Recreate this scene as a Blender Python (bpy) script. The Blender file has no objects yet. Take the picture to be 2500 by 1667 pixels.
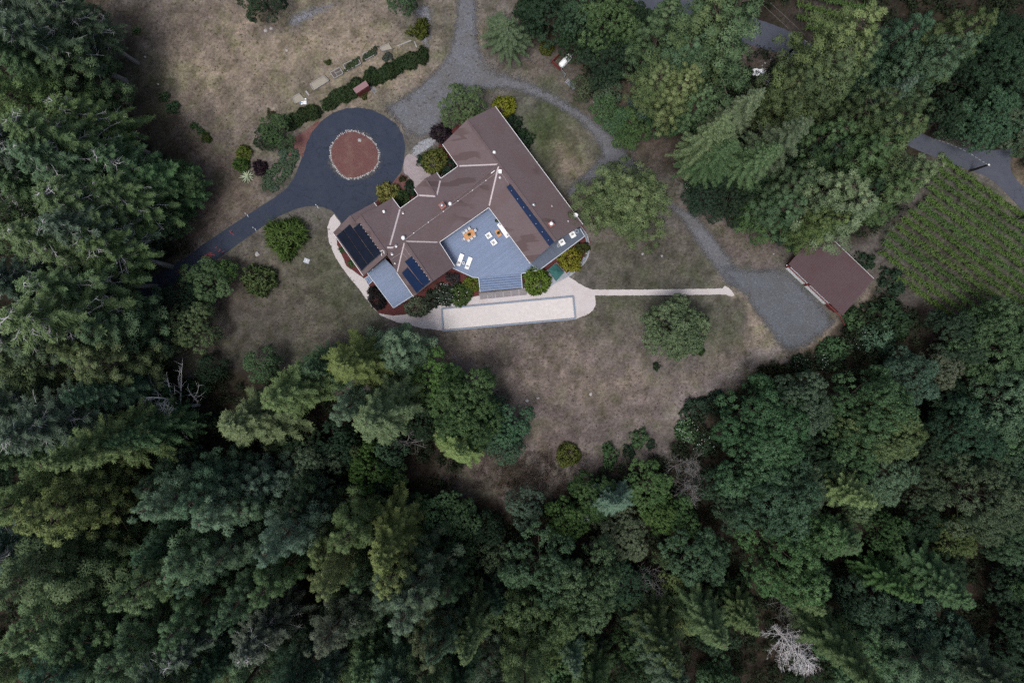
import bpy, bmesh, math, random
import numpy as np
from mathutils import Vector, Matrix
from mathutils.geometry import tessellate_polygon

# ------------------------------------------------------------------ camera, sky, sun, exposure
SC = bpy.context.scene
COL = SC.collection
CAM_H = 115.0                 # a drone about 115 m above the lawn, looking straight down
NX, NY = 1250.0, 790.0        # the point of the photograph straight below the drone
FPX = 2500.0 * 24.0 / 36.0
K0 = FPX / CAM_H              # photograph pixels per metre on the ground

cam_d = bpy.data.cameras.new("camera")
cam_d.lens = 24.0
cam_d.sensor_width = 36.0
cam_d.shift_y = -(833.5 - NY) / 2500.0
cam_d.clip_start = 1.0
cam_d.clip_end = 4000.0
cam = bpy.data.objects.new("camera", cam_d)
COL.objects.link(cam)
cam.location = (0, 0, CAM_H)
cam.rotation_euler = (0, 0, 0)
SC.camera = cam

SUN_EL, SUN_AZ = math.radians(70), math.radians(215)   # azimuth: compass, clockwise from +Y
world = bpy.data.worlds.new("World")
SC.world = world
world.use_nodes = True
wn = world.node_tree.nodes
wn.clear()
sky = wn.new("ShaderNodeTexSky")
sky.sky_type = 'NISHITA'
sky.sun_disc = False
sky.sun_elevation = SUN_EL
sky.sun_rotation = SUN_AZ
sky.dust_density = 4.0
sky.air_density = 1.0
sky.ozone_density = 1.0
bg = wn.new("ShaderNodeBackground")
bg.inputs['Strength'].default_value = 0.10
wo = wn.new("ShaderNodeOutputWorld")
grey = wn.new("ShaderNodeHueSaturation")        # high thin cloud: a greyer sky
grey.inputs['Saturation'].default_value = .86
world.node_tree.links.new(sky.outputs[0], grey.inputs['Color'])
world.node_tree.links.new(grey.outputs[0], bg.inputs[0])
world.node_tree.links.new(bg.outputs[0], wo.inputs[0])

sun_d = bpy.data.lights.new("sun", 'SUN')
sun_d.energy = 1.5
sun_d.angle = math.radians(18)
sun_d.color = (0.955, 0.975, 1.0)
sun = bpy.data.objects.new("sun", sun_d)
COL.objects.link(sun)
sdir = Vector((math.sin(SUN_AZ) * math.cos(SUN_EL), math.cos(SUN_AZ) * math.cos(SUN_EL), math.sin(SUN_EL)))
sun.rotation_euler = (-sdir).to_track_quat('-Z', 'Y').to_euler()
sun.location = sdir * 60 + Vector((0, 0, 60))

SC.view_settings.view_transform = 'Standard'
SC.view_settings.look = 'None'
SC.view_settings.gamma = 1.0
SC.view_settings.exposure = 0.68
SC.view_settings.use_curve_mapping = False
SC.render.engine = 'CYCLES'
SC.cycles.max_bounces = 8
SC.cycles.diffuse_bounces = 6
SC.cycles.glossy_bounces = 2
SC.cycles.transmission_bounces = 2
SC.cycles.use_denoising = False

R = np.random.default_rng(7)
random.seed(7)

# ------------------------------------------------------------------ measuring helpers
def P(x, y, h=0.0):
    """photograph pixel -> place on the horizontal plane at height h"""
    s = (CAM_H - h) / CAM_H / K0
    return Vector(((x - NX) * s, -(y - NY) * s, h))

def PXY(x, y, h=0.0):
    v = P(x, y, h)
    return (v.x, v.y)

def to_px(x, y):
    return x * K0 + NX, NY - y * K0

def on_plane(x, y, a, b, c, lift=0.0):
    """place where the line of sight of a pixel meets the plane a, b, c"""
    n = (b - a).cross(c - a).normalized()
    if n.z < 0: n = -n
    o = Vector((0, 0, CAM_H)); d = P(x, y, 0) - o
    t = (a + n * lift - o).dot(n) / d.dot(n)
    return o + d * t

def ang(dx, dy):
    """heading of a pixel direction, in the scene"""
    return math.atan2(-dy, dx)

# ------------------------------------------------------------------ value noise for numpy
_LAT = np.random.default_rng(3).random((256, 256))
def vnoise(x, y):
    xi = np.floor(x).astype(int); yi = np.floor(y).astype(int)
    fx = x - xi; fy = y - yi
    fx = fx * fx * (3 - 2 * fx); fy = fy * fy * (3 - 2 * fy)
    a = _LAT[xi & 255, yi & 255]; b = _LAT[(xi + 1) & 255, yi & 255]
    c = _LAT[xi & 255, (yi + 1) & 255]; d = _LAT[(xi + 1) & 255, (yi + 1) & 255]
    return (a * (1 - fx) + b * fx) * (1 - fy) + (c * (1 - fx) + d * fx) * fy

def fbm(x, y, o=4):
    x = np.asarray(x, float); y = np.asarray(y, float)
    s = 0; a = 0.5; t = 0
    for i in range(o):
        s = s + a * vnoise(x + 17.3 * i, y + 9.1 * i); t += a
        x = x * 2.03; y = y * 2.03; a *= 0.5
    return s / t

def inside(px, py, poly):
    px = np.asarray(px, float); py = np.asarray(py, float)
    r = np.zeros(px.shape, bool)
    n = len(poly)
    j = n - 1
    for i in range(n):
        xi, yi = poly[i]; xj, yj = poly[j]
        if yi != yj:
            c = ((yi > py) != (yj > py)) & (px < (xj - xi) * (py - yi) / (yj - yi) + xi)
            r ^= c
        j = i
    return r

def dist_poly(px, py, poly):
    px = np.asarray(px, float); py = np.asarray(py, float)
    d = np.full(px.shape, 1e9)
    n = len(poly)
    for i in range(n):
        ax, ay = poly[i]; bx, by = poly[(i + 1) % n]
        vx, vy = bx - ax, by - ay
        L = vx * vx + vy * vy + 1e-9
        t = np.clip(((px - ax) * vx + (py - ay) * vy) / L, 0, 1)
        d = np.minimum(d, np.hypot(px - ax - t * vx, py - ay - t * vy))
    return d

def smooth_poly(pts, n=3, closed=True):
    """Chaikin corner cutting"""
    for _ in range(n):
        q = []
        m = len(pts)
        rng = range(m) if closed else range(m - 1)
        if not closed: q.append(pts[0])
        for i in rng:
            a = pts[i]; b = pts[(i + 1) % m]
            q.append((a[0] * .75 + b[0] * .25, a[1] * .75 + b[1] * .25))
            q.append((a[0] * .25 + b[0] * .75, a[1] * .25 + b[1] * .75))
        if not closed: q.append(pts[-1])
        pts = q
    return pts

def rough_poly(pts, step=3.0, amp=1.5, seed=0):
    """resample a pixel outline and make it uneven"""
    out = []
    m = len(pts)
    for i in range(m):
        ax, ay = pts[i]; bx, by = pts[(i + 1) % m]
        L = math.hypot(bx - ax, by - ay)
        k = max(1, int(L / step))
        for j in range(k):
            t = j / k
            x = ax + (bx - ax) * t; y = ay + (by - ay) * t
            n1 = float(fbm(x * .22 + seed, y * .22, 3)) - .5
            n2 = float(fbm(x * .22 + 50 + seed, y * .22 + 31, 3)) - .5
            out.append((x + n1 * 2 * amp, y + n2 * 2 * amp))
    return out

# ------------------------------------------------------------------ objects
def link(o, parent=None):
    COL.objects.link(o)
    if parent is not None: o.parent = parent
    return o

def tag(o, label=None, cat=None, group=None, kind=None):
    if label: o['label'] = label
    if cat: o['category'] = cat
    if group: o['group'] = group
    if kind: o['kind'] = kind
    return o

def thing(name, label, cat, loc=(0, 0, 0), rz=0.0, group=None):
    o = bpy.data.objects.new(name, None)
    o.empty_display_size = .3
    link(o)
    o.location = loc; o.rotation_euler = (0, 0, rz)
    return tag(o, label, cat, group)

def copy_tree(o, parent=None):
    c = o.copy(); link(c, parent)
    for ch in list(o.children): copy_tree(ch, c)
    return c

class MB:
    """collects faces; build() links them as one mesh object"""
    def __init__(self):
        self.v = []; self.f = []; self.t = []
    def add(self, vs, fs, tint=0.0):
        b = len(self.v)
        self.v += [tuple(v) for v in vs]
        self.f += [tuple(i + b for i in f) for f in fs]
        self.t += [tint] * len(vs)
        return self
    def box(self, c, s, rz=0.0, tint=0.0, tilt=None):
        hx, hy, hz = s[0] / 2, s[1] / 2, s[2] / 2
        m = Matrix.Rotation(rz, 3, 'Z')
        if tilt is not None: m = m @ tilt
        c = Vector(c)
        vs = [c + m @ Vector((x, y, z)) for x in (-hx, hx) for y in (-hy, hy) for z in (-hz, hz)]
        return self.add(vs, [(0, 1, 3, 2), (4, 6, 7, 5), (0, 4, 5, 1), (2, 3, 7, 6), (0, 2, 6, 4), (1, 5, 7, 3)], tint)
    def bar(self, a, b, w, h, tint=0.0, up=None):
        """square bar from a to b"""
        a = Vector(a); b = Vector(b); d = (b - a)
        z = Vector(up) if up is not None else Vector((0, 0, 1))
        x = d.normalized()
        y = z.cross(x)
        if y.length < 1e-4: y = Vector((0, 1, 0)).cross(x)
        y.normalize(); z = x.cross(y)
        vs = []
        for p in (a, b):
            for sy, sz in ((-1, -1), (1, -1), (1, 1), (-1, 1)):
                vs.append(p + y * sy * w / 2 + z * sz * h / 2)
        return self.add(vs, [(0, 3, 2, 1), (4, 5, 6, 7), (0, 1, 5, 4), (1, 2, 6, 5), (2, 3, 7, 6), (3, 0, 4, 7)], tint)
    def tube(self, pts, rad, n=8, cap=True, tint=0.0):
        pts = [Vector(p) for p in pts]
        if not hasattr(rad, '__len__'): rad = [rad] * len(pts)
        vs = []; fs = []
        for i, p in enumerate(pts):
            d = (pts[min(i + 1, len(pts) - 1)] - pts[max(i - 1, 0)])
            d = d.normalized() if d.length > 1e-6 else Vector((0, 0, 1))
            u = d.cross(Vector((0, 0, 1)) if abs(d.z) < .9 else Vector((1, 0, 0))).normalized()
            w = d.cross(u)
            for k in range(n):
                a = 2 * math.pi * k / n
                vs.append(p + (u * math.cos(a) + w * math.sin(a)) * rad[i])
        for i in range(len(pts) - 1):
            for k in range(n):
                a = i * n + k; b = i * n + (k + 1) % n
                fs.append((a, b, b + n, a + n))
        if cap:
            fs.append(tuple(range(n))[::-1]); fs.append(tuple(range((len(pts) - 1) * n, len(pts) * n)))
        return self.add(vs, fs, tint)
    def lathe(self, prof, c=(0, 0, 0), n=16, tint=0.0):
        c = Vector(c); vs = []; fs = []
        for r, z in prof:
            for k in range(n):
                a = 2 * math.pi * k / n
                vs.append(c + Vector((r * math.cos(a), r * math.sin(a), z)))
        for i in range(len(prof) - 1):
            for k in range(n):
                a = i * n + k; b = i * n + (k + 1) % n
                fs.append((a, b, b + n, a + n))
        fs.append(tuple(range(n))[::-1]); fs.append(tuple(range((len(prof) - 1) * n, len(prof) * n)))
        return self.add(vs, fs, tint)
    def prism(self, poly, z0, z1, tint=0.0, bottom=False):
        n = len(poly)
        vs = [(x, y, z0) for x, y in poly] + [(x, y, z1) for x, y in poly]
        fs = []
        area = sum(poly[i][0] * poly[(i + 1) % n][1] - poly[(i + 1) % n][0] * poly[i][1] for i in range(n))
        tris = tessellate_polygon([[Vector((x, y, 0)) for x, y in poly]])
        for t in tris:
            a, b, c = t
            pa, pb, pc = poly[a], poly[b], poly[c]
            cr = (pb[0] - pa[0]) * (pc[1] - pa[1]) - (pb[1] - pa[1]) * (pc[0] - pa[0])
            if cr < 0: a, c = c, a
            fs.append((a + n, b + n, c + n))
            if bottom: fs.append((c, b, a))
        if z1 > z0:
            for i in range(n):
                j = (i + 1) % n
                fs.append((i, j, j + n, i + n) if area > 0 else (j, i, i + n, j + n))
        return self.add(vs, fs, tint)
    def stone(self, c, r, rng, flat=.6, tint=0.0):
        vs = []; ring = 6
        pr = [(.35, .95), (.95, .35), (1.0, -.3)]
        for rr, zz in pr:
            for k in range(ring):
                a = 2 * math.pi * (k + .3 * rng.random()) / ring
                q = r * rr * rng.uniform(.8, 1.15)
                vs.append((c[0] + q * math.cos(a), c[1] + q * math.sin(a), c[2] + r * flat * zz * rng.uniform(.85, 1.1)))
        fs = [tuple(range(ring))]
        for i in range(2):
            for k in range(ring):
                a = i * ring + k; b = i * ring + (k + 1) % ring
                fs.append((a, a + ring, b + ring, b))
        return self.add(vs, fs, tint)
    def mesh(self, name, mat):
        me = bpy.data.meshes.new(name)
        me.from_pydata(self.v, [], self.f)
        if any(self.t):
            at = me.attributes.new('tint', 'FLOAT', 'POINT')
            at.data.foreach_set('value', np.array(self.t, 'f'))
        if mat is not None: me.materials.append(mat)
        return me
    def build(self, name, mat, parent=None, smooth=False, label=None):
        me = self.mesh(name, mat)
        if smooth: me.polygons.foreach_set('use_smooth', [True] * len(me.polygons))
        o = bpy.data.objects.new(name, me)
        link(o, parent)
        if label: o['label'] = label
        return o

# ------------------------------------------------------------------ materials
def new_mat(name, rough=.8, spec=.3):
    m = bpy.data.materials.new(name)
    m.use_nodes = True
    b = m.node_tree.nodes['Principled BSDF']
    b.inputs['Roughness'].default_value = rough
    b.inputs['Specular IOR Level'].default_value = spec
    return m, m.node_tree.nodes, m.node_tree.links, b

def node(ns, t, **kw):
    n = ns.new(t)
    for k, v in kw.items(): setattr(n, k, v)
    return n

def mixc(ns, ls, a, b, f, mode='MIX'):
    n = ns.new('ShaderNodeMix'); n.data_type = 'RGBA'; n.blend_type = mode
    for sock, v in ((n.inputs[6], a), (n.inputs[7], b)):
        if hasattr(v, 'links') or hasattr(v, 'is_linked'): ls.new(v, sock)
        else: sock.default_value = (v[0], v[1], v[2], 1)
    if hasattr(f, 'is_linked'): ls.new(f, n.inputs[0])
    else: n.inputs[0].default_value = f
    return n.outputs[2]

def noise(ns, ls, scale, detail=4, rough=.6, vec=None, dist=0.0):
    n = ns.new('ShaderNodeTexNoise')
    n.inputs['Scale'].default_value = scale
    n.inputs['Detail'].default_value = detail
    n.inputs['Roughness'].default_value = rough
    n.inputs['Distortion'].default_value = dist
    if vec is not None: ls.new(vec, n.inputs['Vector'])
    return n.outputs['Fac']

def ramp(ns, ls, fac, stops, interp='LINEAR'):
    n = ns.new('ShaderNodeValToRGB')
    n.color_ramp.interpolation = interp
    e = n.color_ramp.elements
    while len(e) < len(stops): e.new(.5)
    for i, (p, c) in enumerate(stops):
        e[i].position = p
        e[i].color = (c, c, c, 1) if not hasattr(c, '__len__') else (*c, 1)
    ls.new(fac, n.inputs[0])
    return n.outputs[0]

def math_n(ns, ls, op, a, b=None, clamp=False):
    n = ns.new('ShaderNodeMath'); n.operation = op; n.use_clamp = clamp
    for i, v in enumerate((a, b)):
        if v is None: continue
        if hasattr(v, 'is_linked'): ls.new(v, n.inputs[i])
        else: n.inputs[i].default_value = v
    return n.outputs[0]

def bump(ns, ls, b, h, strength=.4, dist=.05):
    n = ns.new('ShaderNodeBump')
    n.inputs['Strength'].default_value = strength
    n.inputs['Distance'].default_value = dist
    ls.new(h, n.inputs['Height'])
    ls.new(n.outputs[0], b.inputs['Normal'])

def obj_vec(ns, world=False):
    if world:
        return ns.new('ShaderNodeNewGeometry').outputs['Position']
    return ns.new('ShaderNodeTexCoord').outputs['Object']

def plain(name, col, rough=.7, var=.25, scale=6.0, spec=.3, bumpy=0.0, metal=0.0):
    """a solid colour with a little grain and wear"""
    m, ns, ls, b = new_mat(name, rough, spec)
    v = obj_vec(ns)
    f = noise(ns, ls, scale, 5, .65, v)
    f2 = noise(ns, ls, scale * .13, 3, .5, v)
    lo = [c * (1 - var) for c in col]; hi = [min(1, c * (1 + var)) for c in col]
    c = mixc(ns, ls, lo, hi, ramp(ns, ls, f, [(.3, 0), (.7, 1)]))
    c = mixc(ns, ls, c, [q * (1 - var * .8) for q in col], ramp(ns, ls, f2, [(.45, 0), (.75, .7)]))
    ls.new(c, b.inputs['Base Color'])
    b.inputs['Metallic'].default_value = metal
    if bumpy: bump(ns, ls, b, f, bumpy, .03)
    return m

M = {}
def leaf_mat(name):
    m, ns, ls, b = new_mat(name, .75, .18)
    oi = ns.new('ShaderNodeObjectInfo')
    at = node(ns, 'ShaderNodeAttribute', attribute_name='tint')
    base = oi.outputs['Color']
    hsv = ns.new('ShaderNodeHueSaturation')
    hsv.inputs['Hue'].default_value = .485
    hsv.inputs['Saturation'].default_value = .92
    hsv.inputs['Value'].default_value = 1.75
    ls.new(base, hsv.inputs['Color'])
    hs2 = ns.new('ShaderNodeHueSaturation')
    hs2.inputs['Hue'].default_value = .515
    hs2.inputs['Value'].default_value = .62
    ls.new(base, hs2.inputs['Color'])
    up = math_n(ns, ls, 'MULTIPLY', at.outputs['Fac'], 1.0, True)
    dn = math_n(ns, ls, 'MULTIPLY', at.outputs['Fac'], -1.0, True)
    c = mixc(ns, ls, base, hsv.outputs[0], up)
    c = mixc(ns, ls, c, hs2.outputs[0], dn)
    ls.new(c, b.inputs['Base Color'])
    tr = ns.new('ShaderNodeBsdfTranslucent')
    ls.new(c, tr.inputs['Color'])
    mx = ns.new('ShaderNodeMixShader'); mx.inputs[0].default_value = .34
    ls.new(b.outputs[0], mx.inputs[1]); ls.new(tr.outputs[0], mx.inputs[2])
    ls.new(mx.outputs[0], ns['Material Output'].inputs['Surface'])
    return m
M['leaf'] = leaf_mat('foliage')
M['flower'] = plain('white_blossom', (.62, .62, .6), .7, .1)
M['bark'] = plain('bark', (.10, .078, .062), .95, .4, 3, .1, .5)
M['greybark'] = plain('grey_bark', (.165, .155, .145), .95, .35, 3, .1, .4)
M['deadwood'] = plain('dead_wood', (.42, .405, .39), .95, .3, 4, .1)
M['whitewood'] = plain('bleached_wood', (.52, .49, .48), .95, .2, 4, .1)
M['trim'] = plain('white_trim', (.72, .71, .70), .5, .08, 4, .4)
M['flashing'] = plain('pale_flashing', (.42, .36, .36), .6, .15, 4, .4)
M['white'] = plain('white_paint', (.78, .78, .77), .5, .06, 5, .4)
M['cushion'] = plain('white_cushion', (.80, .79, .77), .9, .05, 8, .2)
M['greycloth'] = plain('grey_cloth', (.30, .29, .28), .9, .35, 14, .2)
M['greyseat'] = plain('pale_grey_seat', (.50, .51, .52), .7, .08, 8, .3)
M['teak'] = plain('orange_wood', (.50, .24, .10), .6, .2, 9, .3)
M['metal'] = plain('grey_metal', (.42, .43, .45), .35, .15, 6, .5, 0, .6)
M['darkmetal'] = plain('dark_metal', (.05, .055, .065), .5, .2, 6, .5)
M['brick'] = plain('brick_red', (.30, .13, .11), .9, .3, 9, .2)
M['redwall'] = plain('red_boards', (.13, .035, .032), .85, .25, 5, .2)
M['wall'] = plain('brown_siding', (.16, .10, .085), .85, .2, 4, .2)
M['shedroof'] = plain('shed_roof', (.215, .125, .128), .8, .12, 5, .3)
M['timber'] = plain('weathered_timber', (.27, .255, .24), .9, .3, 5, .2, .3)
M['bluetimber'] = plain('grey_blue_timber', (.19, .225, .275), .8, .2, 5, .25)
M['planter'] = plain('grey_planter', (.12, .12, .12), .7, .15, 5, .3)
M['soil'] = plain('garden_soil', (.10, .085, .075), .98, .45, 9, .05, .6)
M['palesoil'] = plain('dry_pale_soil', (.27, .24, .19), .98, .25, 7, .05, .6)
M['concrete'] = plain('concrete', (.38, .39, .41), .9, .15, 6, .2)
M['canvas'] = plain('green_canvas', (.025, .095, .085), .75, .25, 5, .3)
M['glass'] = plain('dark_glass', (.02, .025, .03), .08, .1, 3, .6)
M['rock'] = plain('pale_rock', (.33, .31, .30), .9, .3, 7, .2)
M['stonegrey'] = plain('grey_stone', (.27, .28, .30), .9, .3, 5, .2)
M['pole'] = plain('dark_pole', (.022, .02, .02), .9, .3, 5, .1)
M['redpaint'] = plain('red_spray_paint', (.28, .06, .06), .9, .5, 9, .1)
M['linepaint'] = plain('white_road_paint', (.30, .30, .30), .8, .3, 6, .2)
M['bluejunk'] = plain('blue_plastic', (.10, .16, .24), .5, .2, 6, .4)

def solar_mat():
    m, ns, ls, b = new_mat('solar_collector', .6, .12)
    v = obj_vec(ns)
    f = noise(ns, ls, 1.3, 3, .5, v)
    ls.new(mixc(ns, ls, (.003, .005, .011), (.007, .012, .026), f), b.inputs['Base Color'])
    return m
M['solar'] = solar_mat()
def solar_blue():
    m, ns, ls, b = new_mat('blue_solar_collector', .6, .12)
    v = obj_vec(ns)
    f = noise(ns, ls, 1.3, 3, .5, v)
    ls.new(mixc(ns, ls, (.006, .015, .045), (.010, .022, .06), f), b.inputs['Base Color'])
    return m
M['solarblue'] = solar_blue()

def shingle_mat(name, col, patch=True, ax=(.80, .6)):
    m, ns, ls, b = new_mat(name, .92, .15)
    v = obj_vec(ns)
    f = noise(ns, ls, 5.0, 6, .75, v)
    g = noise(ns, ls, .35, 4, .6, v)
    big = noise(ns, ls, .11, 2, .5, v)
    hi = [c * 1.22 for c in col]; lo = [c * .78 for c in col]
    c = mixc(ns, ls, lo, hi, ramp(ns, ls, f, [(.3, 0), (.7, 1)]))
    c = mixc(ns, ls, c, [col[0] * .9, col[1] * .80, col[2] * .76], ramp(ns, ls, g, [(.45, 0), (.65, .55)]))
    if patch:
        # replaced courses: blocks of darker shingle laid in steps along the courses
        mp = ns.new('ShaderNodeMapping')
        mp.inputs['Rotation'].default_value = (0, 0, math.radians(-16))
        mp.inputs['Scale'].default_value = (.28, 1.25, 0.0)
        ls.new(v, mp.inputs['Vector'])
        vr = ns.new('ShaderNodeTexVoronoi'); vr.distance = 'CHEBYCHEV'
        vr.inputs['Scale'].default_value = .8
        vr.inputs['Randomness'].default_value = .75
        ls.new(mp.outputs[0], vr.inputs['Vector'])
        sep = ns.new('ShaderNodeSeparateColor'); ls.new(vr.outputs['Color'], sep.inputs[0])
        msk = ramp(ns, ls, sep.outputs[0], [(.68, 0), (.70, 1)])
        gate = ramp(ns, ls, big, [(.50, 0), (.56, .75)])
        msk = math_n(ns, ls, 'MULTIPLY', msk, gate)
        c = mixc(ns, ls, c, [col[0] * .66, col[1] * .60, col[2] * .57], msk)
    ls.new(c, b.inputs['Base Color'])
    bump(ns, ls, b, f, .5, .02)
    return m
M['roof'] = shingle_mat('roof_shingles', (.124, .093, .094))
M['roofcap'] = plain('ridge_shingles', (.112, .082, .082), .95, .25, 8, .1)
M['barnroof'] = shingle_mat('barn_roof', (.080, .053, .056), False)

def deck_mat(name, col):
    m, ns, ls, b = new_mat(name, .55, .4)
    at = node(ns, 'ShaderNodeAttribute', attribute_name='tint')
    v = obj_vec(ns)
    f = noise(ns, ls, 2.0, 4, .6, v)
    c = mixc(ns, ls, [q * .72 for q in col], [min(1, q * 1.25) for q in col], at.outputs['Fac'])
    c = mixc(ns, ls, c, [q * .75 for q in col], ramp(ns, ls, f, [(.45, 0), (.75, .5)]))
    ls.new(c, b.inputs['Base Color'])
    return m
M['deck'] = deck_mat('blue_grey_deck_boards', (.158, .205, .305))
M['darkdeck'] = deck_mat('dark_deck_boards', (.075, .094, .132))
M['tread'] = plain('blue_grey_tread', (.15, .205, .32), .6, .15, 5, .35)

# ------------------------------------------------------------------ the ground
CLEAR = [(245, -60), (240, 100), (262, 200), (300, 262), (345, 330), (420, 400), (490, 480), (495, 520), (470, 600), (430, 660),
         (345, 720), (380, 790), (400, 850), (480, 920), (520, 890), (640, 900), (820, 960), (1000, 960), (1090, 1000), (1230, 960), (1270, 1080),
         (1240, 1130), (1090, 1160), (1150, 1215), (1220, 1235), (1300, 1205), (1400, 1185), (1480, 1130), (1560, 1110), (1640, 1100), (1665, 1020),
         (1740, 970), (1850, 905), (1950, 862), (2040, 800), (2075, 765), (2140, 700), (2180, 730), (2350, 800), (2520, 830), (2560, 560), (2440, 420),
         (2300, 335), (2230, 480), (2130, 590), (1990, 580), (1900, 600), (1880, 560), (1700, 500), (1660, 430), (1560, 345), (1440, 250), (1400, 210),
         (1400, 160), (1335, 120), (1280, 80), (1180, -60)]
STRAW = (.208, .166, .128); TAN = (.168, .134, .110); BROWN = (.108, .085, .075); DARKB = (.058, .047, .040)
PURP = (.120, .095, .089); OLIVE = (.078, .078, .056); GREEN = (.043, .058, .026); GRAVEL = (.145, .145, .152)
DUFF = (.028, .022, .017); GREYB = (.096, .087, .082)
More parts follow.
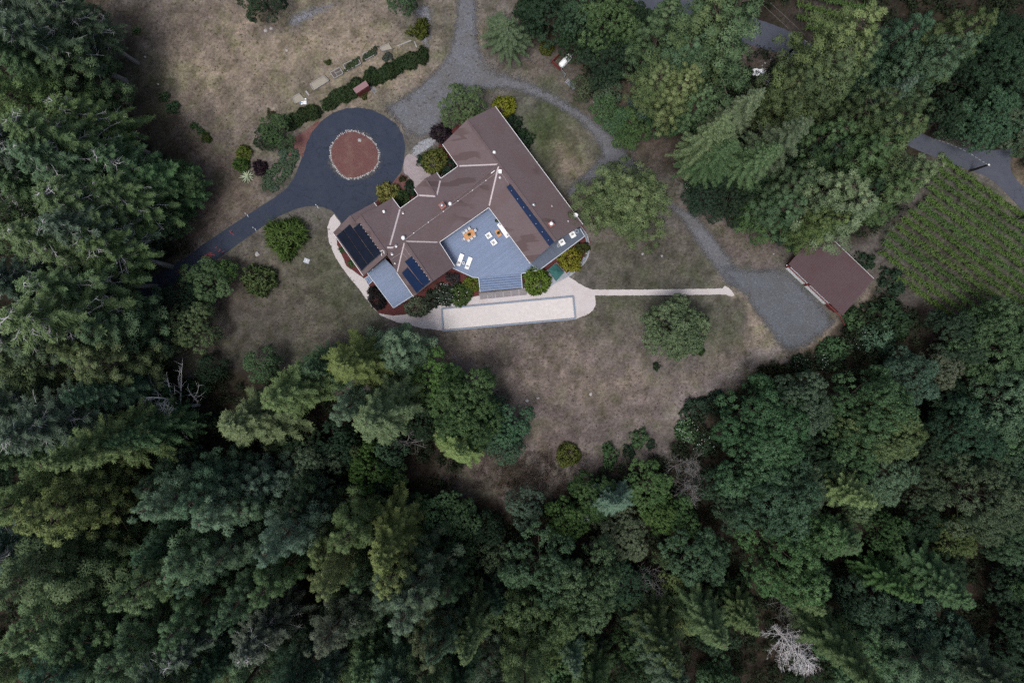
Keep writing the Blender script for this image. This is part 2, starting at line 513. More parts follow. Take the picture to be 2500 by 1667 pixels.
# x, y, rx, ry, turn (deg), colour, strength
BLOBS = [
 (620, 120, 430, 190, -8, STRAW, .95), (640, 170, 260, 130, -20, TAN, .5), (900, 160, 200, 110, -25, STRAW, .7), (500, 60, 160, 60, -20, BROWN, .5),
 (470, 170, 90, 60, 0, STRAW, .5), (720, 60, 120, 30, -20, GREYB, .6), (760, 200, 110, 60, 0, OLIVE, .35), (420, 30, 120, 60, 0, BROWN, .5),
 (310, 140, 60, 140, 8, DARKB, .85), (345, 210, 70, 90, -30, OLIVE, .7), (420, 350, 70, 110, -35, DARKB, .8), (520, 400, 110, 110, -30, BROWN, .7),  # the dark blobs paint soft tree shade along the west wood edge
 (540, 500, 120, 60, -30, BROWN, .8), (470, 560, 50, 60, 0, BROWN, .7), (600, 460, 80, 60, 0, TAN, .35),
 (1000, 60, 70, 80, 0, GREYB, .5), (1100, 90, 60, 120, 5, OLIVE, .6), (1150, 130, 40, 150, 0, TAN, .55), (1240, 150, 110, 60, 20, GREYB, .7), (1310, 160, 80, 50, 30, BROWN, .6),
 (960, 260, 100, 40, -30, OLIVE, .55), (1060, 200, 120, 50, -20, TAN, .5), (1180, 218, 70, 12, 8, GREEN, .6),
 (1360, 350, 95, 130, -28, GREEN, .95), (1400, 395, 60, 75, -25, TAN, .75), (1330, 300, 60, 50, -30, GREEN, .6),
 (1450, 520, 55, 90, -20, TAN, .75), (1480, 600, 70, 80, 0, GREYB, .7), (1600, 640, 190, 60, 10, OLIVE, .75), (1580, 600, 110, 50, 0, BROWN, .6), (1720, 540, 50, 70, -40, BROWN, .6), (1830, 590, 100, 60, 20, PURP, .8),
 (1560, 680, 150, 30, 0, OLIVE, .6), (1900, 570, 60, 40, 0, DARKB, .6),
 (720, 640, 170, 90, -10, OLIVE, .5), (760, 540, 90, 35, -10, GREYB, .7), (800, 580, 60, 70, 0, OLIVE, .5), (640, 640, 90, 70, 0, BROWN, .5), (620, 760, 180, 110, -5, GREYB, .7), (700, 720, 80, 60, 0, TAN, .35),
 (640, 830, 180, 50, 0, OLIVE, .6), (790, 700, 60, 90, -30, OLIVE, .55), (880, 760, 60, 50, 30, GREEN, .6), (800, 790, 70, 45, 0, BROWN, .7), (520, 850, 60, 60, 0, DARKB, .7), (560, 700, 60, 50, 0, BROWN, .6), (420, 700, 70, 30, -35, DARKB, .7),
 (450, 905, 70, 50, 20, OLIVE, .6),
 (1030, 818, 90, 25, 0, GREEN, .5), (1130, 850, 120, 60, 0, TAN, .55), (1060, 870, 120, 60, 20, BROWN, .75), (1240, 900, 80, 110, 0, BROWN, .6), (1400, 900, 260, 170, 0, PURP, .9), (1380, 860, 150, 60, -15, TAN, .35), (1440, 960, 170, 60, 10, TAN, .5), (1560, 930, 90, 40, -10, STRAW, .4),
 (1500, 780, 130, 60, 0, OLIVE, .55), (1480, 740, 90, 25, 0, OLIVE, .6), (1720, 760, 90, 45, 0, OLIVE, .6), (1760, 820, 80, 60, 30, OLIVE, .6), (1640, 900, 70, 25, 0, GREYB, .6), (1780, 900, 120, 40, -25, TAN, .7), (1700, 950, 110, 40, -30, PURP, .8), (1860, 850, 60, 50, -40, STRAW, .6),
 (1600, 1010, 90, 70, 0, PURP, .9), (1350, 1060, 150, 70, 0, PURP, .9), (1320, 1080, 80, 30, 0, BROWN, .5), (1150, 1140, 90, 50, 0, BROWN, .7), (1200, 1190, 100, 40, 0, DARKB, .8), (1430, 1150, 70, 40, -20, PURP, .8), (1220, 1250, 30, 60, 0, BROWN, .5),
 (1840, 740, 30, 80, -35, STRAW, .8), (2000, 820, 80, 25, -40, STRAW, .75), (2110, 720, 50, 25, -40, TAN, .7), (2130, 600, 40, 50, 30, GREYB, .7),
 (1480, 260, 120, 70, 30, BROWN, .6), (1600, 380, 60, 70, 30, BROWN, .6), (1500, 210, 90, 60, 0, BROWN, .55), (1690, 470, 40, 60, -20, BROWN, .7), (1880, 150, 70, 50, 20, PURP, .7), (1890, 200, 60, 60, 0, BROWN, .6),
 (2010, 60, 110, 70, 10, (.060, .051, .046), .9), (2330, 620, 220, 170, 40, (.060, .051, .046), 1.0), (2440, 620, 100, 120, 0, OLIVE, .4), (2420, 480, 60, 20, 40, OLIVE, .8), (2490, 450, 30, 60, 0, STRAW, .6), (1580, 15, 70, 40, 0, TAN, .8), (2200, 130, 50, 50, 0, DARKB, .5),
 (1868, 872, 60, 18, -38, (.20, .175, .165), .8), (1800, 905, 70, 20, -28, (.19, .165, .16), .75), (1720, 945, 80, 24, -30, (.175, .15, .148), .7), (1640, 990, 70, 30, -30, (.165, .14, .14), .6), (1852, 775, 14, 62, -35, (.25, .205, .175), .95), (1800, 725, 14, 22, -35, (.27, .22, .19), .9), (1500, 880, 90, 50, 0, (.145, .118, .115), .5),
 (300, 150, 45, 150, 8, (.040, .034, .026), .85), (350, 250, 60, 90, -28, (.046, .044, .028), .8), (430, 390, 60, 110, -35, (.045, .037, .029), .85), (500, 470, 60, 80, -30, (.062, .047, .038), .7), (560, 440, 60, 90, -30, (.080, .062, .050), .6),  # deepens the painted shade band beside the west woods
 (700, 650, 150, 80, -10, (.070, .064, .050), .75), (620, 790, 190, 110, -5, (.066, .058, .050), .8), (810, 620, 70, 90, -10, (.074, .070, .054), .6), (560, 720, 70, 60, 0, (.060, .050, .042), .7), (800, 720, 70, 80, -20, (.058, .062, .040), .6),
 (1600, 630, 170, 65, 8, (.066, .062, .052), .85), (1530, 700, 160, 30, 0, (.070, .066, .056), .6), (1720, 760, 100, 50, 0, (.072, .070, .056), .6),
 (2060, 1640, 80, 30, 0, BROWN, .5), (2360, 1540, 50, 20, -30, BROWN, .5),
]
def ground_rgb(x, y):
    """earth and grass colours, with painted wood-edge shade, at scene places (numpy arrays)"""
    px, py = to_px(np.asarray(x, float), np.asarray(y, float))
    wx = px + (fbm(px * .02, py * .02, 4) - .5) * 90
    wy = py + (fbm(px * .02 + 40, py * .02 + 70, 4) - .5) * 90
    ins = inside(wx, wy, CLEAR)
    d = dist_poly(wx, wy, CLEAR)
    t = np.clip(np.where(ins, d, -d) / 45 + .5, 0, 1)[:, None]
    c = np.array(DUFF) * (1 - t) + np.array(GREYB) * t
    for (bx, by, rx, ry, rot, colr, st) in BLOBS:
        a = math.radians(rot)
        dx, dy = wx - bx, wy - by
        u = (dx * math.cos(a) + dy * math.sin(a)) / rx
        v = (-dx * math.sin(a) + dy * math.cos(a)) / ry
        w = np.exp(-(u * u + v * v) * 1.15) * st
        w = np.clip(w * (1.0 + .9 * (fbm(px * .06 + bx, py * .06, 3) - .5)), 0, 1)[:, None]
        c = c * (1 - w) + np.array(colr) * w
    n = fbm(px * .045 + 9, py * .045, 5)[:, None]
    n2 = fbm(px * .35, py * .35 + 5, 3)[:, None]
    g = fbm(px * .03 + 80, py * .03 + 20, 4)[:, None]
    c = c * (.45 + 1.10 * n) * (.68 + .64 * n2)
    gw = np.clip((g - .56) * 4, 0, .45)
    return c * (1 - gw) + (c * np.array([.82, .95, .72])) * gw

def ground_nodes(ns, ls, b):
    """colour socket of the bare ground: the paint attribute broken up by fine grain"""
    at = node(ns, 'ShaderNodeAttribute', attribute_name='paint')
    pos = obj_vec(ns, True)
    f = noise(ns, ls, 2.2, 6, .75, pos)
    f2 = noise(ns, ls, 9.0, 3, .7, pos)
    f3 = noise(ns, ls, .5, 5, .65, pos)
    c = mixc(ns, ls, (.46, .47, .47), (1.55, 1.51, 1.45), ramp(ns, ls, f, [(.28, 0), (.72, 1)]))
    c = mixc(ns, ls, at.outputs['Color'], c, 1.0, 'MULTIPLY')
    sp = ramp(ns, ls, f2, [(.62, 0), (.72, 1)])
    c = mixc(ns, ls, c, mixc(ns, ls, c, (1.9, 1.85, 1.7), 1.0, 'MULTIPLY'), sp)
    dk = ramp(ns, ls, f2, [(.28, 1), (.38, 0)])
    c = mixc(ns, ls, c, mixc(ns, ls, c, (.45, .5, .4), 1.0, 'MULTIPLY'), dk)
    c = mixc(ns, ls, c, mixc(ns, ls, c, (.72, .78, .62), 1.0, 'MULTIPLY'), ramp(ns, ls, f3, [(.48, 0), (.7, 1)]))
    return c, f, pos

def ground_mat():
    m, ns, ls, b = new_mat('earth_and_dry_grass', .95, .08)
    c, f, pos = ground_nodes(ns, ls, b)
    ls.new(c, b.inputs['Base Color'])
    bump(ns, ls, b, f, .7, .12)
    return m
M['ground'] = ground_mat()

def edge_mat(name, lo, hi, scale, width=.9, stones=0.0, track=None):
    """gravel that thins out into the ground along its edge (attribute edge: metres from the edge)"""
    m, ns, ls, b = new_mat(name, .92, .15)
    gc, f, pos = ground_nodes(ns, ls, b)
    g = noise(ns, ls, scale, 4, .75, pos)
    g2 = noise(ns, ls, .32, 4, .6, pos)
    c = mixc(ns, ls, lo, hi, ramp(ns, ls, g, [(.3, 0), (.7, 1)]))
    c = mixc(ns, ls, c, [(lo[0] + hi[0]) * .42, (lo[1] + hi[1]) * .39, (lo[2] + hi[2]) * .34], ramp(ns, ls, g2, [(.45, 0), (.7, .8)]))
    vo = ns.new('ShaderNodeTexVoronoi'); vo.inputs['Scale'].default_value = 6.5
    ls.new(pos, vo.inputs['Vector'])
    sep = ns.new('ShaderNodeSeparateColor'); ls.new(vo.outputs['Color'], sep.inputs[0])
    c = mixc(ns, ls, c, mixc(ns, ls, c, (1.35, 1.35, 1.35), 1.0, 'MULTIPLY'), ramp(ns, ls, sep.outputs[0], [(.80, 0), (.9, .9)]))
    c = mixc(ns, ls, c, mixc(ns, ls, c, (.74, .74, .74), 1.0, 'MULTIPLY'), ramp(ns, ls, sep.outputs[1], [(.84, 0), (.92, .9)]))
    e = node(ns, 'ShaderNodeAttribute', attribute_name='edge')
    en = noise(ns, ls, 1.4, 5, .7, pos)
    t = math_n(ns, ls, 'DIVIDE', e.outputs['Fac'], width)
    t = math_n(ns, ls, 'ADD', t, math_n(ns, ls, 'MULTIPLY', math_n(ns, ls, 'SUBTRACT', en, .55), 1.6))
    # the very edge is always ground
    hard = math_n(ns, ls, 'MULTIPLY', e.outputs['Fac'], 4.0, True)
    t = math_n(ns, ls, 'MULTIPLY', ramp(ns, ls, t, [(.15, 0), (.75, 1)]), hard)
    ls.new(c, b.inputs['Base Color'])
    tp = ns.new('ShaderNodeBsdfTransparent'); mx = ns.new('ShaderNodeMixShader')
    ls.new(t, mx.inputs[0]); ls.new(tp.outputs[0], mx.inputs[1]); ls.new(b.outputs[0], mx.inputs[2])
    ls.new(mx.outputs[0], ns['Material Output'].inputs['Surface'])
    bump(ns, ls, b, g, .6, .06)
    return m
M['gravel'] = edge_mat('blue_grey_gravel', (.082, .083, .091), (.142, .143, .153), 5.0, 1.6)
M['parking'] = edge_mat('dark_gravel', (.080, .086, .097), (.108, .112, .121), 5.5, 2.2)
M['track'] = edge_mat('worn_track', (.105, .097, .095), (.190, .180, .176), 3.0, 2.6)
M['crushed'] = edge_mat('crushed_stone', (.11, .11, .12), (.27, .27, .30), 3.6, 2.2)
M['riverrock'] = edge_mat('river_rock', (.10, .10, .105), (.34, .34, .36), 3.0, .5)

def set_point_attr(me, name, typ, arr):
    at = me.attributes.new(name, typ, 'POINT')
    if typ == 'FLOAT_COLOR':
        a = np.ones((len(arr), 4), 'f'); a[:, :3] = arr
        at.data.foreach_set('color', a.ravel())
    else:
        at.data.foreach_set('value', np.asarray(arr, 'f'))

def grid_mesh(xs, ys, z=None):
    X, Y = np.meshgrid(xs, ys)
    nx, ny = len(xs), len(ys)
    Z = np.zeros_like(X) if z is None else z(X, Y)
    v = np.stack([X.ravel(), Y.ravel(), Z.ravel()], 1)
    i = np.arange(nx * ny).reshape(ny, nx)
    f = np.stack([i[:-1, :-1], i[:-1, 1:], i[1:, 1:], i[1:, :-1]], -1).reshape(-1, 4)
    return v, f

def np_mesh(name, v, f, mat):
    me = bpy.data.meshes.new(name)
    k = f.shape[1]
    me.vertices.add(len(v)); me.vertices.foreach_set('co', np.asarray(v, 'f').ravel())
    me.loops.add(f.size); me.loops.foreach_set('vertex_index', np.asarray(f, np.int32).ravel())
    me.polygons.add(len(f))
    me.polygons.foreach_set('loop_start', np.arange(0, f.size, k, dtype=np.int32))
    me.update(calc_edges=True)
    if mat is not None: me.materials.append(mat)
    return me

xs = np.concatenate([[-1500, -700, -350, -200, -140], np.arange(-105, 105.01, .45), [140, 200, 350, 700, 1500]])
ys = np.concatenate([[-1500, -700, -350, -200, -120], np.arange(-75, 70.01, .45), [120, 200, 350, 700, 1500]])
v, f = grid_mesh(xs, ys)
me = np_mesh('ground', v, f, M['ground'])
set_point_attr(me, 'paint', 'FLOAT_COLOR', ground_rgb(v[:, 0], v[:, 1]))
ground = link(bpy.data.objects.new('ground', me))
tag(ground, 'dry grass and bare brown earth around the house', None, None, 'structure')

def sheet(name, poly_px, mat, z, label, step=.4):
    """a gravel or dirt surface over the ground inside a pixel outline"""
    poly = [PXY(x, y) for x, y in poly_px]
    xs_ = [p[0] for p in poly]; ys_ = [p[1] for p in poly]
    gx = np.arange(min(xs_) - step, max(xs_) + 2 * step, step); gy = np.arange(min(ys_) - step, max(ys_) + 2 * step, step)
    v, f = grid_mesh(gx, gy)
    cx = v[f].mean(1)
    keep = inside(cx[:, 0], cx[:, 1], poly)
    f = f[keep]
    used, inv = np.unique(f, return_inverse=True)
    v = v[used]; f = inv.reshape(f.shape)
    ins = inside(v[:, 0], v[:, 1], poly)
    d = dist_poly(v[:, 0], v[:, 1], poly)
    v[:, 2] = z
    me = np_mesh(name, v, f, mat)
    set_point_attr(me, 'paint', 'FLOAT_COLOR', ground_rgb(v[:, 0], v[:, 1]))
    set_point_attr(me, 'edge', 'FLOAT', np.where(ins, d, 0.0))
    o = link(bpy.data.objects.new(name, me))
    tag(o, label, None, None, 'structure')
    return o

def flat(name, poly_px, mat, z, label=None, kind='structure', parent=None, z0=None, rough=None):
    """a surface with a crisp outline"""
    poly = [PXY(x, y, z) for x, y in poly_px]
    mb = MB(); mb.prism(poly, 0.0 if z0 is None else z0, z)
    o = mb.build(name, mat, parent)
    if kind or label: tag(o, label, None, None, kind)
    return o

# worn tracks and gravel
sheet('dirt_track', smooth_poly([(1128, -40), (1178, -40), (1176, 60), (1192, 125), (1225, 165), (1290, 185), (1300, 215), (1230, 228), (1140, 222), (1085, 262),
      (1050, 300), (1010, 340), (985, 380), (970, 300), (905, 258), (940, 245), (1010, 225), (1075, 190), (1110, 140), (1120, 60)], 2), M['track'], .004, 'worn dirt track between dry field and house')
sheet('gravel_drive', smooth_poly([(1010, 345), (985, 325), (955, 292), (925, 262), (985, 226), (1050, 178), (1092, 120), (1104, 40), (1110, -40), (1172, -40), (1172, 70), (1180, 135), (1205, 168), (1264, 182), (1328, 206), (1391, 243), (1455, 285), (1513, 335), (1560, 390), (1600, 440),
      (1653, 495), (1700, 512), (1738, 556), (1778, 606), (1800, 640), (1830, 700), (1790, 720), (1742, 668), (1690, 592), (1640, 520), (1580, 470), (1520, 452), (1470, 440), (1400, 498), (1372, 478), (1385, 446), (1430, 410), (1462, 378), (1456, 358), (1442, 340), (1407, 303), (1343, 262),
      (1280, 236), (1235, 226), (1175, 228), (1125, 262), (1080, 305), (1045, 345)], 2), M['gravel'], .008, 'blue grey gravel drive curving past the house')
sheet('gravel_yard', smooth_poly([(1735, 632), (1795, 640), (1850, 646), (1914, 640), (1940, 660), (2062, 782), (2022, 822), (1972, 862), (1922, 872), (1884, 842), (1852, 792), (1812, 738), (1766, 692)], 2), M['parking'], .012, 'dark gravel parking yard in front of the barn')
for k, poly in enumerate([[(690, 35), (760, 8), (860, -10), (830, 20), (770, 50), (730, 75), (695, 72)], [(1010, 5), (1055, 0), (1066, 40), (1062, 95), (1050, 130), (1020, 118), (1015, 85), (1040, 60), (1000, 45)]]):
    sheet('crushed_stone_patch', smooth_poly(poly, 2), M['crushed'], .004, ['pale crushed stone strip across the dry field', 'pale crushed stone bed beside the dirt track'][k])
sheet('river_rock_bed', smooth_poly([(1000, 368), (1015, 348), (1040, 335), (1066, 333), (1070, 348), (1045, 368), (1020, 384), (1004, 388)], 2), M['riverrock'], .016, 'pale river rock bed between asphalt loop and house')

# the road on the upper right and its lane continuing between the trees
def asphalt_mat(name, col, dust):
    m, ns, ls, b = new_mat(name, .85, .25)
    pos = obj_vec(ns, True)
    g = noise(ns, ls, 7.0, 5, .75, pos)
    g2 = noise(ns, ls, .35, 5, .65, pos, .6)
    g3 = noise(ns, ls, 1.4, 4, .6, pos)
    c = mixc(ns, ls, [q * .72 for q in col], [q * 1.3 for q in col], ramp(ns, ls, g, [(.3, 0), (.7, 1)]))
    c = mixc(ns, ls, c, dust, ramp(ns, ls, g2, [(.48, 0), (.78, .55)]))
    c = mixc(ns, ls, c, [q * .6 for q in col], ramp(ns, ls, g3, [(.56, 0), (.66, .5)]))
    vo = ns.new('ShaderNodeTexVoronoi'); vo.feature = 'DISTANCE_TO_EDGE'; vo.inputs['Scale'].default_value = .13
    wv = ns.new('ShaderNodeVectorMath'); wv.operation = 'ADD'
    nz = ns.new('ShaderNodeTexNoise'); nz.inputs['Scale'].default_value = .6; ls.new(pos, nz.inputs['Vector'])
    ls.new(pos, wv.inputs[0])
    sc = ns.new('ShaderNodeVectorMath'); sc.operation = 'SCALE'; sc.inputs['Scale'].default_value = 3.0
    ls.new(nz.outputs['Color'], sc.inputs[0]); ls.new(sc.outputs[0], wv.inputs[1]); ls.new(wv.outputs[0], vo.inputs['Vector'])
    crack = ramp(ns, ls, vo.outputs['Distance'], [(.0, .55), (.012, 0)])
    c = mixc(ns, ls, c, [q * .45 for q in col], crack)
    ls.new(c, b.inputs['Base Color'])
    bump(ns, ls, b, g, .35, .02)
    return m
M['asphalt'] = asphalt_mat('dark_blue_asphalt', (.024, .031, .049), (.044, .049, .062))
M['roadasphalt'] = asphalt_mat('grey_asphalt', (.058, .063, .078), (.085, .088, .100))

ROAD = smooth_poly([(1480, -40), (1585, 28), (1650, 45), (1740, 75), (1850, 118), (1915, 130), (2000, 190), (2110, 275), (2200, 350), (2272, 380), (2342, 408), (2396, 424), (2432, 446), (2470, 486), (2520, 540), (2580, 620),
      (2620, 600), (2560, 520), (2500, 459), (2474, 430), (2466, 411), (2469, 367), (2520, 340), (2520, 310), (2466, 358), (2422, 370), (2342, 360), (2272, 338), (2210, 300), (2130, 225), (2040, 150), (1960, 92), (1890, 60), (1760, 20), (1690, -10), (1640, -40)], 2)
flat('country_road', rough_poly(ROAD, 4, 1.0, 3), M['roadasphalt'], .020, 'grey asphalt lane along the vineyard with dashed white edge')
road_line = MB()
line_pts = [(2278, 338), (2310, 349), (2340, 361), (2370, 376), (2398, 394), (2420, 408)]
for i in range(len(line_pts) - 1):
    a, b_ = line_pts[i], line_pts[i + 1]
    for t in (0.05, .38, .70):
        p = P(a[0] + (b_[0] - a[0]) * t, a[1] + (b_[1] - a[1]) * t, .024); q = P(a[0] + (b_[0] - a[0]) * (t + .2), a[1] + (b_[1] - a[1]) * (t + .2), .024)
        road_line.bar(p, q, .07, .006)
tag(road_line.build('road_line', M['linepaint']), 'dashed white line on the grey country lane', None, None, 'structure')

# asphalt loop and drive
LOOP = [(-40, 945), (40, 905), (130, 872), (230, 810), (300, 745), (344, 697), (400, 660), (462, 623), (500, 594), (537, 569), (604, 525), (640, 502), (672, 481), (698, 462), (718, 434), (730, 405), (737, 385), (746, 356), (760, 323), (784, 296), (814, 275), (845, 265), (875, 263), (906, 268), (937, 282),
        (967, 303), (984, 330), (989, 358), (987, 386), (980, 419), (962, 442), (942, 462), (918, 490), (895, 512), (862, 540), (834, 545), (824, 530), (812, 516), (797, 508), (773, 503), (748, 504), (722, 510), (682, 528), (638, 555), (587, 592), (537, 628), (486, 660), (435, 687), (398, 711),
        (360, 742), (300, 800), (240, 850), (140, 905), (40, 940), (-40, 985)]
flat('asphalt_drive', rough_poly(LOOP, 4, .9, 11), M['asphalt'], .024, 'dark asphalt drive ending in a turning loop')
# red utility marks sprayed on the asphalt
marks = MB()
rr = random.Random(5)
for (mx, my, dx, dy, n) in [(567, 568, 6, 12, 3), (508, 624, 34, -14, 7), (532, 608, 10, -4, 2), (540, 611, 8, -5, 3), (436, 662, 14, -8, 3), (446, 660, 10, -8, 2), (395, 700, 12, -6, 2), (350, 703, 8, -2, 3), (405, 682, 14, -5, 2)]:
    for i in range(n):
        ox, oy = rr.uniform(-5, 5), rr.uniform(-4, 4)
        a = P(mx + ox - dx / 2 * rr.uniform(.4, 1), my + oy - dy / 2 * rr.uniform(.4, 1), .028)
        b_ = P(mx + ox + dx / 2 * rr.uniform(.3, 1), my + oy + dy / 2 * rr.uniform(.3, 1), .028)
        marks.bar(a, b_, .09, .006)
tag(marks.build('road_markings', M['redpaint']), 'smeared red spray marks along the asphalt drive', None, None, 'structure')

# mulch
def mulch_mat():
    m, ns, ls, b = new_mat('red_mulch', .95, .08)
    pos = obj_vec(ns, True)
    g = noise(ns, ls, 7.0, 5, .8, pos); g2 = noise(ns, ls, .6, 4, .6, pos)
    c = mixc(ns, ls, (.066, .030, .028), (.175, .086, .078), ramp(ns, ls, g, [(.3, 0), (.72, 1)]))
    c = mixc(ns, ls, c, (.155, .098, .078), ramp(ns, ls, g2, [(.48, 0), (.75, .75)]))
    ls.new(c, b.inputs['Base Color']); bump(ns, ls, b, g, .8, .06)
    return m
M['mulch'] = mulch_mat()
def dark_mulch():
    m, ns, ls, b = new_mat('dark_red_mulch', .95, .08)
    pos = obj_vec(ns, True)
    g = noise(ns, ls, 7.0, 5, .8, pos)
    c = mixc(ns, ls, (.050, .017, .017), (.135, .045, .042), ramp(ns, ls, g, [(.3, 0), (.72, 1)]))
    ls.new(c, b.inputs['Base Color']); bump(ns, ls, b, g, .8, .06)
    return m
M['darkmulch'] = dark_mulch()
flat('mulch_bed', rough_poly([(838, 545), (822, 566), (824, 597), (847, 650), (893, 682), (906, 705), (908, 747), (926, 765), (960, 770), (987, 767), (1048, 753), (1078, 742), (1168, 722), (1168, 690), (1276, 690), (1300, 702), (1345, 660), (1390, 672), (1436, 630), (1442, 590), (1424, 552), (1340, 470),
      (1220, 262), (1130, 290), (1072, 350), (1066, 395), (1110, 420), (1050, 500), (1014, 470), (985, 452), (955, 458), (918, 494), (880, 520)], 4, 1.3, 21), M['darkmulch'], .028, 'dark red mulch bed around the house')
flat('mulch_strip', rough_poly([(700, 384), (708, 352), (722, 333), (746, 318), (775, 296), (785, 296), (762, 322), (748, 352), (740, 384), (728, 380)], 3, 1.2, 23), M['mulch'], .030, 'red mulch strip along the left rim of the loop')
flat('mulch_corner', rough_poly([(962, 442), (980, 424), (992, 430), (1004, 452), (1010, 470), (990, 476), (958, 470), (930, 492), (920, 488)], 3, 1.0, 25), M['mulch'], .032, 'red mulch corner between the loop and entry roof')
M['entrygravel'] = plain('pinkish_gravel', (.27, .225, .225), .95, .3, 7, .1, .5)
flat('entry_walk', rough_poly(smooth_poly([(986, 388), (1000, 372), (1030, 396), (1062, 412), (1085, 432), (1075, 470), (1030, 480), (1010, 455), (1000, 430), (984, 424)], 2), 3, 1.2, 27), M['entrygravel'], .034, 'pinkish gravel walk leading to the entry roof')

# pale decomposed granite
def pale_mat():
    m, ns, ls, b = new_mat('pale_gravel', .95, .1)
    pos = obj_vec(ns, True)
    g = noise(ns, ls, 6.0, 5, .8, pos); g2 = noise(ns, ls, .45, 5, .65, pos)
    c = mixc(ns, ls, (.35, .315, .305), (.53, .485, .47), ramp(ns, ls, g, [(.25, 0), (.7, 1)]))
    c = mixc(ns, ls, c, (.40, .325, .30), ramp(ns, ls, g2, [(.5, 0), (.72, .7)]))
    c = mixc(ns, ls, c, (.33, .31, .31), ramp(ns, ls, noise(ns, ls, 2.2, 4, .7, pos), [(.62, 0), (.72, .45)]))
    ls.new(c, b.inputs['Base Color']); bump(ns, ls, b, g, .4, .03)
    return m
M['pale'] = pale_mat()
flat('gravel_path', rough_poly([(816, 523), (832, 546), (820, 566), (823, 597), (846, 650), (892, 682), (905, 705), (900, 724), (906, 747), (925, 765), (960, 771), (987, 768), (1048, 754), (1078, 743), (1167, 722), (1275, 705), (1340, 692), (1388, 675), (1400, 683), (1417, 694), (1432, 702), (1447, 707),
      (1560, 707), (1660, 706), (1764, 704), (1769, 698), (1778, 702), (1787, 711), (1793, 721), (1786, 724), (1774, 720), (1764, 719), (1660, 720), (1560, 721), (1453, 721), (1455, 743), (1448, 757), (1437, 767), (1404, 779), (1240, 792), (1082, 807), (1029, 801), (971, 787), (929, 770), (895, 731), (874, 702), (856, 681),
      (836, 655), (820, 630), (803, 590), (799, 555), (807, 532)], 2.6, 1.2, 31), M['pale'], .040, 'pale gravel path and terrace below the deck')

# planted island in the loop, with grit and dry leaves strewn round it
M['grit'] = edge_mat('strewn_grit', (.070, .068, .070), (.150, .142, .135), 4.0, 1.5)
sheet('grit_scatter', [(866 + 70 * math.cos(a) * (1 + .08 * math.sin(3 * a)), 380 + 70 * math.sin(a)) for a in np.linspace(0, 2 * math.pi, 40, endpoint=False)], M['grit'], .028, 'grit and dry leaves strewn on the asphalt round the island', .3)
isl = [(866 + 56 * math.cos(a) * (1 + .06 * math.sin(2 * a + .6)), 378.5 + 56 * math.sin(a) * (1 + .05 * math.cos(3 * a))) for a in np.linspace(0, 2 * math.pi, 48, endpoint=False)]
island = thing('mulch_island', 'round red mulch island ringed with white stones inside the loop', 'planting island', P(866, 378.5))
mb = MB()
c0 = P(866, 378.5)
vs = [(0, 0, .18)]; fs = []
for (q, z) in ((.35, .17), (.7, .13), (.95, .07), (1.0, .03)):
    for (x, y) in isl:
        w = P(x, y); vs.append(((w.x - c0.x) * q, (w.y - c0.y) * q, z + .02 * R.random()))
for k in range(48): fs.append((0, 1 + (k + 1) % 48, 1 + k))
for i in range(3):
    for k in range(48):
        a = 1 + i * 48 + k; b_ = 1 + i * 48 + (k + 1) % 48
        fs.append((a, b_, b_ + 48, a + 48))
mb.add([v for v in vs], [tuple(f[::-1]) for f in fs])
mb.build('mulch_mound', M['mulch'], island)
srng = np.random.default_rng(77)
stones = []
for k in range(5):
    s = MB(); s.stone((0, 0, 0), .17, srng); stones.append(s.mesh('edging_stone', M['rock']))
th = 0.0
while th < 2 * math.pi:
    for lane in range(2):
        if lane and srng.random() < .45: continue
        q = 1.015 + .045 * lane + srng.uniform(-.012, .012)
        x = 866 + (56 * math.cos(th) * (1 + .06 * math.sin(2 * th + .6))) * q; y = 378.5 + (56 * math.sin(th) * (1 + .05 * math.cos(3 * th))) * q
        w = P(x, y)
        o = link(bpy.data.objects.new('edging_stone', stones[int(srng.integers(5))]), island)
        s_ = srng.uniform(.4, .95)
        o.location = (w.x - c0.x, w.y - c0.y, .05); o.scale = (s_, s_, s_ * .8); o.rotation_euler = (0, 0, srng.uniform(0, 6.28))
    th += srng.uniform(.062, .085)
o = bpy.data.objects.new('island_rock', stones[0]); link(o); o.location = P(878, 343, .17); o.scale = (2.4, 1.9, 1.8)
tag(o, 'pale rock resting on the red mulch island', 'rock')

# ------------------------------------------------------------------ the house
def z1(x, y): return (780 + x / 2.613, 230 + y / 2.613)
def zW(x, y): return (800 + x / 5.057, 460 + y / 5.057)
def z4(x, y): return (960 + x / 6.532, 380 + y / 6.532)
def zD(x, y): return (1000 + x / 5.6, 480 + y / 5.6)
def z3(x, y): return (1220 + x / 6.535, 480 + y / 6.535)
def H(p, h): return P(p[0], p[1], h)
E, RG = 3.8, 6.5
house = thing('house', 'sprawling brown shingled house with angled wings around a blue deck', 'house', (0, 0, 0))

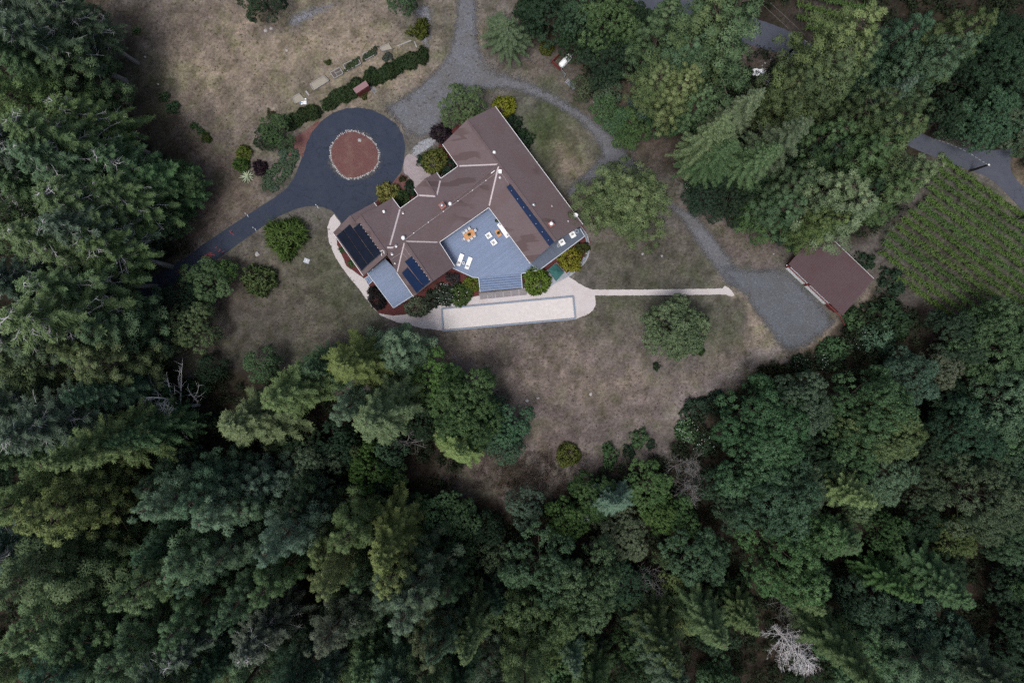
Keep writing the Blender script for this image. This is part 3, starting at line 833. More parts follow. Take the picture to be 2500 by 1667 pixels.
a = H(z1(1120, 78), E); b = H(z1(1680, 832), E); c = H(z1(1345, 1080), E); d = H(z1(785, 320), E)
r0 = H(z1(940, 165), RG + .1); r1 = H(z1(1507, 937), RG + .1)
n_ = H(z1(885, 460), E); J = H(z4(1683, 143), RG); s_ = H(z1(1080, 722), E)
K = H(zW(738, 815), RG); q_ = H(zW(895, 250), E); p1 = H(z4(758, 368), E); p2 = H(z4(405, 635), E); D_ = H(z4(692, 652), 5.1)
g_ = H(zW(797, 118), 3.6); f_ = H(zW(405, 340), RG)
w1 = H(zW(440, 1080), 3.6); w0 = H(zW(65, 545), 3.6); e0 = H(zW(270, 340), 5.65); e1 = H(zW(335, 428), 5.65)
x0 = H(zW(570, 176), 3.6); x1 = H(zW(606, 222), 3.6)
L_ = H(zW(948, 652), RG); v_ = H(zW(855, 1040), E); t_ = H(z1(764, 944), E); M_ = H(zW(1290, 1155), RG - .1); y_ = H(z1(862, 1098), E); o_ = H(zW(1060, 1335), E)
dr = H(z4(690, 270), E); dl = H(z4(335, 530), E); df = H(z4(505, 366), 5.1)

def roof(name, tris, cap=(), label=None):
    """roof planes with real thickness (eave boards included)"""
    bm = bmesh.new()
    cache = {}
    def bv(p):
        k = (round(p.x, 3), round(p.y, 3), round(p.z, 3))
        if k not in cache: cache[k] = bm.verts.new(p)
        return cache[k]
    for poly in tris:
        vs = [bv(p) for p in poly]
        try: fc = bm.faces.new(vs)
        except ValueError: continue
        fc.normal_update()
        if fc.normal.z < 0: fc.normal_flip()
    top = list(bm.faces)
    ext = bmesh.ops.extrude_face_region(bm, geom=top)
    for g in ext['geom']:
        if isinstance(g, bmesh.types.BMVert): pass
    low = [g for g in ext['geom'] if isinstance(g, bmesh.types.BMVert)]
    for v in low: v.co.z += .0
    for v in cache.values(): v.co.z -= .20
    bmesh.ops.recalc_face_normals(bm, faces=bm.faces)
    me = bpy.data.meshes.new(name); bm.to_mesh(me); bm.free()
    me.materials.append(M['roof'])
    o = link(bpy.data.objects.new(name, me), house)
    if label: o['label'] = label
    return o
roof('roof', [(a, b, r1, r0), (d, n_, J, r0), (J, s_, c, r1), (r0, J, r1)])
roof('roof', [(n_, p1, J), (p1, D_, J), (D_, K, J), (D_, p2, K), (p2, q_, K), (J, s_, t_, L_), (K, L_, v_), (J, L_, K)])
roof('roof', [(g_, q_, K, f_), (w0, e0, e1, f_, K, w1), (e0, x0, x1, e1)])
roof('roof', [(L_, t_, y_, M_), (L_, M_, o_, v_)])
roof('roof', [(dr, p1, D_, df), (df, D_, p2, dl)])

# ridge caps, valley flashing, gutters
cap = MB()
def capline(p, q, w=.34):
    cap.bar(p + Vector((0, 0, .02)), q + Vector((0, 0, .02)), w, .05)
for p, q in ((r0, r1), (J, K), (f_, K), (L_, M_), (df, D_), (e0, e1)): capline(p, q)
cap.build('ridge_cap', M['roofcap'], house)
def strip(p, q, w=.26):
    m = MB(); m.bar(p + Vector((0, 0, .035)), q + Vector((0, 0, .035)), w, .03)
    m.build('valley_flashing', M['flashing'], house)
def lerp(p, q, t): return p + (q - p) * t
strip(lerp(n_, J, .03), lerp(n_, J, .97)); strip(lerp(J, s_, .04), lerp(J, s_, .96)); strip(lerp(p1, D_, .12), lerp(p1, D_, .96)); strip(lerp(p2, D_, .04), lerp(p2, D_, .94))
strip(lerp(q_, K, .02), lerp(q_, K, .80)); strip(lerp(L_, t_, .04), lerp(L_, t_, .95)); strip(lerp(L_, v_, .03), lerp(L_, v_, .97))
A_E = (g_, q_, K)
strip(H(zW(735, 730), RG + .0), H(zW(868, 734), RG - .35), .3)
def gutter(p, q):
    m = MB(); dz = Vector((0, 0, -.06))
    m.bar(p + dz, q + dz, .13, .12)
    m.build('gutter', M['trim'], house)
for p, q in ((a, b), (s_, c), (d, n_), (n_, p1), (p2, q_), (q_, g_), (w0, w1), (x0, x1), (s_, t_), (t_, y_), (v_, o_), (dr, p1), (dl, p2)):
    # a little outside the eave
    mid = (p + q) / 2
    dd = (q - p).normalized(); nn = Vector((-dd.y, dd.x, 0))
    gutter(p + nn * 0, q + nn * 0)

# walls under the eaves
def wall(poly, inset, gables=()):
    pts = [Vector((p.x, p.y)) for p in poly]
    ctr = sum(pts, Vector((0, 0))) / len(pts)
    q = []
    for p in pts:
        dv = p - ctr; q.append(ctr + dv * (1 - inset / dv.length))
    m = MB(); m.prism([(v.x, v.y) for v in q], 0.0, 3.45)
    for (i, j, top) in gables:
        A, B = q[i], q[j]; T = Vector((top.x, top.y)); T = ctr + (T - ctr) * (1 - inset / (T - ctr).length)
        m.add([(A.x, A.y, 3.44), (B.x, B.y, 3.44), (T.x, T.y, top.z - .35)], [(0, 1, 2)])
    m.build('wall', M['wall'], house)
wall([a, b, c, d], .8, ((3, 0, r0), (1, 2, r1)))
wall([n_, q_, K, v_, t_, s_], .6)
wall([g_, x1, w0, w1, K, q_], .7, ((3, 4, K),))
wall([t_, y_, o_, v_], .7, ((1, 2, M_),))
wall([dr, p1, p2, dl], .5)

# things on the roof
PLANES = {'NE': (a, b, r1), 'NW': (d, c, r1), 'MS': (J, s_, L_), 'MN': (n_, q_, J), 'AE': (g_, q_, f_), 'AW': (w0, w1, f_), 'BE': (t_, y_, L_), 'BW': (v_, o_, L_), 'KV': (K, L_, v_)}
def onr(pt, pl, lift=0.0): return on_plane(pt[0], pt[1], *PLANES[pl], lift=lift)

def panel(quad, pl, mat, parent, name='collector_panel'):
    pts = [onr(p, pl, .14) for p in quad]
    n = (pts[1] - pts[0]).cross(pts[2] - pts[0]).normalized()
    if n.z < 0: n = -n
    m = MB()
    lo = [p - n * .06 for p in pts]
    m.add(lo + pts, [(4, 5, 6, 7), (0, 1, 5, 4), (1, 2, 6, 5), (2, 3, 7, 6), (3, 0, 4, 7)])
    o = m.build(name, mat, parent)
    me = o.data
    bm = bmesh.new(); bm.from_mesh(me); bmesh.ops.recalc_face_normals(bm, faces=bm.faces); bm.to_mesh(me); bm.free()
    return pts
def header(p, q, parent, r=.035, mat='darkmetal', name='header_pipe'):
    m = MB(); m.tube([p, q], r, 6); m.build(name, M[mat], parent)

def collector(label, quads, pl, mat):
    ctr = onr(quads[0][0], pl)
    o = thing('solar_collector', label, 'solar panels', (0, 0, 0), 0, 'solar pool collectors on the roof')
    for qd in quads:
        pts = panel(qd, pl, mat, o)
        header(pts[0], pts[1], o, .05); header(pts[2], pts[3], o, .05)
    return o
def dots(o, p, q, pl, n, mat='metal'):
    for i in range(n):
        t = (i + .5) / n
        c = onr((p[0] + (q[0] - p[0]) * t, p[1] + (q[1] - p[1]) * t), pl, .16)
        m = MB(); m.box(c, (.09, .09, .06), .6); m.build('clamp', M[mat], o)
sa = collector('largest black solar collector of three strips on the west wing roof', [[zW(110, 585), zW(191, 516), zW(490, 950), zW(420, 1020)], [zW(197, 511), zW(268, 447), zW(580, 872), zW(496, 945)], [zW(315, 493), zW(390, 430), zW(660, 800), zW(586, 868)]], 'AW', M['solar'])
sb = collector('dark blue two strip solar collector on the middle south wing', [[zW(915, 1045), zW(982, 977), zW(1182, 1220), zW(1100, 1295)], [zW(952, 905), zW(1035, 840), zW(1268, 1150), zW(1188, 1216)]], 'BW', M['solarblue'])
sc = collector('long narrow navy solar collector on the long east wing', [[z1(1192, 593), z1(1215, 573), z1(1497, 945), z1(1468, 972)]], 'NW', M['solarblue'])
dots(sa, zW(395, 432), zW(662, 795), 'AW', 9); dots(sb, zW(1040, 842), zW(1270, 1146), 'BW', 7); dots(sc, z1(1205, 590), z1(1480, 958), 'NW', 7)

def round_vent(pt, pl, r, label, mat='metal', h=.35, name='roof_vent', cat='roof vent'):
    base = onr(pt, pl); r *= .82
    o = thing(name, label, cat, base)
    m = MB(); m.lathe([(r * 1.25, -.15), (r * 1.2, .04), (r * .7, .06), (r * .7, h * .5)], n=14); m.build('flashing', M['metal'], o)
    m = MB(); m.lathe([(r * .75, h * .42), (r, h * .55), (r * 1.02, h * .8), (r * .6, h * 1.05), (r * .1, h * 1.12)], n=16); m.build('cap', M[mat], o, True)
    return o
round_vent(z1(1115, 373), 'NE', .30, 'round pale vent near the upper end of the long ridge', 'white')
round_vent(z1(833, 698), 'MS', .30, 'white turbine vent beside the brick chimney on the middle ridge', 'white')
round_vent(z1(534, 915), 'MS', .33, 'largest white dome vent at the junction of three ridges', 'white')
round_vent(z1(1152, 530), 'NW', .22, 'small pale vent below the white square hatch', 'flashing')
round_vent(z1(411, 748), 'AE', .24, 'white mushroom vent on the west wing facing the loop', 'white')
round_vent(z1(533, 757), 'MN', .20, 'small pinkish vent beside the west valley flashing', 'flashing')
round_vent(z1(489, 968), 'MS', .24, 'pale vent at the end of the short flashing strip', 'flashing')
round_vent(z1(463, 1018), 'KV', .24, 'white vent above the west deck roof edge', 'flashing')
round_vent(z1(483, 1080), 'KV', .14, 'smallest white pipe vent near the west deck', 'white')
round_vent(z1(1366, 706), 'NE', .30, 'pale blue half dome vent on the far east slope', 'metal')
round_vent(z1(1483, 713), 'NE', .15, 'small pipe vent below the pale blue half dome vent', 'flashing')
round_vent(z1(1586, 811), 'NE', .18, 'small pinkish vent nearest the satellite dish', 'flashing')
o = thing('roof_hatch', 'white square hatch near the top of the middle ridge', 'hatch', onr(z1(1152, 497), 'NW'), ang(1, 0))
m = MB(); m.box((0, 0, .18), (.44, .56, .28)); m.build('curb', M['flashing'], o)
m = MB(); m.box((0, 0, .35), (.50, .62, .06)); m.build('lid', M['white'], o)
o = thing('conduit', 'short white pipe fitting lying by the middle ridge', 'pipe', onr(z1(1105, 497), 'MS', .1), ang(.8, -.6))
m = MB(); m.tube([(-.35, 0, 0), (.35, 0, 0)], .07, 8); m.build('tube', M['white'], o)

def chimney(pt, pl, s, h, label, capmat, rz):
    base = onr(pt, pl)
    o = thing('chimney', label, 'chimney', base, rz)
    for row in range(5):
        for k in range(4):
            for half in (-.25, .25):
                aa = k * math.pi / 2
                m = MB(); u = s / 2 - .06
                off = half * s + (.06 if row % 2 else -.06)
                cx, cy = math.cos(aa) * u - math.sin(aa) * off * .9, math.sin(aa) * u + math.cos(aa) * off * .9
                m.box((cx, cy, -.35 + row * (h + .35) / 5 + (h + .35) / 10), (.11, s * .46, (h + .35) / 5 - .015), aa)
                m.build('brick', M['brick'], o)
    m = MB(); m.box((0, 0, (h - .5) / 2), (s - .14, s - .14, h + .4)); m.build('core', M['darkmetal'], o)
    m = MB(); m.box((0, 0, h + .03), (s * 1.08, s * 1.08, .06)); m.build('crown_slab', M['brick'], o)
    m = MB(); m.lathe([(.20, h + .05), (.20, h + .35), (.30, h + .38), (.27, h + .5), (.05, h + .56)], n=14); m.build('flue_cap', M[capmat], o, True)
    return o
chimney(z1(786, 716), 'MN', .85, .75, 'brick chimney with grey metal cowl on the middle ridge', 'metal', ang(.8, -.6))
chimney(z1(1477, 832), 'NE', .75, .70, 'brick chimney with round white cap on the east slope', 'white', ang(.8, -.6))

def dish(pos, label, r, rz):
    o = thing('satellite_dish', label, 'satellite dish', pos, rz)
    m = MB(); prof = [(r * t, r * .45 * t * t) for t in (.02, .3, .6, .85, 1.0)] + [(r * .97, r * .45 + .03)]
    vs = []; m.lathe(prof, n=20)
    tl = Matrix.Rotation(math.radians(48), 3, 'Y')
    m.v = [tuple(tl @ Vector(v) + Vector((0, 0, .55))) for v in m.v]
    m.build('reflector', M['white'], o, True)
    m = MB(); m.tube([(0, 0, -.2), (0, 0, .35), (.0, 0, .55)], .035, 6); m.build('mast', M['metal'], o)
    m = MB(); m.tube([(.02, 0, .5), (.62, 0, .52), (.66, 0, .62)], .025, 6); m.build('feed_arm', M['white'], o)
    return o
dish(onr(z1(1633, 770), 'NE'), 'white oval satellite dish on the east eave of the house', .42, ang(-.3, 1))

# exposed pipe run with clips along the middle ridge
run = thing('ridge_pipe', 'thin pale pipe run clipped along the middle ridge', 'pipe', (0, 0, 0))
pts = [onr(z4(*p), 'MS', .12) for p in [(1640, 275), (1478, 397), (1265, 553), (1032, 724), (800, 890), (562, 1064), (328, 1236), (190, 1340)]]
m = MB(); m.tube(pts, .022, 5); m.build('pipe', M['flashing'], run)
for p in pts[1:-1]:
    m = MB(); m.lathe([(.09, -.06), (.09, .05), (.04, .09)], p, 8); m.build('clip', M['white'], run)
o = thing('supply_pipe', 'thin pale pipe from the hatch down to the long collector', 'pipe', (0, 0, 0))
m = MB(); m.tube([onr(z4(1735, 290), 'NW', .1), onr(z4(1842, 452), 'NW', .1)], .02, 5); m.build('pipe', M['flashing'], o)
o = thing('supply_pipe', 'pair of thin pipes feeding the dark blue two strip collector', 'pipe', (0, 0, 0))
for aa, bb in (((942, 720), (1018, 832)), ((930, 800), (985, 872)), ((1018, 832), (1035, 840))):
    m = MB(); m.tube([onr(zW(*aa), 'BW', .1), onr(zW(*bb), 'BW', .1)], .02, 5); m.build('pipe', M['flashing'], o)
o = thing('supply_pipe', 'bent pipe looping over the roof corner by the west deck', 'pipe', (0, 0, 0))
m = MB(); m.tube([onr(zW(740, 830), 'KV', .1), onr(zW(785, 882), 'KV', .1), onr(zW(805, 862), 'KV', .1), onr(zW(905, 795), 'KV', .1)], .02, 5); m.build('pipe', M['flashing'], o)
o = thing('pipe_coil', 'white bent pipe loop at the corner of the largest collector', 'pipe', (0, 0, 0))
m = MB(); m.tube([onr(zW(*p), 'AW', .16) for p in [(655, 780), (680, 762), (695, 775), (692, 795), (704, 805)]], .05, 6); m.build('pipe', M['white'], o)
m = MB(); m.tube([onr(zW(*p), 'AW', .16) for p in [(668, 798), (662, 815), (670, 832)]], .05, 6); m.build('elbow', M['white'], o)

# ------------------------------------------------------------------ decks
DZ = 1.2
def clip_half(poly, n, cc):
    out = []
    m = len(poly)
    for i in range(m):
        p, q = poly[i], poly[(i + 1) % m]
        sp = p[0] * n[0] + p[1] * n[1] - cc; sq = q[0] * n[0] + q[1] * n[1] - cc
        if sp >= 0: out.append(p)
        if (sp >= 0) != (sq >= 0):
            t = sp / (sp - sq); out.append((p[0] + (q[0] - p[0]) * t, p[1] + (q[1] - p[1]) * t))
    return out
def boards(poly, direction, z, pitch=.145, gap=.018, seed=0):
    """every board of the deck as its own slab, gathered in one mesh"""
    rng = np.random.default_rng(seed)
    n = (-direction[1], direction[0])
    vals = [p[0] * n[0] + p[1] * n[1] for p in poly]
    m = MB(); k = min(vals)
    while k < max(vals):
        q = clip_half(clip_half(poly, n, k), (-n[0], -n[1]), -(k + pitch - gap))
        if len(q) >= 3:
            qq = [q[0]]
            for p in q[1:]:
                if math.hypot(p[0] - qq[-1][0], p[1] - qq[-1][1]) > .01: qq.append(p)
            if len(qq) >= 3:
                try: m.prism(qq, z - .03, z + float(rng.uniform(-.002, .002)), float(rng.uniform(.36, .64)))
                except Exception: pass
        k += pitch
    return m
DIR = Vector((.80, .60)).normalized()      # along the middle wing
deck_px = [zD(600, 985), zD(870, 1103), zD(945, 1106), zD(1525, 1052), zD(1780, 1000), z3(1350, 632), z3(1270, 500), z1(1590, 860), z1(1380, 940), z1(1240, 780), z1(1090, 640), z1(900, 760), z1(730, 900), z1(790, 1060)]
deck = thing('main_deck', 'large blue grey board deck in the crook of the house', 'deck', (0, 0, 0))
poly = [PXY(p[0], p[1], DZ) for p in deck_px]
m = MB(); m.prism(poly, DZ - .28, DZ - .06); m.build('deck_frame', M['darkmetal'], deck)
side_px = [zD(1655, 912), zD(1780, 1000), z3(1350, 632), z3(1270, 500), z1(1590, 860), z1(1380, 990)]
main_px = [zD(600, 985), zD(870, 1103), zD(945, 1106), zD(1525, 1052), zD(1780, 1000), zD(1655, 912), z1(1380, 990), z1(1290, 860), z1(1180, 700), z1(1090, 640), z1(900, 760), z1(730, 900), z1(790, 1060)]
o = boards([PXY(p[0], p[1], DZ) for p in main_px], DIR, DZ, seed=1).build('deck_boards', M['deck'], deck); o['kind'] = 'stuff'
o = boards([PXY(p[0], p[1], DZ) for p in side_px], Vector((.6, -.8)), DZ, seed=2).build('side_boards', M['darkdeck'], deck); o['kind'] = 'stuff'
def rim(path, z, parent, w=.14, h=.10, mat='bluetimber', name='rim_board'):
    for i in range(len(path) - 1):
        m = MB(); p = P(path[i][0], path[i][1], z); q = P(path[i + 1][0], path[i + 1][1], z)
        m.bar(p, q, w, h); m.build(name, M[mat], parent)
M['rim'] = plain('pale_blue_rim', (.40, .43, .48), .6, .12, 5, .3)
rim([zD(592, 978), zD(870, 1105), zD(945, 1108)], DZ + .03, deck, mat='rim'); rim([zD(1525, 1052), zD(1780, 1000), z3(1355, 632), z3(1285, 512)], DZ + .03, deck, mat='rim')
skirt = MB()
for i, (p, q) in enumerate(((zD(592, 978), zD(870, 1105)), (zD(870, 1105), zD(945, 1108)), (zD(1525, 1052), zD(1780, 1000)), (zD(1780, 1000), z3(1350, 632)), (z3(1350, 632), z3(1275, 506)))):
    skirt.bar(P(p[0], p[1], DZ) - Vector((0, 0, .66)), P(q[0], q[1], DZ) - Vector((0, 0, .66)), .05, 1.06)
skirt.build('skirt', M['darkmetal'], deck)
# stairs: the treads step down from the deck to the paved landing
TL, TR, BL, BR = zD(945, 1106), zD(1525, 1056), zD(965, 1302), zD(1540, 1252)
stair = thing('deck_stair', 'wide blue grey stair with six treads down from the deck', 'stairs', (0, 0, 0))
NS = 6
for i in range(NS):
    h = DZ - (i + 1) * DZ / (NS + 1)
    t0, t1 = i / NS, (i + 1) / NS
    mid = (t0 + t1) / 2
    for lane in range(2):
        s0 = t0 + (t1 - t0) * (.42 * lane + .02); s1 = t0 + (t1 - t0) * (.42 * lane + .38)
        A = P(TL[0] + (BL[0] - TL[0]) * s0, TL[1] + (BL[1] - TL[1]) * s0, h); B = P(TR[0] + (BR[0] - TR[0]) * s0, TR[1] + (BR[1] - TR[1]) * s0, h)
        C = P(TR[0] + (BR[0] - TR[0]) * s1, TR[1] + (BR[1] - TR[1]) * s1, h); Dq = P(TL[0] + (BL[0] - TL[0]) * s1, TL[1] + (BL[1] - TL[1]) * s1, h)
        m = MB(); m.prism([(p.x, p.y) for p in (A, Dq, C, B)], h - .04, h); m.build('tread_board', M['tread'], stair)
    A = P(TL[0] + (BL[0] - TL[0]) * t0, TL[1] + (BL[1] - TL[1]) * t0, h - .08); B = P(TR[0] + (BR[0] - TR[0]) * t0, TR[1] + (BR[1] - TR[1]) * t0, h - .08)
    m = MB(); m.bar(A, B, .03, DZ / (NS + 1) * .95); m.build('riser', M['darkmetal'], stair)
for (p, q) in ((TL, BL), (TR, BR)):
    m = MB(); m.bar(P(p[0], p[1], DZ + .05), P(q[0], q[1], .25), .14, .12); m.build('stringer', M['rim'], stair)
# west deck and its small stair
west = thing('west_deck', 'small blue grey board deck at the west end of the house', 'deck', (0, 0, 0))
wp = [zW(700, 858), zW(488, 1045), zW(560, 1135), zW(808, 1475), zW(1055, 1322), zW(870, 1030), zW(800, 960)]
o = boards([PXY(p[0], p[1], DZ) for p in wp], DIR, DZ, seed=3).build('deck_boards', M['deck'], west); o['kind'] = 'stuff'
m = MB(); m.prism([PXY(p[0], p[1], DZ) for p in wp], DZ - .28, DZ - .06); m.build('deck_frame', M['darkmetal'], west)
rim([zW(488, 1045), zW(560, 1138), zW(812, 1476), zW(1040, 1330)], DZ + .03, west, mat='rim')
m = MB()
for p, q in ((zW(488, 1045), zW(560, 1138)), (zW(560, 1138), zW(812, 1476)), (zW(812, 1476), zW(1040, 1330))):
    m.bar(P(p[0], p[1], DZ) - Vector((0, 0, .66)), P(q[0], q[1], DZ) - Vector((0, 0, .66)), .05, 1.06)
m.build('skirt', M['darkmetal'], west)
wst = thing('west_stair', 'narrow three tread stair beside the west deck', 'stairs', (0, 0, 0))
for i in range(3):
    h = DZ - (i + 1) * DZ / 4
    t0, t1 = i / 3, (i + .88) / 3
    A, B, C, Dq = zW(525, 1070), zW(562, 1132), zW(508, 1180), zW(458, 1112)
    def mixp(p, q, t): return (p[0] + (q[0] - p[0]) * t, p[1] + (q[1] - p[1]) * t)
    qd = [mixp(A, Dq, t0), mixp(B, C, t0), mixp(B, C, t1), mixp(A, Dq, t1)]
    m = MB(); m.prism([PXY(p[0], p[1], h) for p in qd], h - .05, h); m.build('tread_board', M['tread'], wst)
for p, q in ((zW(525, 1068), zW(455, 1112)), (zW(562, 1136), zW(505, 1186))):
    m = MB(); m.bar(P(p[0], p[1], DZ), P(q[0], q[1], .3), .1, .1); m.build('stringer', M['rim'], wst)
o = thing('hose_reel', 'coiled pale blue hose by the corner of the west deck', 'hose', P(*zW(522, 1026), DZ))
m = MB()
for k in range(3): m.tube([(.24 * math.cos(t) * (1 - .15 * k), .24 * math.sin(t) * (1 - .15 * k), .04 + .05 * k) for t in np.linspace(0, 6.28, 14)], .035, 5)
m.build('coil', plain('pale_blue_hose', (.25, .38, .48), .6), o)
m = MB(); m.tube([(.2, .1, .05), (.45, .3, .03), (.6, .42, .03)], .03, 5); m.build('hose_end', M['white'], o)

# ------------------------------------------------------------------ landing, pavers, flagstones
land = thing('stone_landing', 'strip of brown grey paving slabs at the foot of the stair', 'paving', (0, 0, 0))
M['paver'] = plain('brown_grey_slab', (.205, .185, .185), .9, .22, 5, .2)
q0, q1, q2, q3 = zD(948, 1322), zD(1600, 1256), zD(1605, 1344), zD(960, 1408)
for i in range(6):
    for j in range(2):
        s0, s1 = i / 6 + .004, (i + 1) / 6 - .004; t0, t1 = j / 2 + .01, (j + 1) / 2 - .01
        def bil(s, t):
            p = (q0[0] + (q1[0] - q0[0]) * s, q0[1] + (q1[1] - q0[1]) * s); q = (q3[0] + (q2[0] - q3[0]) * s, q3[1] + (q2[1] - q3[1]) * s)
            return PXY(p[0] + (q[0] - p[0]) * t, p[1] + (q[1] - p[1]) * t)
        m = MB(); m.prism([bil(s0, t0), bil(s0, t1), bil(s1, t1), bil(s1, t0)], 0, .065 + .006 * random.random()); m.build('paver', M['paver'], land)
pad = flat('spa_pad', [z3(700, 1215), z3(775, 1160), z3(880, 1065), z3(905, 1050), z3(1075, 1230), z3(1110, 1275), z3(930, 1360), z3(780, 1450), z3(560, 1520), z3(410, 1545), z3(400, 1470), z3(640, 1440), z3(760, 1380)], M['stonegrey'], .055, 'grey paved pad under the green canvas cover')
flag = thing('flagstone_path', 'curved path of blue grey flagstones round the east bed', 'path', (0, 0, 0))
inner = [z3(1268, 490), z3(1345, 590), z3(1375, 700), z3(1385, 800), z3(1370, 900), z3(1320, 1000), z3(1240, 1080), z3(1150, 1150), z3(1065, 1225)]
outer = [z3(1300, 470), z3(1395, 590), z3(1430, 700), z3(1440, 800), z3(1430, 930), z3(1380, 1040), z3(1290, 1140), z3(1200, 1215), z3(1115, 1282)]
inner = smooth_poly(inner, 2, False); outer = smooth_poly(outer, 2, False)
frng = np.random.default_rng(4)
nn = min(len(inner), len(outer))
for i in range(nn - 1):
    cut = frng.uniform(.35, .65)
    for (t0, t1) in ((.02, cut - .02), (cut + .02, .98)):
        def fm(k, t): return PXY(inner[k][0] + (outer[k][0] - inner[k][0]) * t + frng.uniform(-.25, .25), inner[k][1] + (outer[k][1] - inner[k][1]) * t + frng.uniform(-.25, .25))
        A, B, C, Dq = fm(i, t0), fm(i, t1), fm(i + 1, t1), fm(i + 1, t0)
        cx = sum(p[0] for p in (A, B, C, Dq)) / 4; cy = sum(p[1] for p in (A, B, C, Dq)) / 4
        qd = [(cx + (p[0] - cx) * .93, cy + (p[1] - cy) * .93) for p in (A, B, C, Dq)]
        if i % 2 == 0 and t0 < .1: mt = M['bluetimber']
        else: mt = M['stonegrey']
        m = MB(); m.prism(qd, 0, .07 + .02 * frng.random()); m.build('flagstone', mt, flag)
o = MB().prism([PXY(*z3(x, y)) for x, y in [(725, 1320), (745, 1275), (790, 1262), (808, 1300), (790, 1340), (760, 1352)]], 0.056, .10).build('stone_slab', M['concrete'])
tag(o, 'pale flat stone lying beside the green canvas cover', 'slab')

# bocce court
court = thing('bocce_court', 'long narrow bocce court of pale grit framed in grey timber', 'court', (0, 0, 0))
cTL, cTR, cBR, cBL = z1(780, 1368), z1(1618, 1290), z1(1632, 1432), z1(790, 1508)
def edge_boards(p, q, n, h=.30, w=.24):
    for i in range(n):
        A = P(p[0] + (q[0] - p[0]) * (i + .004) / n, p[1] + (q[1] - p[1]) * (i + .004) / n, 0); B = P(p[0] + (q[0] - p[0]) * (i + .996) / n, p[1] + (q[1] - p[1]) * (i + .996) / n, 0)
        zz = Vector((0, 0, h / 2 + .012 * random.random()))
        m = MB(); m.bar(A + zz, B + zz, w, h); m.build('border_timber', M['bluetimber'], court)
edge_boards(cTL, cTR, 8); edge_boards(cTR, cBR, 2); edge_boards(cBL, cBR, 8); edge_boards(cTL, cBL, 2)
M['court'] = plain('court_grit', (.52, .475, .445), .95, .10, 2.0, .1, .2)
m = MB(); m.prism([PXY(*z1(x, y)) for x, y in [(786, 1374), (1612, 1297), (1626, 1428), (796, 1501)]], .041, .06); m.build('court_floor', M['court'], court)
for k, (x, y) in enumerate([(1050, 1350), (1250, 1345), (890, 1385)]):
    pass

# ------------------------------------------------------------------ furniture on the deck
def pot_plant(pos, r, label, seed):
    o = thing('potted_plant', label, 'plant', pos)
    m = MB(); m.lathe([(r * .45, 0), (r * .65, r * .9), (r * .7, r * .95), (r * .55, r * .93)], n=14); m.build('pot', M['planter'], o)
    return o
POTS = []
# dining set
ta = ang(zD(855, 450)[0] - zD(730, 530)[0], zD(855, 450)[1] - zD(730, 530)[1])
tc = P(*zD(816, 520), DZ + .75)
tbl = thing('dining_table', 'orange wood dining table on the blue deck', 'table', (tc.x, tc.y, DZ), ta)
for i in range(6):
    m = MB(); m.box((0, -.45 + .18 * i, .735), (1.85, .172, .035)); m.build('plank', M['teak'], tbl)
for sx in (-.82, .82):
    for sy in (-.42, .42):
        m = MB(); m.box((sx, sy, .36), (.08, .08, .72)); m.build('leg', M['teak'], tbl)
m = MB(); m.box((0, 0, .68), (1.6, .8, .06)); m.build('apron', M['teak'], tbl)
POTS.append((Vector((tc.x, tc.y, DZ + .755)), .24, 'round green potted plant centred on the dining table', 1))
def dining_chair():
    o = thing('dining_chair', 'x', 'chair')
    m = MB(); m.box((0, 0, .45), (.46, .46, .05)); m.build('seat', M['greyseat'], o)
    m = MB(); m.box((-.22, 0, .68), (.05, .46, .42), 0, 0, Matrix.Rotation(-.14, 3, 'Y')); m.build('backrest', M['greyseat'], o)
    for sx in (-.2, .2):
        for sy in (-.2, .2):
            m = MB(); m.tube([(sx, sy, .44), (sx * 1.08, sy * 1.08, 0)], .02, 6); m.build('leg', M['metal'], o)
    return o
chair0 = dining_chair()
chs = [((740, 497), 'pale grey dining chair on the far side of the table, nearest the lounger end'), ((775, 468), 'pale grey dining chair in the middle of the far table side'), ((815, 440), 'pale grey dining chair on the far side, nearest the roof eave'),
       ((808, 600), 'pale grey dining chair on the near side, closest to the lounger end'), ((848, 572), 'pale grey dining chair in the middle of the near table side'), ((885, 541), 'pale grey dining chair on the near side, closest to the sofa'),
       ((892, 466), 'pale grey dining chair at the sofa end of the table'), ((740, 584), 'pale grey dining chair at the lounger end of the table')]
for i, ((x, y), lab) in enumerate(chs):
    o = chair0 if i == 0 else copy_tree(chair0)
    p = P(*zD(x, y), DZ + .5); o.location = (p.x, p.y, DZ)
    if i < 3: o.rotation_euler = (0, 0, ta - math.pi / 2)
    elif i < 6: o.rotation_euler = (0, 0, ta + math.pi / 2)
    else: o.rotation_euler = (0, 0, ta + (math.pi if i == 6 else 0))
    tag(o, lab, 'chair', 'dining chairs round the table')
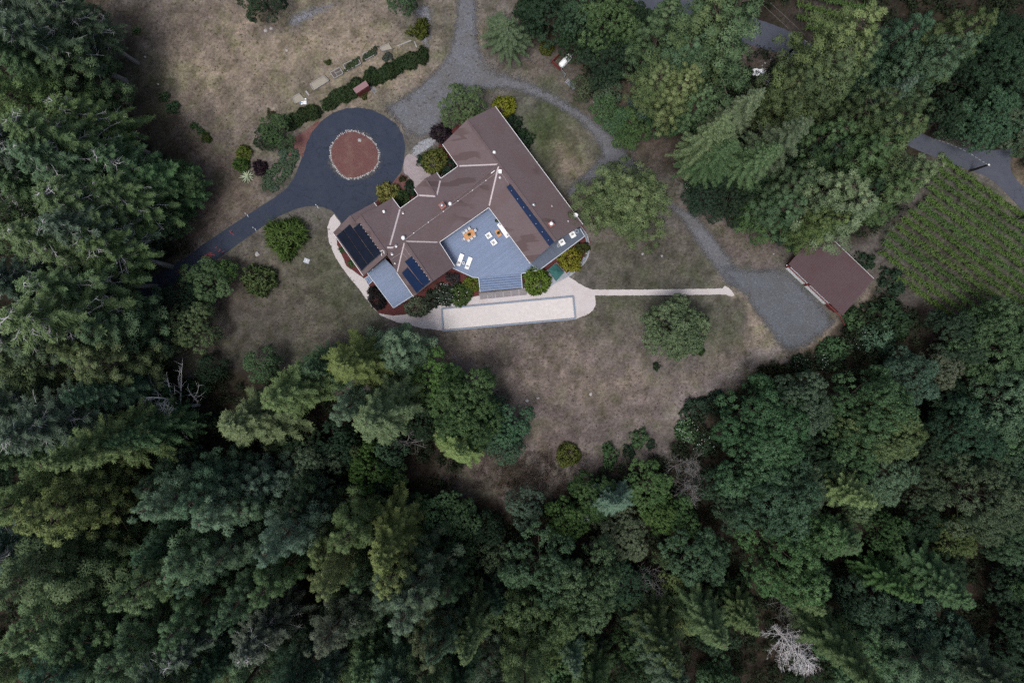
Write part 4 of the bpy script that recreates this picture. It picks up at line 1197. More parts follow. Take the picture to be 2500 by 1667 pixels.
# lounge seats
def armchair():
    o = thing('lounge_armchair', 'x', 'armchair')
    m = MB(); m.box((0, 0, .16), (.92, .88, .30)); m.build('base', M['white'], o)
    m = MB(); m.box((.07, 0, .38), (.72, .62, .14)); m.build('seat_cushion', M['cushion'], o)
    m = MB(); m.box((-.40, 0, .47), (.16, .88, .36)); m.build('backrest', M['cushion'], o)
    for sy in (-1, 1):
        m = MB(); m.box((.07, sy * .39, .42), (.78, .12, .24)); m.build('arm', M['cushion'], o)
    m = MB(); m.box((-.08, 0, .50), (.30, .42, .12), 0, 0, Matrix.Rotation(-.3, 3, 'Y')); m.build('pillow', M['greycloth'], o)
    return o
arm0 = armchair()
sa_ = ang(zD(1370, 540)[0] - zD(1235, 345)[0], zD(1370, 540)[1] - zD(1235, 345)[1])      # along the sofa
spots = [(zD(1083, 533), sa_ + math.pi / 2, 'white armchair with grey pillow, closer to the dining table', ), (zD(1153, 625), sa_ + math.pi / 2, 'white armchair with grey pillow, closer to the deck stair'),
         (z3(1164, 611), ang(.5, .85), 'white armchair on the side deck beside the dark round pot'), (z3(994, 733), ang(.5, .85), 'white armchair on the side deck beside the small round table')]
for i, (p, rz, lab) in enumerate(spots):
    o = arm0 if i == 0 else copy_tree(arm0)
    w = P(p[0], p[1], DZ + .4); o.location = (w.x, w.y, DZ); o.rotation_euler = (0, 0, rz)
    tag(o, lab, 'armchair', 'white armchairs on the deck')
sp = P(*zD(1287, 455), DZ + .4)
sofa = thing('sofa', 'long white sofa along the east wing eave on the deck', 'sofa', (sp.x, sp.y, DZ), sa_)
m = MB(); m.box((0, 0, .17), (2.75, .85, .32)); m.build('base', M['white'], sofa)
for k in (-1, 0, 1):
    m = MB(); m.box((k * .84, -.06, .40), (.82, .66, .14)); m.build('seat_cushion', M['cushion'], sofa)
m = MB(); m.box((0, .36, .50), (2.75, .16, .38)); m.build('backrest', M['cushion'], sofa)
for k in (-1.06, 1.06):
    m = MB(); m.box((k, .05, .55), (.34, .32, .12), .5 * k, 0, Matrix.Rotation(.3, 3, 'X')); m.build('pillow', M['greycloth'], sofa)
cp = P(*zD(1213, 500), DZ + .4)
ct = thing('coffee_table', 'orange wood coffee table between sofa and armchairs', 'table', (cp.x, cp.y, DZ), sa_)
for i in range(4):
    m = MB(); m.box((0, -.27 + .18 * i, .38), (1.2, .172, .04)); m.build('plank', M['teak'], ct)
for sx in (-.5, .5):
    for sy in (-.28, .28):
        m = MB(); m.box((sx, sy, .18), (.07, .07, .36)); m.build('leg', M['teak'], ct)
POTS.append((Vector((cp.x, cp.y, DZ + .40)), .22, 'round green potted plant on the coffee table', 2))
pp = P(*zD(1192, 325), DZ + .4); POTS.append((Vector((pp.x, pp.y, DZ)), .30, 'potted plant half hidden under the eave above the sofa', 3))
# sun loungers
def lounger():
    o = thing('sun_lounger', 'x', 'sun lounger')
    m = MB(); m.box((0, 0, .25), (2.05, .72, .08)); m.build('frame', M['white'], o)
    m = MB(); m.box((.05, 0, .34), (1.95, .68, .12)); m.build('mattress', M['cushion'], o)
    m = MB(); m.box((-.72, 0, .42), (.50, .66, .08), 0, 0, Matrix.Rotation(.25, 3, 'Y')); m.build('headrest', M['cushion'], o)
    m = MB(); m.box((-.52, 0, .47), (.26, .42, .10), 0, 0, Matrix.Rotation(.25, 3, 'Y')); m.build('pillow', M['greycloth'], o)
    for sx in (-.9, .9):
        for sy in (-.3, .3):
            m = MB(); m.box((sx, sy, .11), (.07, .07, .22)); m.build('leg', M['white'], o)
    return o
lg0 = lounger()
la = ang(720 - 665, 790 - 940)
for i, (p, lab) in enumerate(((zD(691, 865), 'white sun lounger nearer to the house wall with grey pillow'), (zD(806, 910), 'white sun lounger nearer to the deck stair with grey pillow'))):
    o = lg0 if i == 0 else copy_tree(lg0)
    w = P(p[0], p[1], DZ + .35); o.location = (w.x, w.y, DZ); o.rotation_euler = (0, 0, la); tag(o, lab, 'sun lounger', 'white sun loungers')
def round_table(p, r, label, mat):
    w = P(p[0], p[1], DZ + .4)
    o = thing('side_table', label, 'side table', (w.x, w.y, DZ))
    m = MB(); m.lathe([(r * .55, 0), (r * .4, .05), (r * .35, .36), (r, .38), (r, .43), (r * .86, .435)], n=18); m.build('stand', M[mat], o)
    m = MB(); m.lathe([(r * .45, .44), (r * .45, .47), (r * .2, .48)], n=12); m.build('tray', M['darkmetal'], o)
round_table(zD(737, 908), .26, 'small round pale table between the two sun loungers', 'greyseat')
round_table(z3(936, 783), .27, 'small round dark grey table beside the side deck armchair', 'stonegrey')
round_table(z3(1228, 555), .42, 'round dark blue grey fire bowl at the end of the side deck', 'bluetimber')
w = P(*z3(934, 742), DZ + .3); o = thing('lantern', 'tiny white lantern at the corner of the side deck roof', 'lantern', (w.x, w.y, DZ))
m = MB(); m.lathe([(.08, 0), (.09, .25), (.03, .32)], n=8); m.build('body', M['white'], o)

# covered spa
cv = [z3(772, 1165), z3(885, 1068), z3(1022, 1215), z3(905, 1345)]
top = [P(p[0], p[1], 1.15) for p in cv]; ctr = sum(top, Vector()) / 4
spa = thing('spa_cover', 'green canvas pyramid cover over a square spa', 'canvas cover', (ctr.x, ctr.y, 0.056))
m = MB(); N = 7
apex = P(*z3(908, 1200), 1.75) - ctr + Vector((0, 0, 1.15))
loc = [t - ctr for t in top]
vs = []; fs = []
for i in range(N + 1):
    for j in range(N + 1):
        u, v2 = i / N, j / N
        p = (loc[0] * (1 - u) + loc[1] * u) * (1 - v2) + (loc[3] * (1 - u) + loc[2] * u) * v2
        e = max(abs(u - .5), abs(v2 - .5)) * 2
        h = 1.10 + .60 * (1 - e) ** 1.3 + .035 * math.sin(9 * u + 2) * math.cos(8 * v2)
        dd = abs(abs(u - .5) - abs(v2 - .5)); h += .10 * max(0, 1 - dd * 6) * (1 - e * .6)
        vs.append((p.x, p.y, h))
for i in range(N):
    for j in range(N):
        A = i * (N + 1) + j; fs.append((A, A + 1, A + N + 2, A + N + 1))
m.add(vs, fs); o = m.build('canvas_top', M['canvas'], spa, True)
bm = bmesh.new(); bm.from_mesh(o.data); bmesh.ops.recalc_face_normals(bm, faces=bm.faces)
if sum(f.normal.z for f in bm.faces) < 0: bmesh.ops.reverse_faces(bm, faces=bm.faces)
bm.to_mesh(o.data); bm.free()
m = MB(); m.prism([(p.x * .985, p.y * .985) for p in loc], 0, 1.09); m.build('skirt', M['canvas'], spa)

# ------------------------------------------------------------------ other buildings and yard things
# barn
BH = 4.4
b0, b1, b2, b3 = P(1925, 645, 2.9), P(2057, 770, 2.9), P(2134, 681, 3.7), P(2003, 556, 3.7)
barn = thing('barn', 'brown metal roofed barn beside the dark gravel yard', 'barn', (0, 0, 0))
m = MB()
n = (b1 - b0).cross(b3 - b0).normalized()
if n.z < 0: n = -n
lo = [p - n * .18 for p in (b0, b1, b2, b3)]
m.add(lo + [b0, b1, b2, b3], [(4, 5, 6, 7), (3, 2, 1, 0), (0, 1, 5, 4), (1, 2, 6, 5), (2, 3, 7, 6), (3, 0, 4, 7)])
m.build('roof', M['barnroof'], barn)
seams = MB()
for k in range(1, 34):
    t = k / 34
    seams.bar(lerp(b0, b1, t) + n * .012, lerp(b3, b2, t) + n * .012, .03, .03, up=n)
o = seams.build('roof_seam', M['barnroof'], barn); o['kind'] = 'stuff'
ctr = (b0 + b1 + b2 + b3) / 4
wl = [ctr + (p - ctr) * .925 for p in (b0, b1, b2, b3)]
m = MB()
vs = [(p.x, p.y, 0) for p in wl] + [(p.x, p.y, p.z - .2) for p in wl]
m.add(vs, [(0, 1, 5, 4), (1, 2, 6, 5), (2, 3, 7, 6), (3, 0, 4, 7)])
m.build('wall', M['redwall'], barn)
fd = (b1 - b0).normalized(); fo = Vector((-fd.y, fd.x, 0))
if (P(1850, 760) - P(1990, 700)).dot(fo) < 0: fo = -fo
f0, f1 = wl[0].copy(), wl[1].copy(); f0.z = f1.z = 0  # foot of the front wall
for k, (t0, t1) in enumerate(((.03, .37), (.42, .80))):
    A = lerp(f0, f1, t0) + fo * .10; B = lerp(f0, f1, t1) + fo * .10
    m = MB(); m.bar(A + Vector((0, 0, 1.2)), B + Vector((0, 0, 1.2)), .12, 2.4); d_ = m.build('garage_door', M['white'], barn)
    for q in range(1, 4):
        mm = MB(); mm.bar(A + fo * .07 + Vector((0, 0, 2.4 * q / 4)), B + fo * .07 + Vector((0, 0, 2.4 * q / 4)), .02, .03); mm.build('panel_joint', M['metal'], d_)
m = MB(); A = lerp(f0, f1, .86) + fo * .09; B = lerp(f0, f1, .94) + fo * .09
m.bar(A + Vector((0, 0, 1.05)), B + Vector((0, 0, 1.05)), .08, 2.1); m.build('door', M['redwall'], barn)
for k, (p, q) in enumerate(((b0 + fo * .28, b1 + fo * .28 + fd * .0), (b2, b3))):
    m = MB(); m.bar(p + Vector((0, 0, -.12)), q + Vector((0, 0, -.12)), .15, .13); m.build('gutter', M['trim'] if k else M['redwall'], barn)
m = MB(); e_ = b1 + fo * .35; m.bar(e_ + Vector((0, 0, -.2)), e_ + fd * 1.9 + Vector((0, 0, -1.6)), .1, .14); m.build('brace', M['redwall'], barn)
m = MB(); m.lathe([(.09, 0), (.12, .1), (.06, .2)], b0 + fo * .25 + Vector((0, 0, -.3)), 8); m.build('lamp', M['white'], barn)

# red shed in the hedge
def z5(x, y): return (700 + x / 6.533, 120 + y / 6.533)
sh = [P(*z5(1053, 638), 2.1), P(*z5(1110, 712), 2.0), P(*z5(1308, 582), 2.0), P(*z5(1257, 503), 2.1)]
cs = sum(sh, Vector()) / 4
shed = thing('garden_shed', 'small red shed with pinkish roof standing in the hedge gap', 'shed', (cs.x, cs.y, 0))
lc = [p - Vector((cs.x, cs.y, 0)) for p in sh]
m = MB(); m.add([p - Vector((0, 0, .1)) for p in lc] + lc, [(4, 5, 6, 7), (0, 1, 5, 4), (1, 2, 6, 5), (2, 3, 7, 6), (3, 0, 4, 7)])
o = m.build('roof', M['shedroof'], shed)
bm = bmesh.new(); bm.from_mesh(o.data); bmesh.ops.recalc_face_normals(bm, faces=bm.faces)
bm.to_mesh(o.data); bm.free()
m = MB(); wl2 = [(p.x * .93, p.y * .93) for p in lc]; m.prism(wl2, 0, 1.93); m.build('wall', M['redwall'], shed)
fr = (lc[2] - lc[1]).normalized(); out = Vector((fr.y, -fr.x, 0))
for k in range(12):
    t0, t1 = (k + .03) / 12, (k + .97) / 12
    A = lerp(lc[1], lc[2], t0) * .95 + out * .10; B = lerp(lc[1], lc[2], t1) * .95 + out * .10
    A.z = B.z = .95
    m = MB(); m.bar(A, B, .04, 1.85); m.build('plank', M['redwall'], shed)

# items beside the shed
o = thing('garden_hose', 'tangle of grey blue hose on the grass beside the red shed', 'hose', P(*z5(1345, 600)))
m = MB()
pts = [(.25 * math.cos(t) + .05 * t, .35 * math.sin(t) - .06 * t, .05 + .02 * math.sin(3 * t)) for t in np.linspace(0, 17, 60)]
m.tube(pts, .035, 5); m.build('coil', plain('grey_blue_hose', (.25, .30, .35), .6), o)
m = MB(); m.lathe([(.12, 0), (.14, .3), (.10, .32)], (-.15, .45, 0), 10); m.build('bucket', M['bluejunk'], o)

# raised beds
def raised_bed(corners, label, soil, h=.4, div=False, skip=()):
    pts = [P(*z5(x, y)) for x, y in corners]
    c = sum(pts, Vector()) / 4
    o = thing('raised_bed', label, 'garden bed', c)
    loc = [p - c for p in pts]
    for i in range(4):
        if i in skip: continue
        A, B = loc[i], loc[(i + 1) % 4]
        for r in range(2):
            m = MB(); zz = Vector((0, 0, h * (r + .5) / 2)); m.bar(A + zz, B + zz, .11, h / 2 - .01); m.build('plank', M['timber'], o)
    if soil:
        m = MB(); q = [(p.x * .93, p.y * .93) for p in loc]; m.prism(q, 0, h * .72); m.build('soil', M[soil], o)
    if div:
        for t in (.38,):
            A, B = lerp(loc[0], loc[1], t), lerp(loc[3], loc[2], t)
            m = MB(); m.bar(A + Vector((0, 0, h * .8)), B + Vector((0, 0, h * .8)), .08, h * .3); m.build('divider', M['timber'], o)
        A, B = lerp(lerp(loc[0], loc[1], .38), lerp(loc[3], loc[2], .38), .45), lerp(loc[1], loc[2], .45)
        m = MB(); m.bar(A + Vector((0, 0, h * .8)), B + Vector((0, 0, h * .8)), .08, h * .3); m.build('divider', M['timber'], o)
    return o, loc
raised_bed([(380, 575), (605, 437), (682, 515), (438, 668)], 'longest empty raised bed of weathered planks with pale dry soil', 'palesoil')
raised_bed([(705, 388), (852, 310), (910, 402), (768, 482)], 'empty raised bed divided into compartments', 'soil', .4, True)
raised_bed([(905, 265), (1140, 150), (1190, 245), (960, 365)], 'raised bed overflowing with pale green leafy crops', 'soil')
raised_bed([(1218, 92), (1385, 18), (1432, 95), (1262, 190)], 'raised bed of grey green crops nearest the field edge', 'soil')
raised_bed([(1495, -10), (1640, -75), (1690, 5), (1530, 45)], 'crumbling raised bed with sagging planks at the upper end', 'palesoil', .4, False, (1,))
raised_bed([(105, 785), (215, 715), (320, 830), (150, 880)], 'broken raised bed with two planks standing at the lower end', 'palesoil', .4, False, (1, 2))
def plank_thing(p, q, label, w=.2, h=.08, mat='timber', name='loose_plank'):
    A, B = P(*p), P(*q)
    m = MB(); zz = Vector((0, 0, h / 2 + .02)); m.bar(A + zz, B + zz, w, h)
    return tag(m.build(name, M[mat]), label, 'plank')
plank_thing(z5(305, 672), z5(360, 745), 'whitish board lying between broken bed and longest bed', .28)
plank_thing(z5(1760, 0 - 40), z5(1990, -135), 'long old board edging the plot below the spiky sapling')
plank_thing(z5(2035, -120), z5(2075, -20), 'short old board closing the plot beside the crushed stone')
o = thing('tarp', 'crumpled white and blue plastic scrap inside the broken bed', 'tarp', P(*z5(275, 840)))
m = MB(); vs = []; fs = []
for i in range(6):
    for j in range(6):
        vs.append((-.5 + i * .2 + random.uniform(-.06, .06), -.5 + j * .2 + random.uniform(-.06, .06), .08 + .22 * random.random()))
for i in range(5):
    for j in range(5):
        A = i * 6 + j; fs.append((A, A + 6, A + 7, A + 1))
m.add(vs, fs); m.build('sheet', M['white'], o)
m = MB(); m.box((-.45, -.25, .12), (.5, .3, .2), .5); m.build('scrap', M['bluejunk'], o)

# propane tank in its red fence
def z6(x, y): return (1330 + x / 13.07, 110 + y / 13.07)
A = P(*z6(540, 640), .7); B = P(*z6(770, 385), .7); r = .55
tank = thing('propane_tank', 'white capsule shaped propane tank inside the red fence corner', 'propane tank', (0, 0, 0))
dd = (B - A).normalized(); pts = []; rs = []
for t in np.linspace(-math.pi / 2, 0, 6): pts.append(A + dd * (r * .8 * math.sin(t))); rs.append(max(.02, r * math.cos(t)))
for t in np.linspace(0, math.pi / 2, 6): pts.append(B + dd * (r * .8 * math.sin(t))); rs.append(max(.02, r * math.cos(t)))
m = MB(); m.tube(pts, rs, 20); m.build('vessel', M['white'], tank, True)
m = MB(); m.lathe([(.2, -.08), (.2, .12), (.12, .18)], (A + B) / 2 + Vector((0, 0, r)), 12); m.build('valve_dome', M['white'], tank, True)
for t in (.18, .82):
    m = MB(); c_ = lerp(A, B, t); m.bar(c_ + Vector((0, 0, -.45)) - dd.cross(Vector((0, 0, 1))) * .4, c_ + Vector((0, 0, -.45)) + dd.cross(Vector((0, 0, 1))) * .4, .2, .5); m.build('saddle', M['concrete'], tank)
def fence(p, q, h, mat, label, n, name='fence'):
    A, B = P(p[0], p[1]), P(q[0], q[1])
    o = thing(name, label, 'fence', (0, 0, 0))
    for i in range(n):
        a_, b_ = lerp(A, B, (i + .02) / n), lerp(A, B, (i + .98) / n)
        m = MB(); m.bar(a_ + Vector((0, 0, h / 2)), b_ + Vector((0, 0, h / 2)), .04, h); m.build('board', M[mat], o)
    k = max(2, int((B - A).length / 2) + 1)
    for i in range(k):
        c_ = lerp(A, B, i / (k - 1)); m = MB(); m.box((c_.x, c_.y, h / 2 + .03), (.1, .1, h + .06)); m.build('post', M[mat], o)
    for z in (.3, h - .2):
        m = MB(); m.bar(A + Vector((0, 0, z)), B + Vector((0, 0, z)), .09, .08); m.build('rail', M[mat], o)
    return o
M['redfence'] = plain('red_fence', (.16, .045, .040), .8, .25, 6, .2)
fence(z6(222, 590), z6(488, 840), 1.5, 'redfence', 'red board fence facing the drive below the propane tank', 14)
fence(z6(235, 600), z6(470, 350), 1.5, 'redfence', 'red board fence on the far side of the propane tank', 13)
def rail_fence(pts, h, label, mat='metal'):
    o = thing('wire_fence', label, 'fence', (0, 0, 0))
    w = [P(x, y) for x, y in pts]
    for i in range(len(w) - 1):
        m = MB(); m.tube([w[i] + Vector((0, 0, h)), w[i + 1] + Vector((0, 0, h))], .035, 6); m.build('top_rail', M[mat], o)
        m = MB(); m.tube([w[i] + Vector((0, 0, h * .5)), w[i + 1] + Vector((0, 0, h * .5))], .015, 4); m.build('wire', M[mat], o)
    for p in w:
        m = MB(); m.tube([p, p + Vector((0, 0, h + .05))], .04, 6); m.build('post', M[mat], o)
rail_fence([z6(500, 870), z6(700, 625), z6(890, 375)], 1.4, 'thin pale metal fence running behind the propane tank')
rail_fence([z6(520, 890), z6(650, 1020), z6(610, 1095)], 1.2, 'small pale metal gate bracket below the propane tank')
pal = thing('timber_rack', 'row of pale slats stacked beside the drive under shrubs', 'rack', (0, 0, 0))
A, B = P(*z6(690, 1170)), P(*z6(960, 1410)); sd = (B - A).normalized().cross(Vector((0, 0, 1)))
for i in range(11):
    c_ = lerp(A, B, i / 10); m = MB(); m.bar(c_ - sd * .42 + Vector((0, 0, .35)), c_ + sd * .42 + Vector((0, 0, .35 + .08 * random.random())), .11, .10); m.build('slat', M['metal'], pal)
for s in (-.3, .3):
    m = MB(); m.bar(A + sd * s + Vector((0, 0, .16)), B + sd * s + Vector((0, 0, .16)), .1, .28); m.build('runner', M['darkmetal'], pal)

# utility poles
def pole(base, h, label, arm=False, name='utility_pole'):
    bp = P(*base)
    o = thing(name, label, 'pole', bp)
    m = MB(); m.tube([(0, 0, 0), (0, 0, h)], [.22, .15], 8); m.build('mast', M['pole'], o)
    if arm:
        m = MB(); m.bar((-1.1, .9, h - .4), (1.1, -.9 + .1, h - .4), .12, .12); m.build('crossarm', M['timber'], o)
        m = MB(); m.lathe([(.30, h - 2.0), (.34, h - 1.9), (.34, h - 1.0), (.2, h - .9)], (-.45, .35, 0), 12); m.build('transformer', M['white'], o, True)
        for t in (-.95, -.3, .5, .95):
            m = MB(); m.lathe([(.06, 0), (.08, .1), (.04, .22)], (1.1 * t, -.85 * t, h - .33), 8); m.build('insulator', M['white'], o)
    else:
        m = MB(); m.lathe([(.14, 0), (.16, .08), (.05, .22)], (0, 0, h), 8); m.build('cap', M['white'], o)
    return o
pole((1908, 148), 8.8, 'dark utility pole with white transformer over the lane', True)
pole((2367, 418), 4.6, 'dark plain pole between vineyard and lane junction')
pole((2478, 536), 3.6, 'short dark post at the far right end of the vineyard')
for k, (p, q) in enumerate((((1955, 98, 8.5), (1912, 58, 8.0)), ((1968, 90, 8.5), (1940, 62, 8.2)))):
    m = MB(); m.tube([P(*p), P(*q), P(q[0] - 60, q[1] - 55, 8.0)], .02, 4); tag(m.build('power_line', M['greybark']), ['thin overhead line leaving the transformer', 'thin overhead line leaving the crossarm end'][k], 'cable')

# scattered things on the ground
def slab(corners, h, mat, name, label, cat):
    m = MB(); m.prism([PXY(x, y) for x, y in corners], 0, h); return tag(m.build(name, M[mat]), label, cat)
o = thing('concrete_lid', 'pale square concrete lid set in the west lawn', 'concrete slab', P(749, 637))
m = MB(); m.box((0, 0, .06), (.95, .78, .12), ang(1, .35)); m.build('slab', M['concrete'], o)
m = MB(); m.box((0, 0, .13), (.12, .3, .03), ang(1, .35)); m.build('handle', M['metal'], o)
rk = np.random.default_rng(12)
def rock(x, y, r, label, mat='rock'):
    m = MB(); m.stone((0, 0, 0), r, rk); o = m.build('rock', M[mat]); o.location = P(x, y, r * .12); return tag(o, label, 'rock')
rock(628, 621, .42, 'grey pale rock on the lawn below the asphalt drive'); rock(1287, 978, .0 + .30, 'small pale rock near the middle of the big meadow'); rock(1313, 972, .26, 'white rock lying alone in the left half of the meadow')
rock(1442, 962, .30, 'pale rock in the middle of the big brown meadow'); rock(648, 75, .35, 'pale rock at the lower end of the crushed stone strip'); rock(662, 70, .28, 'smaller pale rock beside the crushed stone strip')
rock(700, 124, .25, 'small pale rock in the open dry field'); rock(354, 140, .18, 'tiny white rock in the dark grass strip'); rock(386, 206, .18, 'tiny white rock near the small field bushes')
rock(1889, 620, .16, 'tiny white stone on the ground left of the barn'); rock(1569, 620, .22, 'pale stone by itself on the olive lawn right of the house'); rock(1616, 625, .20, 'small pale stone on the lawn near the gravel drive')
rock(240, 133, .2, 'orange pale rock at the forest edge of the field'); rock(263, 214, .22, 'pinkish rock at the shaded forest edge')
def stake(x, y, label):
    o = thing('marker_stake', label, 'stake', P(x, y))
    m = MB(); m.box((0, 0, .45), (.06, .06, .9)); m.build('post', M['white'], o)
    m = MB(); m.box((.02, -.02, .80), (.10, .10, .16)); m.build('reflector', M['trim'], o)
    m = MB(); m.tube([(0, 0, .03), (.25, -.5, .03)], .03, 4); m.build('base', M['white'], o)
stake(603, 523, 'white marker stake on the upper edge of the asphalt drive'); stake(622, 557, 'white marker stake on the lower edge of the asphalt drive'); stake(774, 502, 'white marker stake at the lawn tip beside the loop')
# fallen log
A, B = P(150, 14), P(258, 44)
log = thing('fallen_log', 'long grey fallen log with pale cut end at the field edge', 'log', (0, 0, 0))
m = MB(); m.tube([A + Vector((0, 0, .4)), lerp(A, B, .5) + Vector((0, 0, .42)), B + Vector((0, 0, .4))], [.28, .34, .36], 10); m.build('trunk', M['greybark'], log)
m = MB(); d_ = (B - A).normalized(); m.tube([B + Vector((0, 0, .4)), B + d_ * .12 + Vector((0, 0, .4))], [.345, .33], 12); m.build('cut_end', plain('cut_wood', (.42, .33, .22), .9), log)
# junk at the lawn edge
def cart(x, y, label, s=1.0):
    o = thing('garden_cart', label, 'cart', P(x, y), .4)
    m = MB(); m.box((0, 0, .5 * s), (1.0 * s, .7 * s, .35 * s)); m.build('tray', M['darkmetal'], o)
    for sx in (-.35, .35):
        for sy in (-.4, .4):
            m = MB(); m.tube([(sx * s, sy * s - .05, .2 * s), (sx * s, sy * s + .05, .2 * s)], .2 * s, 10); m.build('wheel', M['darkmetal'], o)
    m = MB(); m.tube([(.5 * s, 0, .5 * s), (1.0 * s, 0, .8 * s)], .03, 5); m.build('handle', M['stonegrey'], o)
cart(468, 921, 'dark wheeled garden cart in the shade of the west woods'); cart(460, 937, 'smaller dark cart just below the larger one in the west woods', .7)
o = thing('cable_drum', 'dark wheel with white centre lying in the lower woods', 'drum', P(1432, 1262))
m = MB(); m.lathe([(.75, 0), (.75, .12), (.2, .12), (.2, .5), (.75, .5), (.75, .62), (.12, .62)], n=20); m.build('spool', M['bluejunk'], o)
for k in range(8):
    aa = k * math.pi / 4; m = MB(); m.bar((.15 * math.cos(aa), .15 * math.sin(aa), .64), (.7 * math.cos(aa), .7 * math.sin(aa), .64), .08, .04); m.build('spoke', M['metal'], o)
m = MB(); m.lathe([(.2, .62), (.2, .70), (.05, .72)], n=12); m.build('hub', M['white'], o)
o = thing('tarp', 'crumpled white tarp among the upper redwoods', 'tarp', P(1849, 180))
m = MB(); vs = []; fs = []
for i in range(8):
    for j in range(6):
        vs.append((-.95 + i * .27 + random.uniform(-.09, .09), -.6 + j * .24 + random.uniform(-.08, .08), .15 + .5 * random.random()))
for i in range(7):
    for j in range(5):
        A = i * 6 + j; fs.append((A, A + 6, A + 7, A + 1))
m.add(vs, fs); m.build('sheet', M['white'], o)
rub = MB(); rg = np.random.default_rng(9)
for k in range(120):
    p = P(1876 + rg.normal() * 9, 190 + rg.normal() * 13); rub.stone((p.x, p.y, .05 + .2 * rg.random()), rg.uniform(.10, .22), rg)
tag(rub.build('rubble', M['rock']), 'heap of pale rubble beside the white tarp', None, None, 'stuff')
m = MB(); p0 = P(1808, 215, .3); p1_ = P(1835, 198, .35); m.tube([p0, p1_], .10, 6); tag(m.build('fallen_branch', M['greybark']), 'grey fallen branch on red ground below the tarp', 'branch')
# narrow retaining board along the drive
plank_thing((1447, 249), (1490, 291), 'long grey edging board between gravel drive and shrubs', .12, .25)

# ------------------------------------------------------------------ foliage
def unit(a):
    return a / (np.linalg.norm(a, axis=-1, keepdims=True) + 1e-9)

class Leaves:
    def __init__(self):
        self.v = []; self.n = []; self.t = []
    def tri(self, p, q, r, nrm, tint):
        flip = (np.cross(q - p, r - p) * nrm).sum(1) < 0
        q = q.copy(); p = p.copy()
        p[flip], q[flip] = q[flip].copy(), p[flip].copy()
        self.v.append(np.stack([p, q, r], 1).reshape(-1, 3))
        self.n.append(np.repeat(nrm, 3, 0)); self.t.append(np.repeat(tint, 3))
    def puffs(self, C, Rd, A, T, k, Ln, W, rng, flat=1.0, bias=.8, fuzz=.3, tang=.6, inner=.55):
        """leaf sprays over the outer side of many small rounded clumps"""
        C = np.asarray(C, float); n = len(C); Rd = np.asarray(Rd, float); A = np.asarray(A, float)
        d = rng.normal(size=(n, k, 3)) + bias * A[:, None, :] * 1.2
        d[..., 2] += .25
        d = unit(d)
        q = d.copy(); q[..., 2] *= flat
        p = C[:, None, :] + q * Rd[:, None, None] * rng.uniform(inner, 1.0, (n, k, 1))
        t = unit(d * tang + A[:, None, :] * .3 + rng.normal(size=(n, k, 3)) * .55)
        nr = unit(d * .8 + np.array([0, 0, .3]) + rng.normal(size=(n, k, 3)) * fuzz)
        w = unit(np.cross(t, nr + rng.normal(size=(n, k, 3)) * .45))
        L = Ln * rng.uniform(.7, 1.3, (n, k, 1)); Wd = W * rng.uniform(.7, 1.3, (n, k, 1))
        tt = np.asarray(T, float)[:, None] + rng.normal(size=(n, k)) * .18
        f = lambda a: a.reshape(-1, 3)
        self.tri(f(p - w * Wd / 2), f(p + w * Wd / 2), f(p + t * L), f(nr), tt.ravel())
    def fronds(self, O, D, Ln, W, nrm, T):
        """thin leaflets: base O, direction D"""
        w = unit(np.cross(D, nrm))
        self.tri(O - w * W[:, None] / 2, O + w * W[:, None] / 2, O + D * Ln[:, None], nrm, T)
    def mesh(self, name, mat):
        v = np.concatenate(self.v); nr = np.concatenate(self.n); t = np.concatenate(self.t)
        f = np.arange(len(v)).reshape(-1, 3)
        me = np_mesh(name, v, f, mat)
        at = me.attributes.new('tint', 'FLOAT', 'POINT'); at.data.foreach_set('value', np.clip(t, -1, 1).astype('f'))
        me.polygons.foreach_set('use_smooth', np.ones(len(f), bool))
        me.normals_split_custom_set_from_vertices(unit(nr).tolist())
        return me

def limb_mesh(name, mat, segs, n=5):
    m = MB()
    for pts, rad in segs: m.tube(pts, rad, n, False)
    me = m.mesh(name, mat); me.polygons.foreach_set('use_smooth', [True] * len(me.polygons))
    return me

